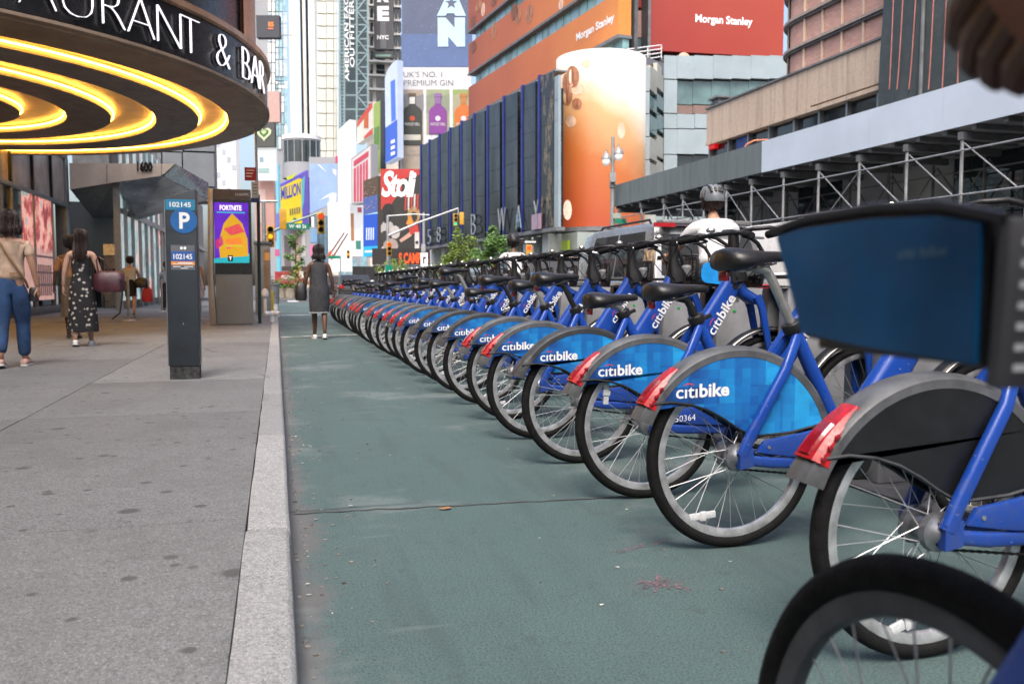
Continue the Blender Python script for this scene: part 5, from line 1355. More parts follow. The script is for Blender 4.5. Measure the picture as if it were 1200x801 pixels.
# ------------------------------------------------------------------ concrete-banded building and brick tower
def conc():
    k = NT('stained_concrete'); n = k.noise(.8, 6, .65, k.mapped((1.6, 1.6, .2))); f = k.noise(9, 5, .7); s_ = k.noise(2.2, 5, .7, k.mapped((3, 3, .12)))
    c = k.mix(n, (.44, .33, .25), (.62, .5, .39)); c = k.mix(k.ramp(s_, [(.5, (0,) * 3), (.75, (.6,) * 3)]), c, (.17, .125, .1)); c = k.mix(k.ramp(f, [(.3, (.35,) * 3), (.5, (0,) * 3)]), c, (.22, .17, .13))
    k.base(c); k.b.inputs['Roughness'].default_value = .85; k.bump(f, .2); return k.m
M['conc'] = conc()
def brick():
    k = NT('pink_brick'); br = k.n('TexBrick'); br.inputs['Scale'].default_value = 1.; br.inputs['Brick Width'].default_value = .22; br.inputs['Row Height'].default_value = .075; br.inputs['Mortar Size'].default_value = .008
    br.inputs['Color1'].default_value = (.56, .28, .22, 1); br.inputs['Color2'].default_value = (.66, .38, .31, 1); br.inputs['Mortar'].default_value = (.4, .31, .27, 1)
    x = k.sep(); cmb = k.n('CombineXYZ'); k.l(k.math('ADD', x[1], x[0]), cmb.inputs[0]); k.l(x[2], cmb.inputs[1]); k.l(cmb.outputs[0], br.inputs['Vector'])
    n = k.noise(.7, 5); c = k.mix(k.ramp(n, [(.4, (0,) * 3), (.75, (.5,) * 3)]), br.outputs[0], (.3, .16, .13)); k.base(c); k.b.inputs['Roughness'].default_value = .85; k.bump(br.outputs[1], -.3); return k.m
M['brick'] = brick()
cb_ = thing('concrete_building', 'low building with stained concrete band over a strip of dark windows', 'building', (15.6, 24, 4.6))
seg = [29.27, 27.1, 24.95, 22.8, 21.1, 19.6, 17.5, 15, 12, 8, 2]
for i in range(10):
    Wb.slab(a_(seg[i]) + .006, a_(seg[i + 1]) - .006, 6.25 if i < 3 or i > 4 else 6.3, 7.44, -.5, -.0 - rnd.uniform(0, .01)).build('panel', 'conc', cb_)
Wb.slab(a_(29.3), a_(2), 7.442, 7.5, -.7, .05).build('coping', 'shed_dk', cb_)
Wb.slab(a_(29.27), a_(2), 6.12, 6.24, -.5, .03).build('sill', 'conc', cb_)
Wb.slab(a_(29.27), a_(2), 4.602, 6.12, -6, -.35).build('wall', 'marq_face', cb_)
xw = [828, 850, 873, 897, 926, 955, 987, 1023]
aw = [Wb.ab(x, 180)[0] for x in xw]
for i in range(len(aw) - 1): Wb.slab(aw[i] + .05, aw[i + 1] - .05, 4.65, 6.1, -.3, -.26).build('window', 'glass', cb_)
for q in aw: Wb.slab(q - .04, q + .04, 4.65, 6.115, -.3, -.1).build('mullion', 'alu', cb_)
Wb.slab(aw[-1] + .05, a_(6), 4.65, 6.1, -.3, -.26).build('window', 'glass', cb_)
Wb.pslab(829, 165, 836, 173, -.2, -.05).build('red_sign', screen('e01515', .9), cb_)
Wb.pslab(857, 163, 871, 180, -.25, -.2).build('window_poster', screen('2a4a9a', .25), cb_)
b = MB(); b.tube([Wb.p(aw[0] + .1, 5.5, -.08), Wb.p(aw[1], 5.45, -.06), Wb.p(aw[1] + .6, 5.3, -.06), Wb.p(aw[2], 5.75, -.06), Wb.p(aw[2] + .5, 5.8, -.06), Wb.p(aw[3], 5.7, -.06)], .02, 6); b.build('neon_tube', pm('orange_tube', (.75, .25, .12), .4, emit=.5), cb_)
b = MB(); q = Wb.px(838, 124, -.3); b.box(q.x - .3, q.x + .3, q.y - .25, q.y + .25, 7.5, 7.7); b.box(q.x - .4, q.x + .4, q.y - .34, q.y + .34, 7.7, 7.78); b.build('roof_vent', 'shed_dk', cb_, bevel=.02)
bt = thing('brick_tower', 'pink brick tower with rounded end, steel ledges and thin pilasters above the concrete band', 'building', (17, 24, 7.5))
Wt = Wall((16.3, 0), -90); Rr = 1.9; y1_ = 24.55; ccx = 16.3 + Rr
arc = [(ccx - Rr * math.cos(R(t)), y1_ + Rr * math.sin(R(t))) for t in range(0, 181, 10)]
pts = [(16.3, 2)] + arc + [(ccx + Rr, 2)]
MB().prism([(x, y, 7.3) for x, y in pts], (0, 0, 12)).build('wall', 'brick', bt, smooth=30)
zl = [Wt.ab(964, 45)[1], Wt.ab(945, 19)[1]]; dz = zl[1] - zl[0]
for i in range(7):
    z = zl[0] + dz * i; o1 = [(ccx - (Rr + .16) * math.cos(R(t)), y1_ + (Rr + .16) * math.sin(R(t))) for t in range(0, 181, 10)]
    b = MB(); b.prism([(x, y, z) for x, y in [(16.14, 2)] + o1 + [(ccx, y1_), (ccx, 2)]], (0, 0, .09)); b.build('ledge', pm('ledge_stone', (.36, .29, .25), .7) if i == 0 else M['ledge_stone'] if 'ledge_stone' in M else bpy.data.materials['ledge_stone'], bt)
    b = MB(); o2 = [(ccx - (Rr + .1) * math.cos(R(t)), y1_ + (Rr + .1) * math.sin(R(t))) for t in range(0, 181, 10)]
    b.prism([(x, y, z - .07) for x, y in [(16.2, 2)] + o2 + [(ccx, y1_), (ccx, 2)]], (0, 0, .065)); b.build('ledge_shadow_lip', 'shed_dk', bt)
for x in (906, 924, 944, 965, 988, 1013, 1040):
    q = Wt.ab(x, 30)[0]
    if -q > y1_: ph = 20; p = V((ccx - (Rr + .03) * math.cos(R(ph)), y1_ + (Rr + .03) * math.sin(R(ph)), 0))
    else: p = V((16.27, -q, 0))
    MB().tube([(p.x, p.y, 7.5), (p.x, p.y, 19)], .05, 6).build('pilaster', 'copper' if False else 'conc', bt)
p = V((ccx - (Rr + .03) * math.cos(R(45)), y1_ + (Rr + .03) * math.sin(R(45)), 0)); MB().tube([(p.x, p.y, 7.5), (p.x, p.y, 19)], .05, 6).build('pilaster', 'conc', bt)

# ------------------------------------------------------------------ netted scaffold front
def netting():
    k = NT('debris_net'); n = k.noise(.35, 5, .6, k.mapped((1, 1, .5))); f = k.noise(4, 5); g = k.noise(120, 2)
    c = k.mix(n, (.03, .045, .05), (.085, .11, .116)); c = k.mix(k.ramp(f, [(.45, (0,) * 3), (.8, (.35,) * 3)]), c, (.11, .125, .125)); c = k.mix(k.math('MULTIPLY', g, .25), c, (.01, .012, .012))
    k.base(c); k.b.inputs['Roughness'].default_value = .8; k.bump(k.noise(1.4, 4), .5, .08); return k.m
M['net'] = netting()
ns = thing('netted_scaffold', 'scaffold wrapped in dark green debris netting with hanging red cords', 'scaffold', (15.3, 14, 4.9))
b = MB(); ny, nz = 40, 14; g = []
for i in range(ny + 1):
    row = []
    for j in range(nz + 1):
        y_ = 19.35 - i * .34; row.append(V((15.25 + .07 * math.sin(y_ * 2.3 + j * .3) + .05 * math.sin(y_ * 5 + j), y_, 4.5 + j * .8)))
    g.append(row)
vs = [p for r_ in g for p in r_]; b.add(vs, [(i * (nz + 1) + j, (i + 1) * (nz + 1) + j, (i + 1) * (nz + 1) + j + 1, i * (nz + 1) + j + 1) for i in range(ny) for j in range(nz)])
b.build('net_sheet', 'net', ns, smooth=80)
Wn = Wall((15.1, 0), -90); cordm = pm('red_cord', (.42, .16, .14), .7)
for xb, xt in ((1042, 1047), (1051, 1058), (1065, 1073), (1088, 1094), (1104, 1109), (1122, 1125), (1150, 1152), (1180, 1181)):
    p, q = Wn.px(xb, 105), Wn.px(xt, 0); b = MB(); pts = []
    for i in range(7): t = i / 6; pts.append(V((15.1, p.y + (q.y - p.y) * (t ** .7), p.z + (q.z - p.z) * t)))
    pts.append(V((15.1, q.y, 15))); b.tube(pts, .018, 5); b.build('cord', cordm, ns, smooth=80)
p = Wn.px(1078, 100); MB().tube([(15.12, p.y, 4.9), (15.12, p.y - .05, 15)], .05, 8).build('pole', 'shed_dk', ns)
for z in (6.4, 8.4, 10.4): MB().tube([(15.45, 19, z), (15.45, 6, z)], .03, 6).build('ledger', 'shed_dk', ns)

# ------------------------------------------------------------------ bank building: orange wrap, cylinder screen, panelled wing
def orange(name, vert=False):
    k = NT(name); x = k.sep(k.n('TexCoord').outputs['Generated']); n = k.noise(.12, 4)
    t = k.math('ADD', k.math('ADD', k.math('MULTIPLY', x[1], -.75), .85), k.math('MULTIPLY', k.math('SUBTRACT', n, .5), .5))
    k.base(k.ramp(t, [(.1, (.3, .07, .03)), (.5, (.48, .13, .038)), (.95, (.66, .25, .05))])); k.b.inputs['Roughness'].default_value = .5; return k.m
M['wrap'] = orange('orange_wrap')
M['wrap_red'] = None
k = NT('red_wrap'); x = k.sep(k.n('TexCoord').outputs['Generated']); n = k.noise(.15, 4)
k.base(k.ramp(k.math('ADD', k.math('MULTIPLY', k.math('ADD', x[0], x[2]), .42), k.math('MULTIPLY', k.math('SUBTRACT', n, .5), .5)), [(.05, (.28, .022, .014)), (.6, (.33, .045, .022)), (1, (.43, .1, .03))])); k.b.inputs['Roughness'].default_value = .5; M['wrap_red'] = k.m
M['bean'] = pm('bean_print', (.4, .17, .09), .6, var=.25, sc=2); M['bean_dk'] = pm('bean_print_dark', (.2, .075, .04), .6, var=.25, sc=2); M['bean_lt'] = pm('bean_print_pale', (.75, .5, .36), .6, var=.15, sc=2)
M['pan'] = pm('silver_panel', (.34, .4, .42), .35, .35, var=.07, sc=.5); M['pan2'] = pm('warm_silver_panel', (.48, .46, .4), .4, .3, var=.06, sc=.5)
bk2 = thing('bank_building', 'orange and red wrapped office block with coffee bean artwork and Morgan Stanley lettering', 'building', (25, 60, 0))
c0 = EYE + ray(729.4, 20) * 62
Wo = Wall((c0.x, c0.y), -83.1)
aL = Wo.ab(552.6, 100)[0]; aR = 0.
zz = [Wo.ab(552.6, y)[1] for y in (138, 105, 87.5, 53.4, 36.8, 13)]
zr = [Wo.ab(729.4, 39.4)[1], Wo.ab(711, 0)[1], Wo.ab(678.6, 0)[1], Wo.ab(617, 2)[1], Wo.ab(599, 0)[1]]
zm = [(zz[i] + (zr[i] if i < len(zr) else zz[i])) / 2 for i in range(6)]
M['or_r'] = pm('orange_return', (.62, .22, .04), .5, var=.05)
def band(z0_, z1_, al=aL):
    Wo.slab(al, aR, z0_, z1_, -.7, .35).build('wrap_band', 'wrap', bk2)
    Wo.slab(al - .1, aR + .1, z0_ - .22, z0_ - .003, -.75, .42).build('band_ledge', 'shed_dk', bk2)
    Wo.slab(aR + .002, aR + .04, z0_, z1_, -.7, .349).build('wrap_return', M['or_r'], bk2)
hz = zm[1] - zm[0]
band(zm[0], zm[1]); band(zm[2], zm[3]); band(zm[4], zm[5] + 1.5)
Wo.slab(aL + 1.0, aR, zm[0] - 8, zm[5] + 1.4, -1.3, -1.02).build('wall', 'stone_dark', bk2)
def strip(z0_, z1_):
    n = 22
    for i in range(n):
        a0_ = aL + 1.0 + (aR - aL - 1) * i / n; a1_ = aL + 1.0 + (aR - aL - 1) * (i + 1) / n
        Wo.slab(a0_ + .06, a1_ - .06, z0_ + .05, z1_ - .2, -.6, -.1 + rnd.uniform(-.02, .02)).build('window', 'glass_t' if rnd.random() < .7 else 'glass_b', bk2)
strip(zm[1], zm[2]); strip(zm[3], zm[4]); strip(zm[0] - 3.2, zm[0])
Wo.slab(-12, aR, zm[0] - 3.3, zm[0] - 3.2, -.9, .1).build('sill', 'alu', bk2)
def on_px_text(W_, s, x0, yb0, x1, yb1, ht_px, m, parent, off, **kw):
    """lettering whose baseline runs between two sighted points of a receding wall"""
    p, q = W_.px(x0, yb0, off), W_.px(x1, yb1, off); a1 = W_.ab(x1, yb1); a2 = W_.ab(x1, yb1 - ht_px)
    return text_in(s, p, q - p, (0, 0, 1), m, parent, wd=(q - p).length, ht=a2[1] - a1[1], **kw)
on_px_text(Wo, 'Morgan Stanley', 680, 52, 725, 28, 13, M['white'], bk2, .37, bold=.03)
def bean(W_, x, y, rx, ry, m, off, rot=0, mat2=None):
    b = MB(); a, z = W_.ab(x, y); a2, _ = W_.ab(x + rx, y); _, z2 = W_.ab(x, y - ry); qa, qz = abs(a2 - a), abs(z2 - z); r_ = R(rot)
    def pt(t, s_): 
        u_, v_ = qa * s_ * math.cos(t), qz * s_ * math.sin(t); return (a + u_ * math.cos(r_) - v_ * math.sin(r_) * qa / max(qz, .01) * .5, z + v_ + u_ * math.sin(r_) * .5)
    b.prism([W_.p(*pt(2 * math.pi * i / 16, 1), off) for i in range(16)], W_.n * .01)
    o = b.build('bean', m, bk2)
    b = MB(); b.prism([W_.p(*pt(t, s_), off + .012) for t, s_ in ((1.3, .85), (1.75, .4), (-1.6, .4), (-1.8, .9), (-1.2, .4), (1.2, .4))], W_.n * .005); b.build('bean_slit', mat2 or 'bean_dk', o)
for x, y, rx, ry, m in ((607, 15, 4, 10, 'bean_dk'), (611, 18, 4.5, 11, 'bean'), (624.5, 17, 5, 11, 'bean'), (564.5, 8, 4, 6, 'bean'), (570, 12, 2.2, 8, 'bean_lt'), (558, 26, 3.2, 6.5, 'bean_dk'), (583, 37, 3, 10, 'bean'), (558.5, 56, 4, 7, 'bean_dk'), (662, 6, 3, 6, 'bean_lt'), (583, 3, 4, 5, 'bean_dk')): bean(Wo, x, y, rx, ry, m, .36)
# red upper block, railing and gap
c1 = EYE + ray(778, 64) * 66
Wp = Wall((c1.x, c1.y), -4)
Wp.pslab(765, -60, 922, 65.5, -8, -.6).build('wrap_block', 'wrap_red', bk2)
Wp.pslab(763, -60, 765, 66, -6, -.5).build('corner_post', 'shed_dk', bk2)
Wp.text('Morgan Stanley', 818.5, 16, 886, 28.5, 'white', bk2, -.59, bold=.03)
Wp.disc(805, 66, 7, -.59, -.58).build('bean', 'bean_lt', bk2)
for y0_, y1_, m in ((-30, 0, 'wrap_red'), (2, 36, None), (36, 64, 'glass_g')):
    Wp.pslab(747, y0_, 762.5, y1_ - .5, -7, -2.0).build('gap_panel', m or pm('pink_panel', (.5, .3, .27), .4), bk2)  # the middle panel of the gap is plain pink
# panelled wing
wg = thing('panel_wing', 'low silver panelled wing with dark green windows below the red wrapped block', 'building', (c1.x + 4, c1.y, 4))
xs_ = [778, 793.5, 814, 836, 858, 880, 902, 924]; ys_ = [64.5, 93, 133, 151, 181, 215, 246]
for i in range(7):
    for j in range(6):
        if i and j in (1, 4): continue
        Wp.pslab(xs_[i] + .25, ys_[j] + .25, xs_[i + 1] - .25, ys_[j + 1] - .25, -.3, rnd.uniform(-.02, .02)).build('panel', 'pan', wg)
for i in range(1, 7):
    for y0_, y1_ in ((93, 133), (181, 215)):
        Wp.pslab(xs_[i] + .4, y0_ + .4, xs_[i + 1] - .4, y1_ - (11 if y0_ == 93 else 0) - .4, -.6, -.4).build('window', 'glass_g' if y0_ == 93 else 'glass', wg)
        if y0_ == 93: Wp.pslab(xs_[i] + .4, y1_ - 11, xs_[i + 1] - .4, y1_ - .3, -.6, -.35).build('blind', pm('brown_blind', (.2, .13, .11), .6) if i == 1 else bpy.data.materials['brown_blind'], wg)
Wp.pslab(778, 65, 924, 246, -8, -.62).build('wall', 'shed_dk', wg)
q = Wp.px(778, 100); Wq = Wall((q.x, q.y), 52)
for x0, x1 in ((762, 770), (770, 777.6)):
    for y0_, y1_ in ((76, 112), (112, 134), (134, 160), (160, 190), (190, 214), (214, 246)):
        gl = (y0_ in (112, 134, 214))
        Wq.pslab(x0 + .2, y0_ - (x0 > 765) * 3 + .2, x1 - .2, y1_ - (x0 > 765) * 3 - .2, -.3, 0).build('window' if gl else 'panel', 'glass_g' if gl else 'pan2', wg)
Wq.pslab(761.5, 80, 777.6, 248, -3, -.32).build('wall', 'shed_dk', wg)
q2 = Wq.px(761.5, 100); Wr = Wall((q2.x, q2.y), -4)
for y0_, y1_ in ((78, 107), (107, 133), (133, 160), (160, 187), (187, 220), (220, 250)): Wr.pslab(745, y0_ + .2, 761, y1_ - .2, -.3, 0).build('panel', 'pan', wg)
Wr.pslab(730, 78, 761.4, 250, -3, -.32).build('wall', 'shed_dk', wg)
rl = MB(); Wq2 = Wall((q.x - .5, q.y - .4), 35)
for y_ in (0, 5, 10, 15): rl.tube([Wq2.px(731, 58.5 + y_), Wq2.px(775, 53 + y_ * .9)], .05, 6)
for x_ in (731, 745, 759, 775): rl.tube([Wq2.px(x_, 58.5 - (x_ - 731) / 8), Wq2.px(x_, 74 - (x_ - 731) / 8)], .05, 6)
rl.build('railing', 'white', wg); Wq2.pslab(731, 72, 775, 75, -2, .2).build('balcony', 'alu', wg)
# cylinder screen
cy = thing('cylinder_screen', 'huge convex advertising screen glowing white to orange with falling coffee beans', 'billboard', (0, 0, 0))
RC = 3.25; dC = EYE + ray(702.5, 334) * 63; cc = V((dC.x, dC.y, 0))
ztop = .92 + (334 - 76) / 1000 * 63 * 1.0; zbot = .92 + (334 - 268) / 1000 * 62
cy.location = (cc.x, cc.y, zbot); ORG[cy] = V(cy.location)
k = NT('cylinder_picture'); gx = k.sep(k.n('TexCoord').outputs['Generated']); n = k.noise(.35, 4)
t = k.math('ADD', k.math('ADD', gx[2], k.math('MULTIPLY', gx[0], .35)), k.math('MULTIPLY', k.math('SUBTRACT', n, .5), .22))
cl = k.ramp(t, [(.12, (.32, .058, .02)), (.5, (.38, .11, .028)), (.76, (.5, .28, .13)), (.92, (.64, .53, .41)), (1.08, (.72, .68, .62))]); k.base(cl); k.l(cl, k.b.inputs['Emission Color']); k.b.inputs['Emission Strength'].default_value = .22; k.b.inputs['Roughness'].default_value = .4
MB().lathe([(RC - .3, zbot), (RC, zbot), (RC, ztop), (RC - .3, ztop)], 64, cc, cap=True).build('screen', k.m, cy)
MB().lathe([(RC - .2, zbot - .3), (RC + .03, zbot - .3), (RC + .03, zbot - .003), (RC - .2, zbot - .003)], 64, cc, cap=True).build('rim', 'shed_dk', cy)
def cylpt(x, y, off=.02):
    d = ray(x, y); o = EYE - cc; A_ = d.x ** 2 + d.y ** 2; B2 = 2 * (o.x * d.x + o.y * d.y); C2 = o.x ** 2 + o.y ** 2 - (RC + off) ** 2; D2 = B2 * B2 - 4 * A_ * C2
    if D2 < 0: D2 = 0
    return EYE + d * ((-B2 - math.sqrt(D2)) / (2 * A_))
for x, y, rx, ry, m in ((671, 90, 8, 13, 'bean'), (663, 98, 4, 12, 'bean'), (664, 112, 7, 12, 'bean'), (676, 104, 9, 7, 'bean_lt'), (676, 122, 6, 7, 'bean'), (669, 142, 6, 7, 'bean_lt'), (692, 100, 4, 5, 'bean_lt'), (687, 75, 6, 5, 'bean_lt'), (728, 153, 4.5, 10, 'bean_lt'), (665, 246, 5, 12, 'cream')):
    if m == 'cream': mm = pm('cream_bean', (.9, .72, .58), .5, emit=.3)
    else: mm = M[m]
    b = MB(); b.add([cylpt(x + rx * math.cos(2 * math.pi * i / 14), y + ry * math.sin(2 * math.pi * i / 14)) for i in range(14)], [tuple(range(14))]); o = b.build('bean', mm, cy, smooth=0)
    if m == 'bean': b = MB(); b.add([cylpt(x + rx * u_, y + ry * v_, .035) for u_, v_ in ((-.1, -.85), (.2, -.3), (.15, .3), (.1, .85), (-.05, .3), (0, -.3))], [tuple(range(6))]); b.build('bean_slit', 'bean_dk', o, smooth=0)
# column and ground floor under the cylinder
gfl = thing('bank_ground_floor', 'pale stone ground floor with small lit shop sign under the cylinder screen', 'shopfront', (cc.x, cc.y - 3, 0))
Wc2 = Wall((cc.x, cc.y - 1.2), -12)
Wc2.pslab(640, 250, 770, 336, -4, -.7).build('wall', pm('pale_stone', (.34, .36, .34), .7, var=.1, sc=.6), gfl)
for x0, x1, m in ((650, 654, 'shed_dk'), (664, 668, 'marq_lip'), (669, 671, 'shed_dk'), (672, 687, 'pan')): Wc2.pslab(x0, 262, x1, 336, -.69, -.3).build('pilaster', m, gfl)
Wc2.pslab(688, 268, 720, 336, -.69, -.4).build('sign_panel', pm('brown_tile', (.1, .075, .075), .6, var=.3, sc=4), gfl)
Wc2.text('FO', 699, 275, 714, 283, pm('warm_letters', (.95, .8, .45), .5, emit=1.2), gfl, -.38, bold=.02)
# the slatted glass building with blue edges
fb_ = thing('fin_building', 'low black glass building stepping in tall fins with bright blue edges and big letters', 'building', (18, 70, 0))
c2 = EYE + ray(650, 200) * 58
Wf = Wall((c2.x, c2.y), -84.2)
xf = [497, 507, 519, 531.5, 545, 560, 576, 595, 617, 637, 650]
zt = (Wf.ab(637, 91)[1] + Wf.ab(519, 158)[1]) / 2; zb = (Wf.ab(642, 270)[1] + Wf.ab(510, 285)[1]) / 2
M['fin_bl'] = pm('fin_blue', (.01, .02, .17), .4, var=.1, sc=1)
def fglass():
    k = NT('reflection_black_glass'); n = k.noise(.55, 4, .6, k.mapped((1.5, 1.5, .35), (3, 1, 0))); wv = k.noise(1.1, 5, .7, k.mapped((2.2, 2.2, .6)))
    k.base(k.mix(k.ramp(n, [(.35, (0,) * 3), (.7, (1,) * 3)]), (.005, .008, .013), (.04, .05, .062)))  # lighter wavy reflections painted into the black glass colour
    k.b.inputs['Roughness'].default_value = .1; k.bump(wv, .06, .15); return k.m
M['fin_gl'] = fglass()
k = NT('gold_reflection_glass'); wv = k.noise(1.0, 5, .7, k.mapped((2, 2, .4))); k.base(k.mix(k.ramp(wv, [(.53, (0,) * 3), (.57, (1,) * 3), (.62, (0,) * 3)]), (.02, .022, .026), (.2, .155, .09))); k.b.inputs['Roughness'].default_value = .1; M['fin_gold_reflection'] = k.m  # gold wavy reflection painted into the glass of the last bay
for i in range(10):
    a0_ = Wf.ab(xf[i], 200)[0]; a1_ = Wf.ab(xf[i + 1], 200)[0]
    L_ = a1_ - a0_
    p = Wf.p(a0_, 0, .35); fr_ = .6 if i < 9 else 1.; q = Wf.p(a0_ + L_ * fr_, 0, .1); r_ = Wf.p(a1_, 0, -.9); q0 = Wf.p(a0_ + L_ * fr_, 0, -.9 if i < 9 else 0)
    nrow = 6; gm = 'fin_gold_reflection' if i > 8 else 'fin_gl'
    for j in range(nrow):
        z0_ = zb + (zt - zb) * j / nrow; z1_ = zb + (zt - zb) * (j + 1) / nrow - .025
        b = MB(); b.prism([(p.x, p.y, z0_), (q.x, q.y, z0_), (q.x, q.y, z1_), (p.x, p.y, z1_)], Wf.n * -.15); b.build('glass_pane', gm, fb_)
        if i < 9:
            zz_ = z1_ if j < nrow - 1 else z1_ - .7
            b = MB(); b.prism([(q0.x, q0.y, z0_), (r_.x, r_.y, z0_), (r_.x, r_.y, zz_), (q0.x, q0.y, zz_)], Wf.n * -.1); b.build('recess_panel', 'marq_face', fb_)
    b = MB(); b.prism([(q.x, q.y, zb), (q0.x, q0.y, zb), (q0.x, q0.y, zt), (q.x, q.y, zt)], Wf.u * -.1); b.build('fin_side', 'marq_face', fb_)
    Wf.slab(a0_ - .1, a0_ + .18, zb - .05, zt + .1, -.3, .42).build('blue_edge', 'fin_bl', fb_)
    Wf.slab(a0_, a0_ + L_ * fr_, zt - .0, zt + .1, -.9, .02).build('cap', 'alu', fb_)
Wf.slab(Wf.ab(497, 200)[0], Wf.ab(640, 200)[0], zb - .3, zt - .75, -1.3, -1.02).build('wall', 'marq_face', fb_)
Wf.slab(Wf.ab(497, 200)[0], Wf.ab(656, 200)[0], zb - .32, zb - .07, -.4, .3).build('bottom_ledge', 'shed_dk', fb_)
for x0, x1 in ((649, 655.5),): 
    for y0_, y1_ in ((91, 118), (118, 142), (142, 168), (168, 196), (196, 224), (224, 270)): Wf.pslab(649.8, y0_, 655, y1_ - .5, -.15, .05).build('panel', 'pan', fb_)
M['pale_letter'] = pm('pale_glass_letter', (.22, .25, .27), .4)
for ch, x0, x1, y0_, y1_ in (('5', 507.5, 511.5, 269, 286), ('8', 518.5, 523, 266, 284), ('B', 559.5, 565, 251, 275), ('W', 591.5, 600.5, 244, 271), ('A', 613, 619.5, 241, 268), ('Y', 634, 640, 235, 268)):
    Wf.text(ch, x0, y0_, x1, y1_, 'pale_letter', fb_, .55, bold=-.015, depth=.06)
Wf.pslab(630, 252, 641, 268, .43, .47).build('poster', ink('c9a7c0'), fb_); Wf.pslab(611.5, 252, 615, 266, .43, .47).build('poster', ink('6fb7d6'), fb_)
gl_ = thing('fin_ground_floor', 'pale columns and glass along the ground floor below the black fins', 'shopfront', (18, 70, 0))
Wf.slab(Wf.ab(497, 200)[0], Wf.ab(652, 200)[0], 0, zb - .33, -4, -1.6).build('wall', pm('pale_green_stone', (.3, .34, .32), .7, var=.1, sc=.5), gl_)
for x_ in (500, 512, 525, 538, 553, 569, 586, 606, 628): a0_ = Wf.ab(x_, 300)[0]; Wf.slab(a0_, a0_ + 1.0, 0, zb - .33, -1.58, -.5).build('column', pm('column_stone', (.42, .44, .42), .6, var=.08) if x_ == 500 else bpy.data.materials['column_stone'], gl_)
Wf.pslab(638, 282, 645, 330, -1.5, -1.3).build('green_panel', screen('a9c43a', .2), gl_)
for x0, x1 in ((503, 511), (516, 524), (529, 537), (543, 552), (558, 568), (574, 585), (592, 605), (612, 627)): Wf.pslab(x0, 290, x1, 334, -1.59, -1.4).build('shop_window', 'glass_g', gl_)

# ================================================================== FAR: TOWERS, SCREENS AND BILLBOARDS
def fwall(x, D, ang=-15.4):
    c = EYE + ray(x, 330) * D; return Wall((c.x, c.y), ang)
def fthing(name, label, cat, Wl_, x, y, group=None):
    p = Wl_.px(x, y); return thing(name, label, cat, p, group)
def grid(Wl_, t, xs, ys, nm, mats, o0, o1, gap=.06, jit=0.):
    for i in range(len(xs) - 1):
        for j in range(len(ys) - 1):
            a0_, b1_ = Wl_.ab(xs[i], ys[j]); a1_, b0_ = Wl_.ab(xs[i + 1], ys[j + 1]); m = mats if isinstance(mats, str) else rnd.choice(mats)
            q = rnd.uniform(-jit, jit); Wl_.slab(a0_ + gap, a1_ - gap, b0_ + gap, b1_ - gap, o0 + q, o1 + q).build(nm, m, t)
M['white_bld'] = pm('white_cladding', (.82, .82, .8), .7, var=.04, sc=.05); M['cream_bld'] = pm('cream_stone', (.68, .61, .53), .8, var=.1, sc=.1); M['grey_pan'] = pm('grey_green_panel', (.62, .63, .58), .6, var=.06, sc=.06)
M['truss'] = pm('teal_steel', (.2, .28, .3), .5, .3, var=.12, sc=.3); M['far_gr'] = pm('far_grey', (.3, .31, .33), .7, var=.1, sc=.05)
# pale glass tower on the left
w_ = fwall(325, 260, 0); t = fthing('glass_tower', 'pale blue glass tower seen past the edge of the marquee', 'building', w_, 325, 334)
w_.pslab(296, -80, 337, 338, -20, -.4).build('wall', 'far_gr', t)
grid(w_, t, [313.5, 318, 322.5], list(range(-70, 120, 12)), 'window', ['white_bld', 'white_bld', 'glass_pale'], -.3, .4, .12)
grid(w_, t, [322.5, 327, 331.5, 337], list(range(-70, 90, 14)) + [84, 90], 'window', ['glass_pale', 'glass_pale', 'glass_b'], -.3, 0, .1)
grid(w_, t, [322.5, 326, 329.5, 333, 337], [90, 95, 99, 104, 112, 120, 132, 146, 160, 175], 'window', ['glass_b', 'glass_b', 'white_bld'], -.3, 0, .12)
# white tower
w_ = fwall(354, 320, 0); t = fthing('white_tower', 'plain white tower with one brown shaded corner strip', 'building', w_, 354, 334)
w_.pslab(337.5, -90, 356, 338, -25, 0).build('wall', 'white_bld', t); w_.pslab(359.5, -90, 373, 338, -25, .6).build('wall', 'white_bld', t); w_.pslab(356, -90, 359.5, 338, -25, -.5).build('corner_strip', 'cream_bld', t)
# grey panelled tower
w_ = fwall(384, 200, 0); t = fthing('panel_tower', 'grey green stone tower of large square panels', 'building', w_, 384, 334)
w_.pslab(371, -90, 397, 338, -18, -.4).build('wall', 'grey_pan', t)
grid(w_, t, [371, 382.3, 391, 394, 397], [-86 + 14.6 * i for i in range(29)], 'panel', 'grey_pan', -.38, 0, .07, .03)
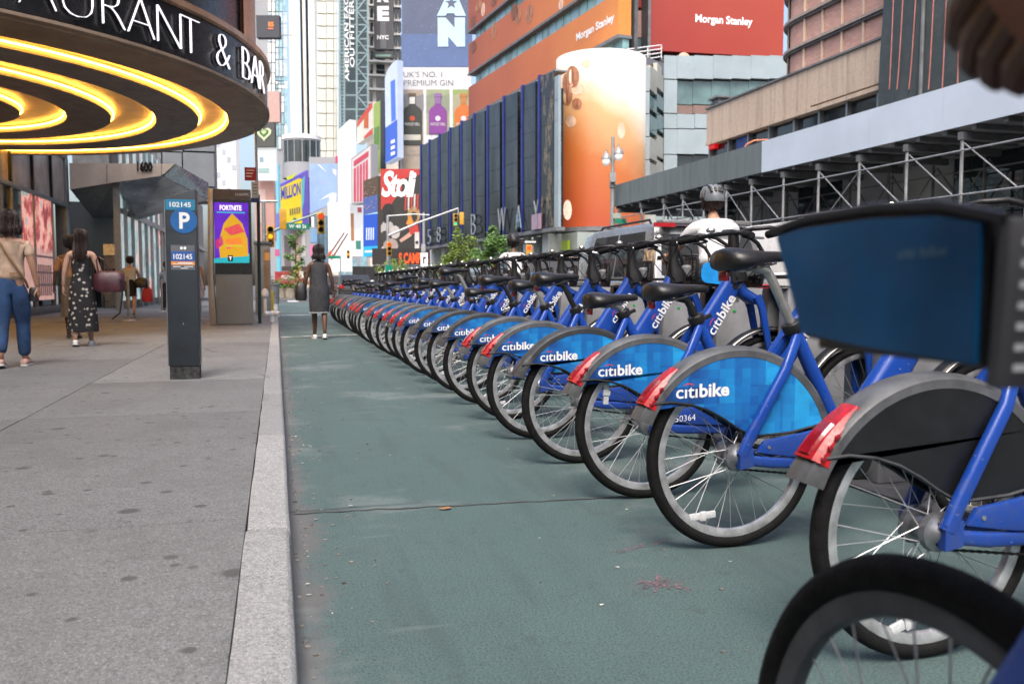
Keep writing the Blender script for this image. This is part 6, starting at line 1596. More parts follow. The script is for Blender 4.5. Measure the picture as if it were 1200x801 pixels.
# lattice sign tower
w_ = fwall(415, 175, -4); t = fthing('lattice_tower', 'steel lattice sign tower with tall white vertical store lettering', 'tower', w_, 415, 334)
b = MB()
w_.pslab(397, -80, 432, 160, -6, -3).build('back_wall', pm('dark_teal', (.09, .13, .14), .6), t)
for x in (398, 403.5, 418, 431): b = MB(); b.bar(w_.px(x, -80, 0), w_.px(x, 165, 0), .35, .35); b.build('upright', 'truss', t)
ys_ = [-70 + 16.5 * i for i in range(15)]
for i, y in enumerate(ys_[:-1]):
    b = MB(); b.bar(w_.px(397, y, -.2), w_.px(432, y, -.2), .22, .3); b.build('cross_bar', 'truss', t)
    b = MB(); x0_, x1_ = (418, 431) if i % 2 else (431, 418); b.bar(w_.px(x0_, y, .05), w_.px(x1_, y + 16.5, .05), .28, .28); b.build('brace', 'truss', t)
    b = MB(); b.bar(w_.px(418, y + 8, -.25), w_.px(431, y + 8, -.25), .15, .2); b.build('cross_bar', 'truss', t)
    for yy_ in (y + 4, y + 8, y + 12): 
        b = MB(); b.bar(w_.px(397.5, yy_, -.3), w_.px(404, yy_, -.3), .12, .2); b.build('cross_bar', 'truss', t)
for s_, xl, xr, yb_, L in (('AMERICAN EAGLE', 404.3, 409.2, 96, 112), ('OUTFITTERS', 410, 415.4, 79.5, 84)):
    p0 = w_.px(xr, yb_, .5); p1_ = w_.px(xr, yb_ - L, .5); wd = (p1_ - p0).length; ht = (w_.px(xl, yb_, .5) - p0).length
    text_in(s_, p0, (0, 0, 1), -w_.u, 'white', t, wd=wd, ht=ht, depth=.15, bold=.01)
# beige windowed building with the tall grey sign
w_ = fwall(450, 190, -4); t = fthing('window_building', 'beige office building with rows of windows behind the tall grey sign', 'building', w_, 450, 334)
w_.pslab(430, -90, 472, 338, -15, -.6).build('wall', 'cream_bld', t)
fl_ = [-60 + 16.3 * i for i in range(13)]
for y in fl_: w_.pslab(432, y, 470, y + 4, -.58, .25).build('ledge', 'white_bld', t)
for y in fl_: 
    for x0, x1 in ((433, 437), (441, 451), (457, 461), (462.5, 466), (467, 470.5)): w_.pslab(x0, y + 4.6, x1, y + 15.6, -.59, -.35).build('window', 'glass', t)
w2 = fwall(449, 182); t = fthing('tall_sign', 'tall dark grey store sign ending in the letter E above NYC', 'sign', w2, 449, 60)
w2.pslab(437, -80, 461, 58, -1, 0).build('sign_board', ink('55565c'), t); w2.pslab(445.5, 25, 452.5, 57, .002, .05).build('stripe', ink('77797f'), t)
w2.text('E', 442, 7.5, 456, 25, 'white', t, .08, bold=.06); w2.text('R', 442, -14, 456, 3, 'white', t, .08, bold=.06); w2.text('NYC', 442, 41.5, 455.5, 46.5, 'white', t, .08, bold=.04)
w2.pslab(437, 60.5, 461, 68, -1, 0).build('lower_board', ink('4a4d50'), t); w2.pslab(440, 64, 458, 66.5, .002, .03).build('stripe', ink('8fb5ac'), t)
# starry screen and gin billboard
w_ = fwall(511, 122); t = fthing('star_screen', 'huge slate blue screen with white A and N letters and a star', 'billboard', w_, 511, 78)
w_.pslab(470, -90, 553, 78.5, -1.5, 0).build('screen', screen('5a6685', .45), t)
w_.pslab(470, 40, 553, 78.4, .001, .01).build('glow', screen('5a73a6', .45), t)
lt = screen('c4e2ee', .7)
w_.poly([(512, 19), (521, 0), (538, 0), (546, 19), (534, 19), (532, 16), (524, 16), (522, 19)], .02, .1).build('letter', lt, t)
st_ = [(529 + (7.5 if i % 2 == 0 else 3.2) * math.sin(i * math.pi / 5), 4 - (7.5 if i % 2 == 0 else 3.2) * math.cos(i * math.pi / 5)) for i in range(10)]
w_.poly(st_, .12, .14).build('star', screen('5a6685', .45), t)
w_.text('N', 513, 21, 545, 55, lt, t, .1, bold=.12)
b = MB()
for i in range(130):
    x, y = rnd.uniform(473, 551), rnd.uniform(-20, 76); s_ = rnd.uniform(.12, .4); w_.poly([(x - s_, y), (x, y - s_), (x + s_, y), (x, y + s_)], .012, .016, b)
b.build('star_dots', screen('c9d6ee', .7), t, smooth=0)['kind'] = 'stuff'
w_ = fwall(511, 120); t = fthing('gin_billboard', 'white billboard with three gin bottles in black, purple and orange', 'billboard', w_, 511, 200)
w_.pslab(468, 79, 553, 215, -1, 0).build('board', ink('e9ebf0'), t)
w_.pslab(466, 79, 468, 215, -1.2, .15).build('frame', 'far_gr', t)
w_.text("UK'S NO. 1", 473, 84, 518, 90.5, ink('5b6060'), t, .03, bold=-.01); w_.text('PREMIUM GIN', 473, 94, 531, 100.5, ink('5b6060'), t, .03, bold=-.01)
for x0, x1, ca, cb2, bot, cap in ((470, 496.5, 'b9ab9b', '8f8f93', '3b3f3a', '6b5a48'), (499.5, 527, 'a9b58c', '97a08a', '8e3fa0', '9a6fb0'), (530.5, 556, '9fb56a', 'b3b092', 'e07a2c', 'c98a4a')):
    w_.pslab(x0, 105, x1, 200 if x0 < 480 else 158, .002, .01).build('picture', ink(ca), t)
    w_.poly([(x0, 113), (x0 + 8, 109), (x0 + 16, 114), (x1, 110), (x1, 130), (x0, 133)], .012, .018).build('hill', ink(cb2), t)
    cx_ = (x0 + x1) / 2; s_ = 1 if x0 < 480 else .92; yb_ = 170 if x0 < 480 else 157
    P_ = [(-11.5, yb_), (-11.5, 131), (-9, 127), (-4, 123.5), (-3.6, 113), (-4.2, 110), (4.2, 110), (3.6, 113), (4, 123.5), (9, 127), (11.5, 131), (11.5, yb_)]
    bo = w_.poly([(cx_ + x * s_, y) for x, y in P_], .02, .12).build('bottle', ink(bot), t)
    w_.poly([(cx_ - 3.4, 122), (cx_ - 3.2, 114), (cx_ + 3.2, 114), (cx_ + 3.4, 122)], .125, .14).build('neck', ink('efeee6' if x0 < 480 else cap), bo); w_.poly([(cx_ - 4.2, 113.6), (cx_ - 4.2, 109.6), (cx_ + 4.2, 109.6), (cx_ + 4.2, 113.6)], .125, .15).build('cap', ink(cap), bo)
    w_.disc(cx_, 139, 3.2, .125, .14, n=9).build('emblem', ink('d8502c' if x0 < 480 else 'e9e3ee'), bo)
    w_.text('WHITLEY NEILL', cx_ - 9, 144, cx_ + 9, 147.5, ink('d8d8d2'), bo, .14, bold=.02)
    if x0 < 480: w_.pslab(cx_ - 10, 158, cx_ + 10, 164.5, .125, .14).build('band', ink('d9d6cb'), bo)
w_.text('THE', 481, 176.5, 487, 178.6, ink('85888a'), t, .03); w_.text('ORIGINAL', 475, 180.5, 494, 183, ink('85888a'), t, .03)
# receding screens down the right side of the square
def sboard(name, label, pts, D, ang, m, deep=1.2, frame=None, parts=()):
    cx_ = sum(p[0] for p in pts) / len(pts); Wl_ = fwall(cx_, D, ang); t = fthing(name, label, 'billboard', Wl_, cx_, max(p[1] for p in pts))
    if frame:
        cy_ = sum(p[1] for p in pts) / len(pts); g = [(cx_ + (x - cx_) * 1.1, cy_ + (y - cy_) * 1.06) for x, y in pts]; Wl_.poly(g, -deep, -.02).build('frame', frame, t)
    Wl_.poly(pts, -deep * .9, .0).build('screen', m, t)
    for nm, pp, mm in parts: Wl_.poly(pp, .01 + .03 * rnd.random(), .06 + .03 * rnd.random()).build(nm, mm, t)
    return t, Wl_
A6 = -62
t, wl = sboard('blue_led_sign', 'tall curved white and blue screen standing edgewise beside the gin billboard', [(451, 92), (454, 82), (459, 75), (465.5, 70), (466, 184), (452, 192)], 118, -55, screen('cfdcf7', .7), parts=[('artwork', [(452, 150), (465.8, 140), (465.9, 183), (452, 191)], screen('4a6fd6', .7)), ('artwork', [(458, 96), (463, 93), (464, 140), (459, 143)], screen('5a7fe0', .7))])
for j in range(3): wl.poly([(459, 165 + j * 7), (463.5, 163 + j * 7), (463.5, 167 + j * 7), (459, 169 + j * 7)], .12, .16).build('artwork', screen('eef2ff', .8), t)
sboard('red_white_screen', 'slanted red and white screen high on the steel tower', [(418.5, 146), (436.5, 119), (437, 157), (418.5, 169)], 126, A6, screen('e9e4dc', .6), parts=[('artwork', [(419, 143), (436.6, 119), (436.6, 126), (419, 149)], screen('d9584a', .6)), ('artwork', [(427, 136), (432, 129), (432, 150), (427, 150)], screen('cf6a3c', .6)), ('artwork', [(427, 160), (437, 150), (437, 157), (427, 163)], screen('d85a4a', .6))])
sboard('green_screen', 'narrow yellow green screen strip', [(438, 122), (445, 118), (445, 202), (438, 203)], 124, A6, screen('a9c26a', .5), parts=[('artwork', [(439, 150), (444.5, 148), (444.5, 175), (439, 178)], screen('6f9a5c', .4))])
sboard('dark_fin', 'dark blue vertical sign edge between two screens', [(446, 116), (450.5, 118), (450.5, 196), (446, 200)], 123, -20, ink('2a3550'))
t, wl = sboard('red_striped_board', 'white framed billboard with pink red stripes', [(412.5, 187), (434, 171), (434, 236), (413, 238)], 122, A6, screen('efe6e6', .5), frame=M['far_gr'], parts=[('artwork', [(415, 189), (432, 177), (432, 183), (415, 195)], screen('d9536a', .5))] + [('artwork', [(415 + i * 3.5, 198 - i * 2.4), (417.4 + i * 3.5, 196.4 - i * 2.4), (417.4 + i * 3.5, 236), (415 + i * 3.5, 236.4)], screen('e0708a' if i % 2 else 'd75a70', .5)) for i in range(5)])
sboard('white_screen', 'blank glowing white screen beside the lattice tower', [(396, 153), (409.5, 140), (411, 238), (396, 240)], 128, A6, screen('f3f2f2', .9))
t, wl = sboard('blue_ad_screen', 'tall screen with firework picture above blue lettering', [(426, 212), (442.5, 206), (443, 300), (426, 301)], 112, -50, screen('6a5a4a', .35), parts=[('artwork', [(426.2, 232), (442.8, 228), (442.8, 250), (426.2, 252)], screen('5a6fb0', .5)), ('artwork', [(426.2, 252), (442.8, 250), (442.8, 288), (426.2, 289)], screen('2f5fd0', .6)), ('artwork', [(426.2, 289), (442.8, 288), (442.9, 300), (426.2, 301)], screen('35b7e6', .7)), ('artwork', [(428, 293.5), (440, 293), (440, 295.5), (428, 296)], screen('e9f6ff', .8)), ('artwork', [(426.2, 252), (442.8, 248.5), (442.8, 250.5), (426.2, 254)], screen('bfe6f6', .8))])
for x_ in (430, 432.6, 435.2, 437.8): wl.poly([(x_, 267), (x_ + 1.3, 266.6), (x_ + 1.1, 281), (x_ - .1, 281.3)], .12, .16).build('artwork', screen('dfe9ff', .8), t)
b = MB()
for i in range(40):
    x, y = 427 + rnd.random() * 15, 214 + rnd.random() * 34; s_ = rnd.uniform(.25, .7); wl.poly([(x - s_, y), (x, y - s_), (x + s_, y), (x, y + s_)], .1, .12, b)
b.build('sparks', screen('d8a8b0', .6), t, smooth=0)['kind'] = 'stuff'
# red script billboard
w_ = fwall(468, 105); t = fthing('vodka_billboard', 'red and black billboard with white script lettering and a red striped drink', 'billboard', w_, 468, 303)
w_.pslab(446, 198, 492, 304, -1, 0).build('board', ink('d23a36'), t)
w_.poly([(446.3, 246), (458, 240), (471, 222), (471, 210), (492, 205), (492, 304), (446.3, 304)], .002, .03).build('artwork', ink('34322f'), t)
w_.text('Stoli', 447, 200, 488, 231, 'white', t, .06, shear=.25, bold=.03, sp=.85)
for i, x in enumerate((474.5, 478, 481.5, 485, 488.5)): w_.poly([(x, 228), (x + 2.2, 227), (x + 1.4, 247), (x - .2, 246)], .035, .05).build('artwork', ink('f1e4dc' if i % 2 else 'd9433a'), t)
w_.disc(485, 252, 7.5, .035, .05, ry=10).build('artwork', ink('c79a62'), t); w_.disc(485, 254, 4, .055, .06, ry=6).build('artwork', ink('34322f'), t)
w_.poly([(476, 262), (481, 250), (485, 262), (482, 268)], .06, .07).build('artwork', ink('f0a03a'), t)
w_.poly([(478, 264), (489, 260), (491, 272), (481, 275)], .065, .08).build('artwork', ink('d64038'), t)
w_.poly([(468, 281), (480, 272), (483, 276), (470, 284)], .05, .06).build('artwork', ink('e9b6a4'), t)
for x, y, rx, ry, c in ((453, 256, 5, 6, '1b1b1b'), (455, 246, 7, 8, '1d1d1d'), (454, 268, 8, 10, 'c9c3c0'), (463, 272, 6, 8, 'd8d0cc'), (451, 278, 5, 8, '3a3836'), (458, 288, 9, 9, 'b9a7a2'), (450, 296, 4, 8, 'e6dcd8'), (462, 298, 6, 5, 'd08a88')):
    w_.disc(x, y, rx, .05 + .002 * rnd.random(), .06 + .01 * rnd.random(), n=9, ry=ry).build('artwork', ink(c), t)
w_.pslab(486, 272, 491.5, 293, .06, .1).build('artwork', ink('ece6e2'), t); w_.disc(488.7, 284, 2, .11, .12, n=7).build('artwork', ink('26282b'), t)
w2 = fwall(470, 100); t = fthing('store_sign', 'orange lit store sign under the red script billboard', 'sign', w2, 470, 310)
w2.pslab(436, 291, 503, 310, -1, 0).build('sign_board', ink('2b2422'), t); w2.text("S CAMPUS", 467.5, 296, 502, 309, screen('f2561e', 1.3), t, .06, bold=.04)
w2.pslab(436, 310.5, 503, 338, -3, -.3).build('shopfront', 'far_gr', t)
# pale blue and yellow screens left of them
w_ = fwall(379, 135); t = fthing('pale_blue_screen', 'pale blue screen with white streaks in a grey frame', 'billboard', w_, 379, 250)
w_.pslab(362, 184, 397, 253, -1, -.02).build('frame', 'far_gr', t); w_.poly([(363, 192), (395, 192), (395, 236), (386, 240), (363, 250)], -.02, .02).build('screen', screen('9db8f0', .75), t)
for pp, c in (([(363, 205), (376, 213), (392, 222), (374, 211.5)], 'e6b6e6'), ([(372, 193), (375, 193), (383, 202)], 'dfe8fb'), ([(374, 235), (384, 228), (392, 225), (386, 230)], 'e9eefc'), ([(386, 228), (394, 226), (394, 236), (386, 239)], 'eef2fb'), ([(389.5, 198), (394, 199), (394, 206), (391, 203)], 'f3f3fa')): w_.poly(pp, .03, .05).build('artwork', screen(c, .85), t)
w_.pslab(393, 183, 396, 190.5, .0, .04).build('artwork', screen('e0426a', .6), t)
t, wl = sboard('yellow_screen', 'yellow and violet screen with bold slanted lettering', [(327, 217), (361.5, 199), (362.5, 262), (327, 268)], 138, 25, screen('7a6ad0', .55), parts=[('artwork', [(328, 220), (350, 209), (354, 210), (354, 262), (328, 266)], screen('f2d83a', .75)), ('artwork', [(336, 217), (341, 214), (343, 263), (337, 265)], screen('f3e9d6', .8)), ('artwork', [(335, 208), (347, 203), (343, 209), (337, 211)], screen('d6e23a', .7)), ('artwork', [(353, 212), (357, 206), (356, 236), (353, 250)], screen('6ec3c9', .7))])
on_px_text(wl, 'MILLION', 329, 235, 352, 228, 15, screen('4a52c0', .5), t, .12, bold=.03)
for i in range(5): wl.poly([(339 + i * 2.6, 245 - i * .6), (340.4 + i * 2.6, 244.7 - i * .6), (340.8 + i * 2.6, 252 - i * .6), (339.4 + i * 2.6, 252.4 - i * .6)], .12, .16).build('artwork', screen('8a7a6a', .4), t)
w_ = fwall(354, 150); t = fthing('rounded_building', 'rounded dark glass roof storey above the yellow screen', 'building', w_, 354, 210)
p = w_.px(356, 334); RZ = 3.2
for zt_, zb_, m, r_ in ((160, 165, 'white_bld', 1.03), (165, 167, 'far_gr', 1.0), (167.3, 192, 'glass', .99), (192.3, 210, 'far_gr', 1.02)):
    z1_, z0_ = w_.ab(356, zt_)[1], w_.ab(356, zb_)[1]; MB().lathe([(RZ * r_, z0_), (RZ * r_, z1_)], 32, (p.x, p.y, 0)).build('storey', m, t)
for i in range(10):
    a = R(150 + i * 24); q = p + V((math.cos(a), math.sin(a), 0)) * RZ; z1_, z0_ = w_.ab(356, 167)[1], w_.ab(356, 192)[1]; MB().bar((q.x, q.y, z0_), (q.x, q.y, z1_), .12, .12).build('mullion', 'far_gr', t)
def plain(name, label, cat, x0, y0, x1, y1, D, m, parts=(), ang=-15.4, deep=1.):
    Wl_ = fwall((x0 + x1) / 2, D, ang); t = fthing(name, label, cat, Wl_, (x0 + x1) / 2, y1); Wl_.pslab(x0, y0, x1, y1, -deep, 0).build('board' if cat != 'building' else 'wall', m, t)
    for k_, (nm, p0, p1_, p2_, p3_, mm) in enumerate(parts): Wl_.pslab(p0, p1_, p2_, p3_, .01 + .002 * k_, .06 + .004 * k_).build(nm, mm, t)
    return t, Wl_
t, wl = plain('white_screen', 'large white screen with dark red brush strokes behind the walking woman', 'billboard', 384, 237, 412, 318, 133, screen('f4f4f4', .95))
for pp in ([(380, 300), (384, 293), (386.5, 295), (383, 303)], [(384, 303), (387, 297), (389, 299), (386, 305)]): wl.poly([(x + 3, y) for x, y in pp], .02, .06).build('artwork', screen('d9653a', .5), t)
for pp in ([(388, 294), (403, 272), (404, 273), (389, 296)], [(391, 298), (407, 273), (408, 274), (392, 300)]): wl.poly(pp, .02, .05).build('artwork', screen('8a5a50', .3), t)
t, wl = plain('white_screen', 'white screen with a small blue picture above the black box', 'billboard', 410, 239, 426, 300, 130, screen('eef0f4', .85), (('artwork', 411, 250, 415, 282, screen('c98a5a', .5)), ('artwork', 417, 282, 423, 292, screen('4a9a8a', .5)), ('artwork', 419, 243, 424, 249, screen('d0607a', .5))))
plain('teal_screen', 'narrow cyan and blue screen strip left of the yellow screen', 'billboard', 322, 192, 328, 318, 128, screen('7fd0e6', .7), (('artwork', 322.3, 250, 327.7, 270, screen('6f7fe0', .6)), ('artwork', 322.3, 292, 327.7, 300, screen('e06a9a', .6))))
plain('salmon_board', 'salmon pink board below the heart sign', 'billboard', 298, 212, 322, 282, 120, screen('d9a69a', .35), (('artwork', 301, 222, 312, 262, screen('e3c3bb', .4)),))
t, wl = plain('heart_sign', 'dark grey sign with a pale green heart at the edge of the marquee', 'sign', 298, 143, 322, 172, 118, ink('5a5c58'))
def heart(cx_, cy_, s_): return [(cx_ + s_ * 16 * math.sin(t_) ** 3 / 16, cy_ - s_ * (13 * math.cos(t_) - 5 * math.cos(2 * t_) - 2 * math.cos(3 * t_) - math.cos(4 * t_)) / 16) for t_ in [2 * math.pi * i / 24 for i in range(24)]]
wl.poly(heart(309.5, 156.5, 8.6), .02, .08).build('heart', screen('d9e8b8', .8), t); wl.poly(heart(309.5, 156, 5.6), .1, .12).build('heart', screen('4f7a3e', .4), t); wl.poly(heart(309.5, 155.2, 3), .13, .15).build('heart', screen('cfe0a8', .6), t)
plain('white_screen', 'white screen hanging under the heart sign', 'billboard', 299, 173, 323, 211, 118.5, screen('f0f2f2', .85), (('artwork', 304, 184, 309, 190, screen('9ab6c6', .5)), ('artwork', 303, 197, 316, 203, screen('a8c8c4', .5))))
plain('tan_block', 'dull pink block hanging at the edge of the marquee', 'building', 314, 107, 328, 143, 125, pm('dull_pink', (.46, .3, .27), .7))
t, wl = plain('hanging_sign', 'dark square hanging sign with orange letters high beside the marquee', 'sign', 300, 18, 327.5, 44, 110, ink('4a4c55'))
wl.text('ES', 314.5, 26, 321, 31.5, screen('f08a3a', 1.2), t, .05, bold=.04); wl.pslab(314, 33, 320.5, 34.6, .01, .05).build('artwork', screen('e8805a', .9), t); b = MB(); b.bar(wl.px(300, 39.5, -.5), wl.px(346, 40, -.5), .12, .12); b.build('arm', 'far_gr', t)
plain('white_led_wall', 'tall white lit wall strip behind the kiosk', 'billboard', 252.5, 160, 280, 345, 70, screen('f2eff2', .8), tuple(('artwork', 254 + (i % 4) * 6, 166 + i * 9, 258.5 + (i % 4) * 6, 172 + i * 9, screen('c3c6d2', .6)) for i in range(18)))
t, wl = plain('grey_facade', 'grey and brown lower facade under the yellow screen', 'building', 328, 266, 372, 318, 140, 'far_gr', (('poster', 333, 276, 341, 316, ink('7f7377')), ('poster', 343, 270, 352, 314, ink('c9ac9a')), ('poster', 354, 272, 358, 300, ink('e6ddd8')), ('poster', 363, 287, 372, 300, screen('ee8ab6', .6)), ('poster', 364, 268, 372, 284, screen('8ab6e0', .6)), ('awning', 330, 312, 362, 317, ink('4a3a36'))))
plain('striped_facade', 'narrow striped blue facade between two screens', 'building', 368, 246, 384, 312, 142, screen('8fb3c9', .3), tuple(('strip', 369 + i * 3, 247, 370.5 + i * 3, 311, ink('5a7f92' if i % 2 else 'c9dbe6')) for i in range(5)))
plain('far_block', 'far grey building closing the end of the street', 'building', 300, 200, 520, 338, 330, 'far_gr', tuple(('window', 302 + i * 12, 300 + (i % 2) * 3, 310 + i * 12, 330, M['glass_b']) for i in range(18)), deep=20)
t, wl = plain('red_kiosk', 'red roofed kiosk with white panels at the far plaza', 'kiosk', 322, 318, 345, 340, 95, ink('b02a30'), (('panel', 330, 322.5, 344, 327, ink('e6dede')), ('panel', 326, 328, 345, 337, ink('8a8480'))), deep=2)
plain('black_box', 'plain black roadside box at the end of the bike row', 'cabinet', 413, 312, 447, 338, 60, ink('26272a'), (('panel', 414, 313, 427, 337, ink('232427')),), deep=1.5)

# ================================================================== STREET: CARS, POSTS, SIGNALS, TREES
M['car_silver'] = pm('silver_paint', (.3, .31, .32), .28, .6, var=.06, sc=2, coat=.6); M['car_dark'] = pm('dark_paint', (.03, .033, .04), .25, .3, var=.1, coat=.6); M['car_white'] = pm('white_paint', (.7, .71, .71), .3, 0, var=.04, coat=.4)
def car(name, label, pos, face, m, L=4.7, Wd=1.86, H=1.72, kind='suv', group='cars in the street'):
    t = thing(name, label, 'van' if kind == 'van' else 'car', (0, 0, 0), group); w2_ = Wd / 2
    if kind == 'suv': lowp = [(-L / 2, .38), (-L / 2 - .02, .62), (-L / 2 + .05, .98), (L / 2 - 1.25, 1.0), (L / 2 - .25, .86), (L / 2, .68), (L / 2, .36), (L / 2 - .2, .28), (-L / 2 + .2, .3)]; cab = [(-L / 2 + .1, .985), (-L / 2 + .42, H - .06), (-L / 2 + .7, H), (.35, H), (.75, H - .08), (L / 2 - 1.22, 1.0)]
    elif kind == 'van': lowp = [(-L / 2, .4), (-L / 2, 1.15), (L / 2 - .9, 1.15), (L / 2 - .1, 1.0), (L / 2, .75), (L / 2, .36), (-L / 2 + .2, .32)]; cab = [(-L / 2 + .01, 1.145), (-L / 2 + .06, H - .1), (-L / 2 + .16, H), (L / 2 - 2.0, H), (L / 2 - 1.7, H - .08), (L / 2 - .85, 1.15)]
    else: lowp = [(-L / 2, .4), (-L / 2, .85), (-L / 2 + .9, .95), (L / 2 - 1.3, .92), (L / 2 - .2, .78), (L / 2, .6), (L / 2, .34), (-L / 2 + .2, .3)]; cab = [(-L / 2 + .45, .94), (-L / 2 + 1.05, H), (.3, H), (L / 2 - 1.35, .93)]
    def sect(pl, insets):
        b = MB(); b.loft([[V((x * f, y, z if f == 1 else z0_ + (z - z0_) * f)) for x, z in pl] for y, f in insets for z0_ in (.6,)]); return b
    b = sect(lowp, [(-w2_, .96), (-w2_ + .05, 1), (w2_ - .05, 1), (w2_, .96)]); body = b.build('body', m, t, bevel=.03, smooth=50)
    zb_ = cab[0][1]; zt_ = max(z for _, z in cab)
    def ins(z): return (z - zb_) / (zt_ - zb_) * .14 + .04
    b = MB(); b.loft([[V((x, -w2_ + ins(z), z)) for x, z in cab], [V((x, w2_ - ins(z), z)) for x, z in cab]]); cb2 = b.build('cabin', m, t, bevel=.03, smooth=50)
    def glassp(pts, m_='glass_car', nm='window'):
        b = MB(); n_ = (V(pts[1]) - V(pts[0])).cross(V(pts[2]) - V(pts[0])).normalized(); b.prism(pts, n_ * .012); return b.build(nm, m_, cb2)
    g0, g1 = zb_ + .06, zt_ - .12
    nwin = {'suv': ((-L / 2 + .55, -.75), (-.68, .28)), 'van': (), 'car': ((-L / 2 + 1.0, -.2), (-.12, .45))}[kind]
    for sy in (-1, 1):
        for i, (xa, xb) in enumerate(nwin):
            xa2 = xa + (.12 if i == 0 else 0); xb2 = xb + (0 if i == 0 else -.02)
            p = [(xa, sy * (w2_ - ins(g0) + .004), g0), (xb + (.25 if i else 0), sy * (w2_ - ins(g0) + .004), g0), (xb2, sy * (w2_ - ins(g1) + .004), g1), (xa2, sy * (w2_ - ins(g1) + .004), g1)]
            glassp(p if sy > 0 else p[::-1])
        if kind == 'van':
            p = [(L / 2 - 1.9, sy * (w2_ - ins(1.25) + .004), 1.25), (L / 2 - 1.1, sy * (w2_ - ins(1.25) + .004), 1.25), (L / 2 - 1.6, sy * (w2_ - ins(H - .25) + .004), H - .25), (L / 2 - 1.9, sy * (w2_ - ins(H - .25) + .004), H - .25)]; glassp(p if sy > 0 else p[::-1])
        b = MB(); mx = L / 2 - 1.5; b.sphere((mx, sy * (w2_ + .12), 1.08 if kind != 'van' else 1.35), (.07, .12, .09), 10, 8); b.build('mirror', m, t)
        for wx in (-L / 2 + .85, L / 2 - .9):
            b = MB(); b.lathe([(.2, -.1), (.3, -.11), (.34, -.08), (.34, .08), (.3, .11), (.2, .1)], 24, (wx, sy * (w2_ - .1), .34), 'y'); wh = b.build('wheel', 'tyre', t); b = MB(); b.lathe([(.02, sy * .09), (.2, sy * .115), (.22, sy * .1)], 16, (wx, sy * (w2_ - .1), .34), 'y'); b.build('hubcap', 'rim', wh)
    # rear glass, windscreen, lamps, plate
    q = cab; r0, r1 = q[0], q[1]
    def lerp(a, b_, f): return (a[0] + (b_[0] - a[0]) * f, a[1] + (b_[1] - a[1]) * f)
    a0_, a1_ = lerp(r0, r1, .1), lerp(r0, r1, .86); d_ = .012
    glassp([(a0_[0] - d_, w2_ - ins(a0_[1]) - .1, a0_[1]), (a1_[0] - d_, w2_ - ins(a1_[1]) - .1, a1_[1]), (a1_[0] - d_, -w2_ + ins(a1_[1]) + .1, a1_[1]), (a0_[0] - d_, -w2_ + ins(a0_[1]) + .1, a0_[1])], nm='rear_window')
    f0, f1 = q[-1], q[-2]; a0_, a1_ = lerp(f0, f1, .08), lerp(f0, f1, .92)
    glassp([(a0_[0] + d_, -w2_ + ins(a0_[1]) + .1, a0_[1]), (a1_[0] + d_, -w2_ + ins(a1_[1]) + .1, a1_[1]), (a1_[0] + d_, w2_ - ins(a1_[1]) - .1, a1_[1]), (a0_[0] + d_, w2_ - ins(a0_[1]) - .1, a0_[1])], nm='windscreen')
    for sy in (-1, 1):
        MB().box(-L / 2 - .03, -L / 2 + .12, min(sy * (w2_ - .04), sy * (w2_ - .28)), max(sy * (w2_ - .04), sy * (w2_ - .28)), .74, .93).build('tail_light', 'red_lens', t, bevel=.02)
        MB().box(L / 2 - .22, L / 2 + .01, min(sy * (w2_ - .06), sy * (w2_ - .4)), max(sy * (w2_ - .06), sy * (w2_ - .4)), .6, .74).build('headlight', 'clear', t, bevel=.02)
    MB().box(-L / 2 - .06, -L / 2 + .1, -w2_ + .05, w2_ - .05, .36, .58).build('bumper', 'black', t, bevel=.03); MB().box(-L / 2 - .04, -L / 2, -.26, .26, .66, .79).build('number_plate', ink('d8c48a'), t)
    if kind == 'suv':
        MB().box(-L / 2 + .3, -L / 2 + .55, -w2_ + .25, w2_ - .25, H - .03, H + .03).build('spoiler', m, t, bevel=.02); MB().box(-L / 2 + .285, -L / 2 + .31, .2 + .3, .2 + .62, H - .075, H - .02).build('brake_light', 'red_lens', t)
        for sy in (-1, 1): MB().tube([(-L / 2 + .7, sy * (w2_ - .25), H + .0), (-L / 2 + .75, sy * (w2_ - .25), H + .05), (.2, sy * (w2_ - .25), H + .05), (.3, sy * (w2_ - .25), H)], .018, 6).build('roof_rail', 'black', t)
    if kind == 'van':
        for i in range(5): MB().box(-L / 2 - .012, -L / 2 + .06, -.7 + i * .33, -.62 + i * .33, H - .1, H - .05).build('marker_light', 'red_lens', t)
    t.location = pos; t.rotation_euler = (0, 0, R(90 - face)); ORG[t] = V((0, 0, 0)); return t
car('parked_car', 'silver estate car with roof rails and red brake light behind the bike row', (5.85, 12.95, 0), 0, 'car_silver', 4.7, 1.86, 1.8)
car('parked_car', 'white van with small red marker lights along its roof under the shed', (9.6, 15.2, 0), 0, 'car_white', 5.4, 2.0, 2.05, 'van')
p = on(480, 331, Z=0) if False else None
car('parked_car', 'pale silver car far up the street above the middle of the row', (5.4, 40, 0), 0, 'car_silver', 4.5, 1.8, 1.5, 'car')
car('parked_car', 'dark car far up the street beside the black box', (3.9, 46, 0), 0, 'car_dark', 4.5, 1.8, 1.45, 'car')
car('parked_car', 'dark saloon at the far crossing just right of the walking woman', (3.6, 58, 0), 20, 'car_dark', 4.5, 1.8, 1.5, 'car')
car('parked_car', 'silver saloon in the lane beyond the second cyclist', (7.2, 29, 0), 0, 'car_silver', 4.5, 1.8, 1.5, 'car')
car('parked_car', 'dark estate car further ahead of the silver estate', (6.2, 20.5, 0), 0, 'car_dark', 4.6, 1.85, 1.6, 'suv')

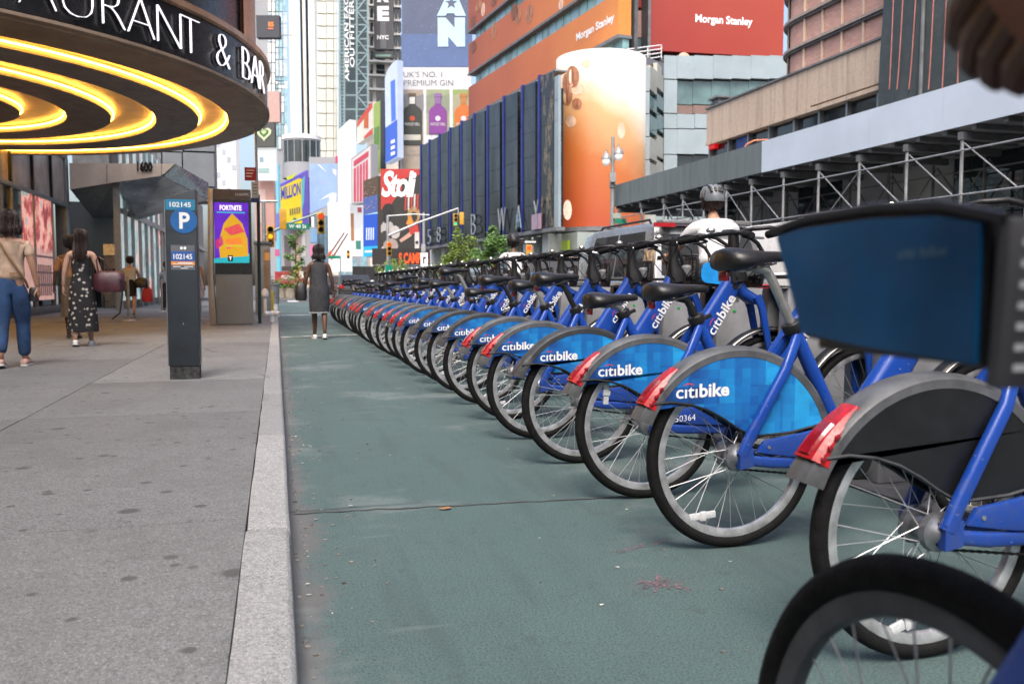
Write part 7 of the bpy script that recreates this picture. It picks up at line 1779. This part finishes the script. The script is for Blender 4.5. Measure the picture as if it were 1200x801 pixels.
M['post_grey'] = pm('post_grey', (.3, .31, .31), .5, .4, var=.12); M['sig_y'] = pm('signal_yellow', (.56, .3, .03), .5, var=.1); M['green_sign'] = pm('green_sign', (.0, .2, .12), .4); M['post_green'] = pm('dark_green_post', (.01, .035, .04), .45)
def lens(hexc, e): return screen(hexc, e, .02)
def signal(label, p, face_cam=True, lit='red', s_=1., group='traffic signals', back=False):
    s_ *= .84
    t = thing('traffic_signal', label, 'traffic light', p, group); p = V(p)
    MB().box(p.x - .17 * s_, p.x + .17 * s_, p.y - .12 * s_, p.y + .12 * s_, p.z - .5 * s_, p.z + .5 * s_).build('housing', 'sig_y', t, bevel=.02)
    if not back:
        for i, (nm, c, off) in enumerate((('red', 'ff3a1e', '3a1210'), ('amber', 'ffae1e', '3a2a0a'), ('green', '2affb0', '0c3024'))):
            z = p.z + (.32 - .32 * i) * s_; MB().lathe([(.0, p.y - .135 * s_), (.11 * s_, p.y - .13 * s_), (.11 * s_, p.y - .12 * s_)], 16, (p.x, 0, z), 'y').build('lens', lens(c, 2.5) if nm == lit else ink(off), t)
            MB().lathe([(.12 * s_, p.y - .3 * s_), (.13 * s_, p.y - .3 * s_), (.14 * s_, p.y - .12 * s_), (.125 * s_, p.y - .12 * s_)], 14, (p.x, 0, z), 'y', cap=False, a0=0, a1=180).build('visor', 'black', t)
    return t
# mast arm on the left corner with street sign
YM = 34
base = on(311, 360, Y=YM); base.z = .11
ma = thing('signal_mast', 'grey signal pole on the left corner with a dark mast arm over the lane', 'pole', base)
top = on(311, 236, Y=YM)
MB().tube([base, (base.x, base.y, top.z)], [.1, .07], 10).build('pole', 'post_grey', ma)
MB().tube([on(311, 276, Y=YM), on(335, 263, Y=YM), on(378, 248, Y=YM)], [.06, .05, .035], 8).build('arm', 'truss', ma)
MB().tube([on(300, 236, Y=YM), on(325, 236, Y=YM)], .05, 6).build('luminaire_arm', 'post_grey', ma)
signal('amber lit traffic signal low on the left corner pole', on(317, 277, Y=YM - .3), lit='amber', s_=.95)
signal('traffic signal seen from behind above the street name sign', on(331.5, 257, Y=YM - .2), lit=None, back=True, s_=.9)
signal('red lit traffic signal at the end of the left mast arm', on(376, 261.5, Y=YM - .2), lit='red', s_=.95)
Wy = Wall((0, YM - .25), 0)
ssn = thing('street_sign', 'green W 48 St street sign hanging from the left mast arm', 'sign', on(348, 268, Y=YM - .25)); Wy.pslab(334, 261.5, 363, 268.8, -.03, 0).build('sign_plate', 'green_sign', ssn); Wy.text('W 48 St', 338.5, 263, 359, 267.2, 'white', ssn, .006, bold=.02)
Wy.pslab(334.5, 256.5, 335.2, 261.4, -.02, -.01).build('hanger', 'alu', ssn); Wy.pslab(361, 252, 361.7, 261.4, -.02, -.01).build('hanger', 'alu', ssn)
Wf5 = fwall(398, 60); s5 = thing('street_sign', 'small green street sign beyond the woman in the dark dress', 'sign', Wf5.px(392, 303)); Wf5.pslab(385, 299.5, 399.5, 303, -.05, 0).build('sign_plate', 'green_sign', s5); b = MB(); b.bar(Wf5.px(399, 300, -.03), Wf5.px(399, 330, -.03), .08, .08); b.build('post', 'post_grey', s5)
w_ = fwall(408, 62); 
signal('pair of small amber signals above the black box', w_.px(408, 298), lit='amber', s_=.7)
# right mast arm
w_ = fwall(495, 56); q = w_.px(455, 334); mb_ = thing('signal_mast', 'pale signal pole with a long mast arm reaching right across the avenue', 'pole', (q.x, q.y, 0))
MB().tube([(q.x, q.y, 0), (q.x, q.y, w_.px(455, 252).z)], [.12, .08], 8).build('pole', 'galv', mb_); MB().tube([w_.px(455, 276), w_.px(490, 261), w_.px(537, 244)], [.09, .07, .05], 8).build('arm', 'galv', mb_)
MB().tube([w_.px(537, 244), w_.px(537, 252)], .04, 6).build('hanger', 'galv', mb_); MB().tube([w_.px(455, 253), w_.px(485, 251), w_.px(503, 252)], .04, 6).build('luminaire_arm', 'galv', mb_)
signal('green lit traffic signal hanging at the end of the right mast arm', w_.px(534, 258, .3), lit='green', s_=.95); signal('traffic signal hung back to back with the green lit one', w_.px(541, 256, .1), lit=None, back=True, s_=.95)
w2 = fwall(457, 50); q = w2.px(457, 334); sp2 = thing('signal_post', 'short post with a red signal and green sign at the far row end', 'pole', (q.x, q.y, 0)); MB().tube([(q.x, q.y, 0), (q.x, q.y, w2.px(457, 284).z)], .06, 8).build('post', 'post_grey', sp2); w2.pslab(452, 310.5, 460.5, 318.5, .1, .13).build('sign_plate', 'green_sign', sp2)
signal('orange red lit signal on the short post above the far bikes', w2.px(457, 292, .35), lit='red', s_=.95)
w3_ = fwall(497, 60); q = w3_.px(497, 334); sp3 = thing('sign_post', 'post with a white turn sign in front of the black fins', 'pole', (q.x, q.y, 0)); MB().tube([(q.x, q.y, 0), (q.x, q.y, w3_.px(497, 249).z)], .09, 8).build('post', 'galv', sp3); w3_.pslab(493, 296, 501.5, 312, .1, .14).build('sign_plate', 'white', sp3); w3_.poly([(496, 309), (496, 301), (499.5, 301), (499.5, 303), (497.5, 303), (497.5, 309)], .145, .15).build('arrow', 'black', sp3); w3_.pslab(494, 286, 499, 295, .1, .2).build('box', 'galv', sp3)
def oneway(Wl_, x0, y0, x1, y1, t, off):
    Wl_.pslab(x0, y0, x1, y1, off, off + .03).build('one_way_sign', 'black', t); ym = (y0 + y1) / 2; h_ = (y1 - y0)
    Wl_.poly([(x0 + 1.2, ym), (x0 + 4.5, ym - h_ * .34), (x0 + 4.5, ym - h_ * .17), (x1 - 1.2, ym - h_ * .17), (x1 - 1.2, ym + h_ * .17), (x0 + 4.5, ym + h_ * .17), (x0 + 4.5, ym + h_ * .34)], off + .035, off + .04).build('arrow', 'white', t)
w4_ = fwall(622, 40); q = w4_.px(624, 334); sp4 = thing('sign_post', 'post with a black one way sign and red walk signal left of the lamp post', 'pole', (q.x, q.y, 0)); MB().tube([(q.x, q.y, 0), (q.x, q.y, w4_.px(624, 278).z)], .06, 8).build('post', 'post_grey', sp4); oneway(w4_, 613, 281, 629, 286, sp4, .08)
w4_.pslab(616.5, 287, 623.5, 300, .08, .3).build('walk_signal', 'sig_y', sp4); w4_.pslab(617.5, 288.5, 622.5, 293, .302, .31).build('lens', lens('ff4a20', 2), sp4)
# twin headed lamp post
w5_ = fwall(717, 33.5); q = w5_.px(717, 334); lp = thing('street_lamp', 'tall grey street lamp with two white globes in front of the orange screen', 'street lamp', (q.x, q.y, .12))
zt_ = w5_.px(717, 160).z; MB().lathe([(.2, .12), (.2, .5), (.13, .7), (.1, 1.2), (.085, zt_ - 2), (.13, zt_ - 1.96), (.13, zt_ - 1.8), (.075, zt_ - 1.75), (.06, zt_)], 12, (q.x, q.y, 0)).build('pole', 'post_grey', lp)
for s_, xg, yg in ((-1, 710.5, 188), (1, 725, 182)):
    g = w5_.px(xg, yg); pj = V((q.x, q.y, w5_.px(717, 196).z))
    MB().tube([pj, pj * .45 + g * .55 + V((0, 0, .25)), g + V((0, 0, .42)), g + V((0, 0, .3))], .025, 8).build('arm', 'post_grey', lp)
    hd = MB().lathe([(.02, .36), (.05, .3), (.1, .26), (.19, .12), (.2, .06)], 14, g, cap=False).build('shade', 'post_grey', lp); MB().sphere(g + V((0, 0, -.02)), (.16, .16, .2), 14, 10).build('globe', pm('lamp_globe', (.85, .84, .8), .25, var=.03, emit=.15), hd)
oneway(w5_, 711, 268, 729, 275, lp, .12); w5_.pslab(720, 256.5, 734, 262.3, .12, .14).build('street_name_sign', 'green_sign', lp); w5_.pslab(718, 250, 727, 256, .12, .14).build('plate', ink('b9c9bd'), lp); w5_.pslab(714, 203, 720.5, 214, .1, .3).build('box', 'post_grey', lp)

# kerbside things on the left
sgp = thing('sign_pole', 'dark green sign pole with red parking signs beside the kiosk', 'pole', (-.38, 18.8, .11)); YS = 18.8; Wz = Wall((0, YS - .05), 0)
MB().tube([on(304.5, 379, Y=YS), on(302.5, 228, Y=YS)], .035, 8).build('post', 'post_green', sgp); MB().tube([on(301.5, 227, Y=YS), on(299.5, 150, Y=YS)], .028, 6).build('channel', 'galv', sgp)
for x0, y0, x1, y1, m in ((286.5, 196, 300.5, 212, ink('b3262f')), (294.5, 213, 303, 233, ink('c9cdd2')), (295, 205.5 - 9, 300, 196 - 1, ink('b3262f')), (293, 232, 304, 237.5, ink('2a3f86'))):
    if y1 > y0: Wz.pslab(x0, y0, x1, y1, .0 + .004 * (y0 > 212), .012 + .004 * (y0 > 212)).build('sign_plate', m, sgp)
for i in range(3): Wz.pslab(288.5, 199 + i * 3.6, 298 - i * 1.5, 200.2 + i * 3.6, .0125, .013).build('small_print', 'white', sgp)
for i in range(4): Wz.pslab(296, 216 + i * 3.6, 301.5, 217 + i * 3.6, .0165, .017).build('small_print', ink('8f2a30' if i < 2 else '50555c'), sgp)
bo = on(317.5, 366, Z=.11); bl = thing('bollard', 'short yellow bollard by the kerb beyond the kiosk', 'bollard', bo); MB().lathe([(.085, .11), (.085, .68), (.07, .74), (.0, .76)], 16, (bo.x, bo.y, 0)).build('post', pm('yellow_paint', (.62, .42, .02), .45, var=.15), bl); MB().lathe([(.11, .11), (.11, .13), (.085, .135)], 16, (bo.x, bo.y, 0)).build('foot', 'post_grey', bl)
sp_ = on(319, 377, Z=.11); hy = thing('standpipe', 'white painted standpipe with two capped outlets at the foot of the yellow bollard', 'hydrant', sp_)
b = MB(); b.lathe([(.05, .11), (.05, .25), (.07, .27), (.07, .33), (.0, .36)], 12, (sp_.x, sp_.y, 0)); b.build('riser', 'white', hy)
for s_ in (-1, 1): MB().tube([(sp_.x, sp_.y, .29), (sp_.x + s_ * .1, sp_.y - .05, .3), (sp_.x + s_ * .15, sp_.y - .1, .27)], [.05, .055, .065], 10).build('outlet', 'white', hy)
h2 = on(311, 372, Z=.11); hy2 = thing('standpipe', 'tall white capped pipe left of the yellow bollard', 'hydrant', h2); MB().lathe([(.04, .11), (.04, .6), (.08, .64), (.09, .74), (.05, .82), (.0, .84)], 12, (h2.x, h2.y, 0)).build('riser', 'white', hy2); MB().lathe([(.07, .11), (.07, .14), (.04, .15)], 12, (h2.x, h2.y, 0)).build('flange', 'post_grey', hy2)
bx = on(309, 368, Z=.11); ph = thing('phone_booth', 'grey booth with an amber lit poster behind the sign pole', 'booth', bx); Wx = Wall((0, bx.y), 0)
Wx.pslab(298, 286, 318, 368, -.6, 0).build('cabinet', 'post_grey', ph, bevel=.03); Wx.pslab(309, 292, 316.5, 342, .001, .02).build('poster', pm('booth_poster', (.3, .19, .12), .4), ph); Wx.pslab(310, 296, 316, 305, .021, .025).build('poster', screen('e39a4a', .6), ph); Wx.pslab(297, 283, 319, 286, -.65, .05).build('roof', 'shed_dk', ph)
bn = on(321, 356, Z=.11); tb = thing('litter_bin', 'dark bin at the kerb corner behind the yellow bollard', 'bin', bn); MB().lathe([(.22, .11), (.25, .9), (.27, .92), (.27, .97), (.2, .99)], 16, (bn.x, bn.y, 0)).build('barrel', 'shed_dk', tb); MB().lathe([(.19, .99), (.19, 1.01), (.0, 1.02)], 16, (bn.x, bn.y, 0)).build('lid', 'black', tb)
for i, (x_, yy_) in enumerate(((151, 376), (190, 365))):
    q = on(x_, yy_, Z=.11); s_ = thing('stanchion', ('thin steel stanchion left of the woman in the white top' if i == 0 else 'thin steel stanchion right of the woman in the white top'), 'stanchion', q, 'rope stanchions by the shopfront'); MB().tube([q, q + V((0, 0, 1.0))], .03, 8).build('post', 'galv', s_); MB().lathe([(.16, .11), (.15, .13), (.03, .15)], 16, (q.x, q.y, 0)).build('foot', 'galv', s_)

# ------------------------------------------------------------------ trees and planters
def leafm(name, c): 
    k = NT(name); n = k.noise(3, 3); k.base(k.mix(n, tuple(x * .6 for x in c), tuple(min(1, x * 1.5) for x in c))); k.b.inputs['Roughness'].default_value = .55
    k.b.inputs['Subsurface Weight'].default_value = 0; return k.m
M['leaf_a'] = leafm('fresh_leaf', (.1, .2, .045)); M['leaf_b'] = leafm('yellow_green_leaf', (.16, .23, .04)); M['bark'] = pm('bark', (.09, .065, .045), .9, var=.4, sc=9, bump=.6, bsc=30)
def tree(label, p, hgt, cr, m, n=1500, leaf=.075, low=.35, name='tree', cat='tree', group='street trees'):
    t = thing(name, label, cat, p, group); p = V(p); rr_ = random.Random(int(p.x * 91 + p.y * 7)); b = MB(); tips = []
    b.tube([p, p + V((.04, 0, hgt * low * .6)), p + V((-.02, .03, hgt * low * 1.1)), p + V((.02, 0, hgt * .8))], [hgt * .022, hgt * .018, hgt * .014, hgt * .004], 8)
    for i in range(9):
        z0_ = hgt * (low + (.78 - low) * i / 9); a = i * 2.4; L = cr * (.95 - .45 * i / 9); st_ = p + V((0, 0, z0_)); en = st_ + V((math.cos(a) * L, math.sin(a) * L, L * .6)); b.tube([st_, (st_ + en) / 2 + V((0, 0, .05 * L)), en], [hgt * .008, hgt * .006, hgt * .002], 5); tips += [en, (st_ + en) / 2]
    b.build('trunk', 'bark', t)
    cl = [(q + V((rr_.gauss(0, .12), rr_.gauss(0, .12), rr_.gauss(.05, .12))) * 1, cr * rr_.uniform(.2, .42)) for q in tips for _ in range(2)] + [(p + V((0, 0, hgt * .85)), cr * .3), (p + V((0, 0, hgt * .93)), cr * .2)]
    b = MB()
    for i in range(n):
        c, r_ = rr_.choice(cl); d = V((rr_.gauss(0, 1), rr_.gauss(0, 1), rr_.gauss(0, .8))).normalized() * r_ * rr_.random() ** .45; o = c + d; u = V((rr_.gauss(0, 1), rr_.gauss(0, 1), rr_.gauss(-.3, .5))).normalized(); v = u.cross(V((rr_.gauss(0, 1), rr_.gauss(0, 1), rr_.gauss(0, 1)))).normalized(); s_ = leaf * rr_.uniform(.6, 1.3)
        b.add([o - u * s_, o + v * s_ * .5, o + u * s_, o - v * s_ * .5], [(0, 1, 2, 3)])
    b.build('crown', m, t, smooth=0, fix=False); return t
q = on(537, 334, D=37); tree('light green street tree left of the pair by the black fins', (q.x, q.y, 0), 3.5, .85, 'leaf_b', 3000, .07, .22)
q = on(578, 334, D=36); tree('darker green street tree right of the pair by the black fins', (q.x, q.y, 0), 3.5, 1.0, 'leaf_a', 4200, .075, .25)
q = on(462, 334, D=52); tree('low loose green tree under the red script billboard', (q.x, q.y, 0), 2.6, 1.1, 'leaf_b', 900)
q = on(520, 334, D=46); tree('small thin green tree at the edge of the black fins', (q.x, q.y, 0), 2.4, .8, 'leaf_b', 700)
q = on(347, 334, D=66); tree('tall narrow green plant standing left of the walking woman', (q.x, q.y, 0), 6.4, .9, 'leaf_a', 1400, .1, .15)
q = on(350, 334, D=64); t = tree('orange flowering bush at the foot of the tall narrow plant', (q.x, q.y, 0), 2.4, .55, pm('orange_flower', (.5, .3, .06), .6), 260, .07, .2, 'shrub', 'shrub')
for i, (x_, lb_) in enumerate(((329, 'leafy planter nearest the yellow bollard at the far kerb'), (340, 'beige tub of green and red plants at the far kerb'), (352, 'leafy planter just left of the walking woman'))):
    q = on(x_, 347, Z=0); q = on(x_, 334, D=62); pl = thing('planter', lb_, 'planter', (q.x, q.y, 0), 'planters along the plaza edge')
    MB().lathe([(.36, 0), (.45, .62), (.48, .64), (.48, .7), (.4, .7), (.38, .6)], 18, (q.x, q.y, 0)).build('pot', pm('beige_pot', (.4, .35, .28), .8) if i == 0 else bpy.data.materials['beige_pot'], pl)
    rr_ = random.Random(i); b = MB()
    for j in range(260):
        o = V((q.x + rr_.gauss(0, .38), q.y + rr_.gauss(0, .3), .75 + abs(rr_.gauss(0, .33)))); u = V((rr_.gauss(0, 1), rr_.gauss(0, 1), rr_.gauss(.4, .6))).normalized(); v = u.cross(V((rr_.gauss(0, 1), 1, 0))).normalized(); s_ = rr_.uniform(.06, .15); b.add([o - u * s_, o + v * s_ * .4, o + u * s_, o - v * s_ * .4], [(0, 1, 2, 3)])
    b.build('foliage', 'leaf_a', pl, smooth=0, fix=False)
    b = MB()
    for j in range(40):
        o = V((q.x + rr_.gauss(0, .35), q.y - .2 + rr_.gauss(0, .2), .95 + abs(rr_.gauss(0, .3)))); b.sphere(o, .05, 6, 4)
    b.build('flowers', pm('flower_red', (.5, .05, .08), .6) if i == 0 else bpy.data.materials['flower_red'], pl)['kind'] = 'stuff'
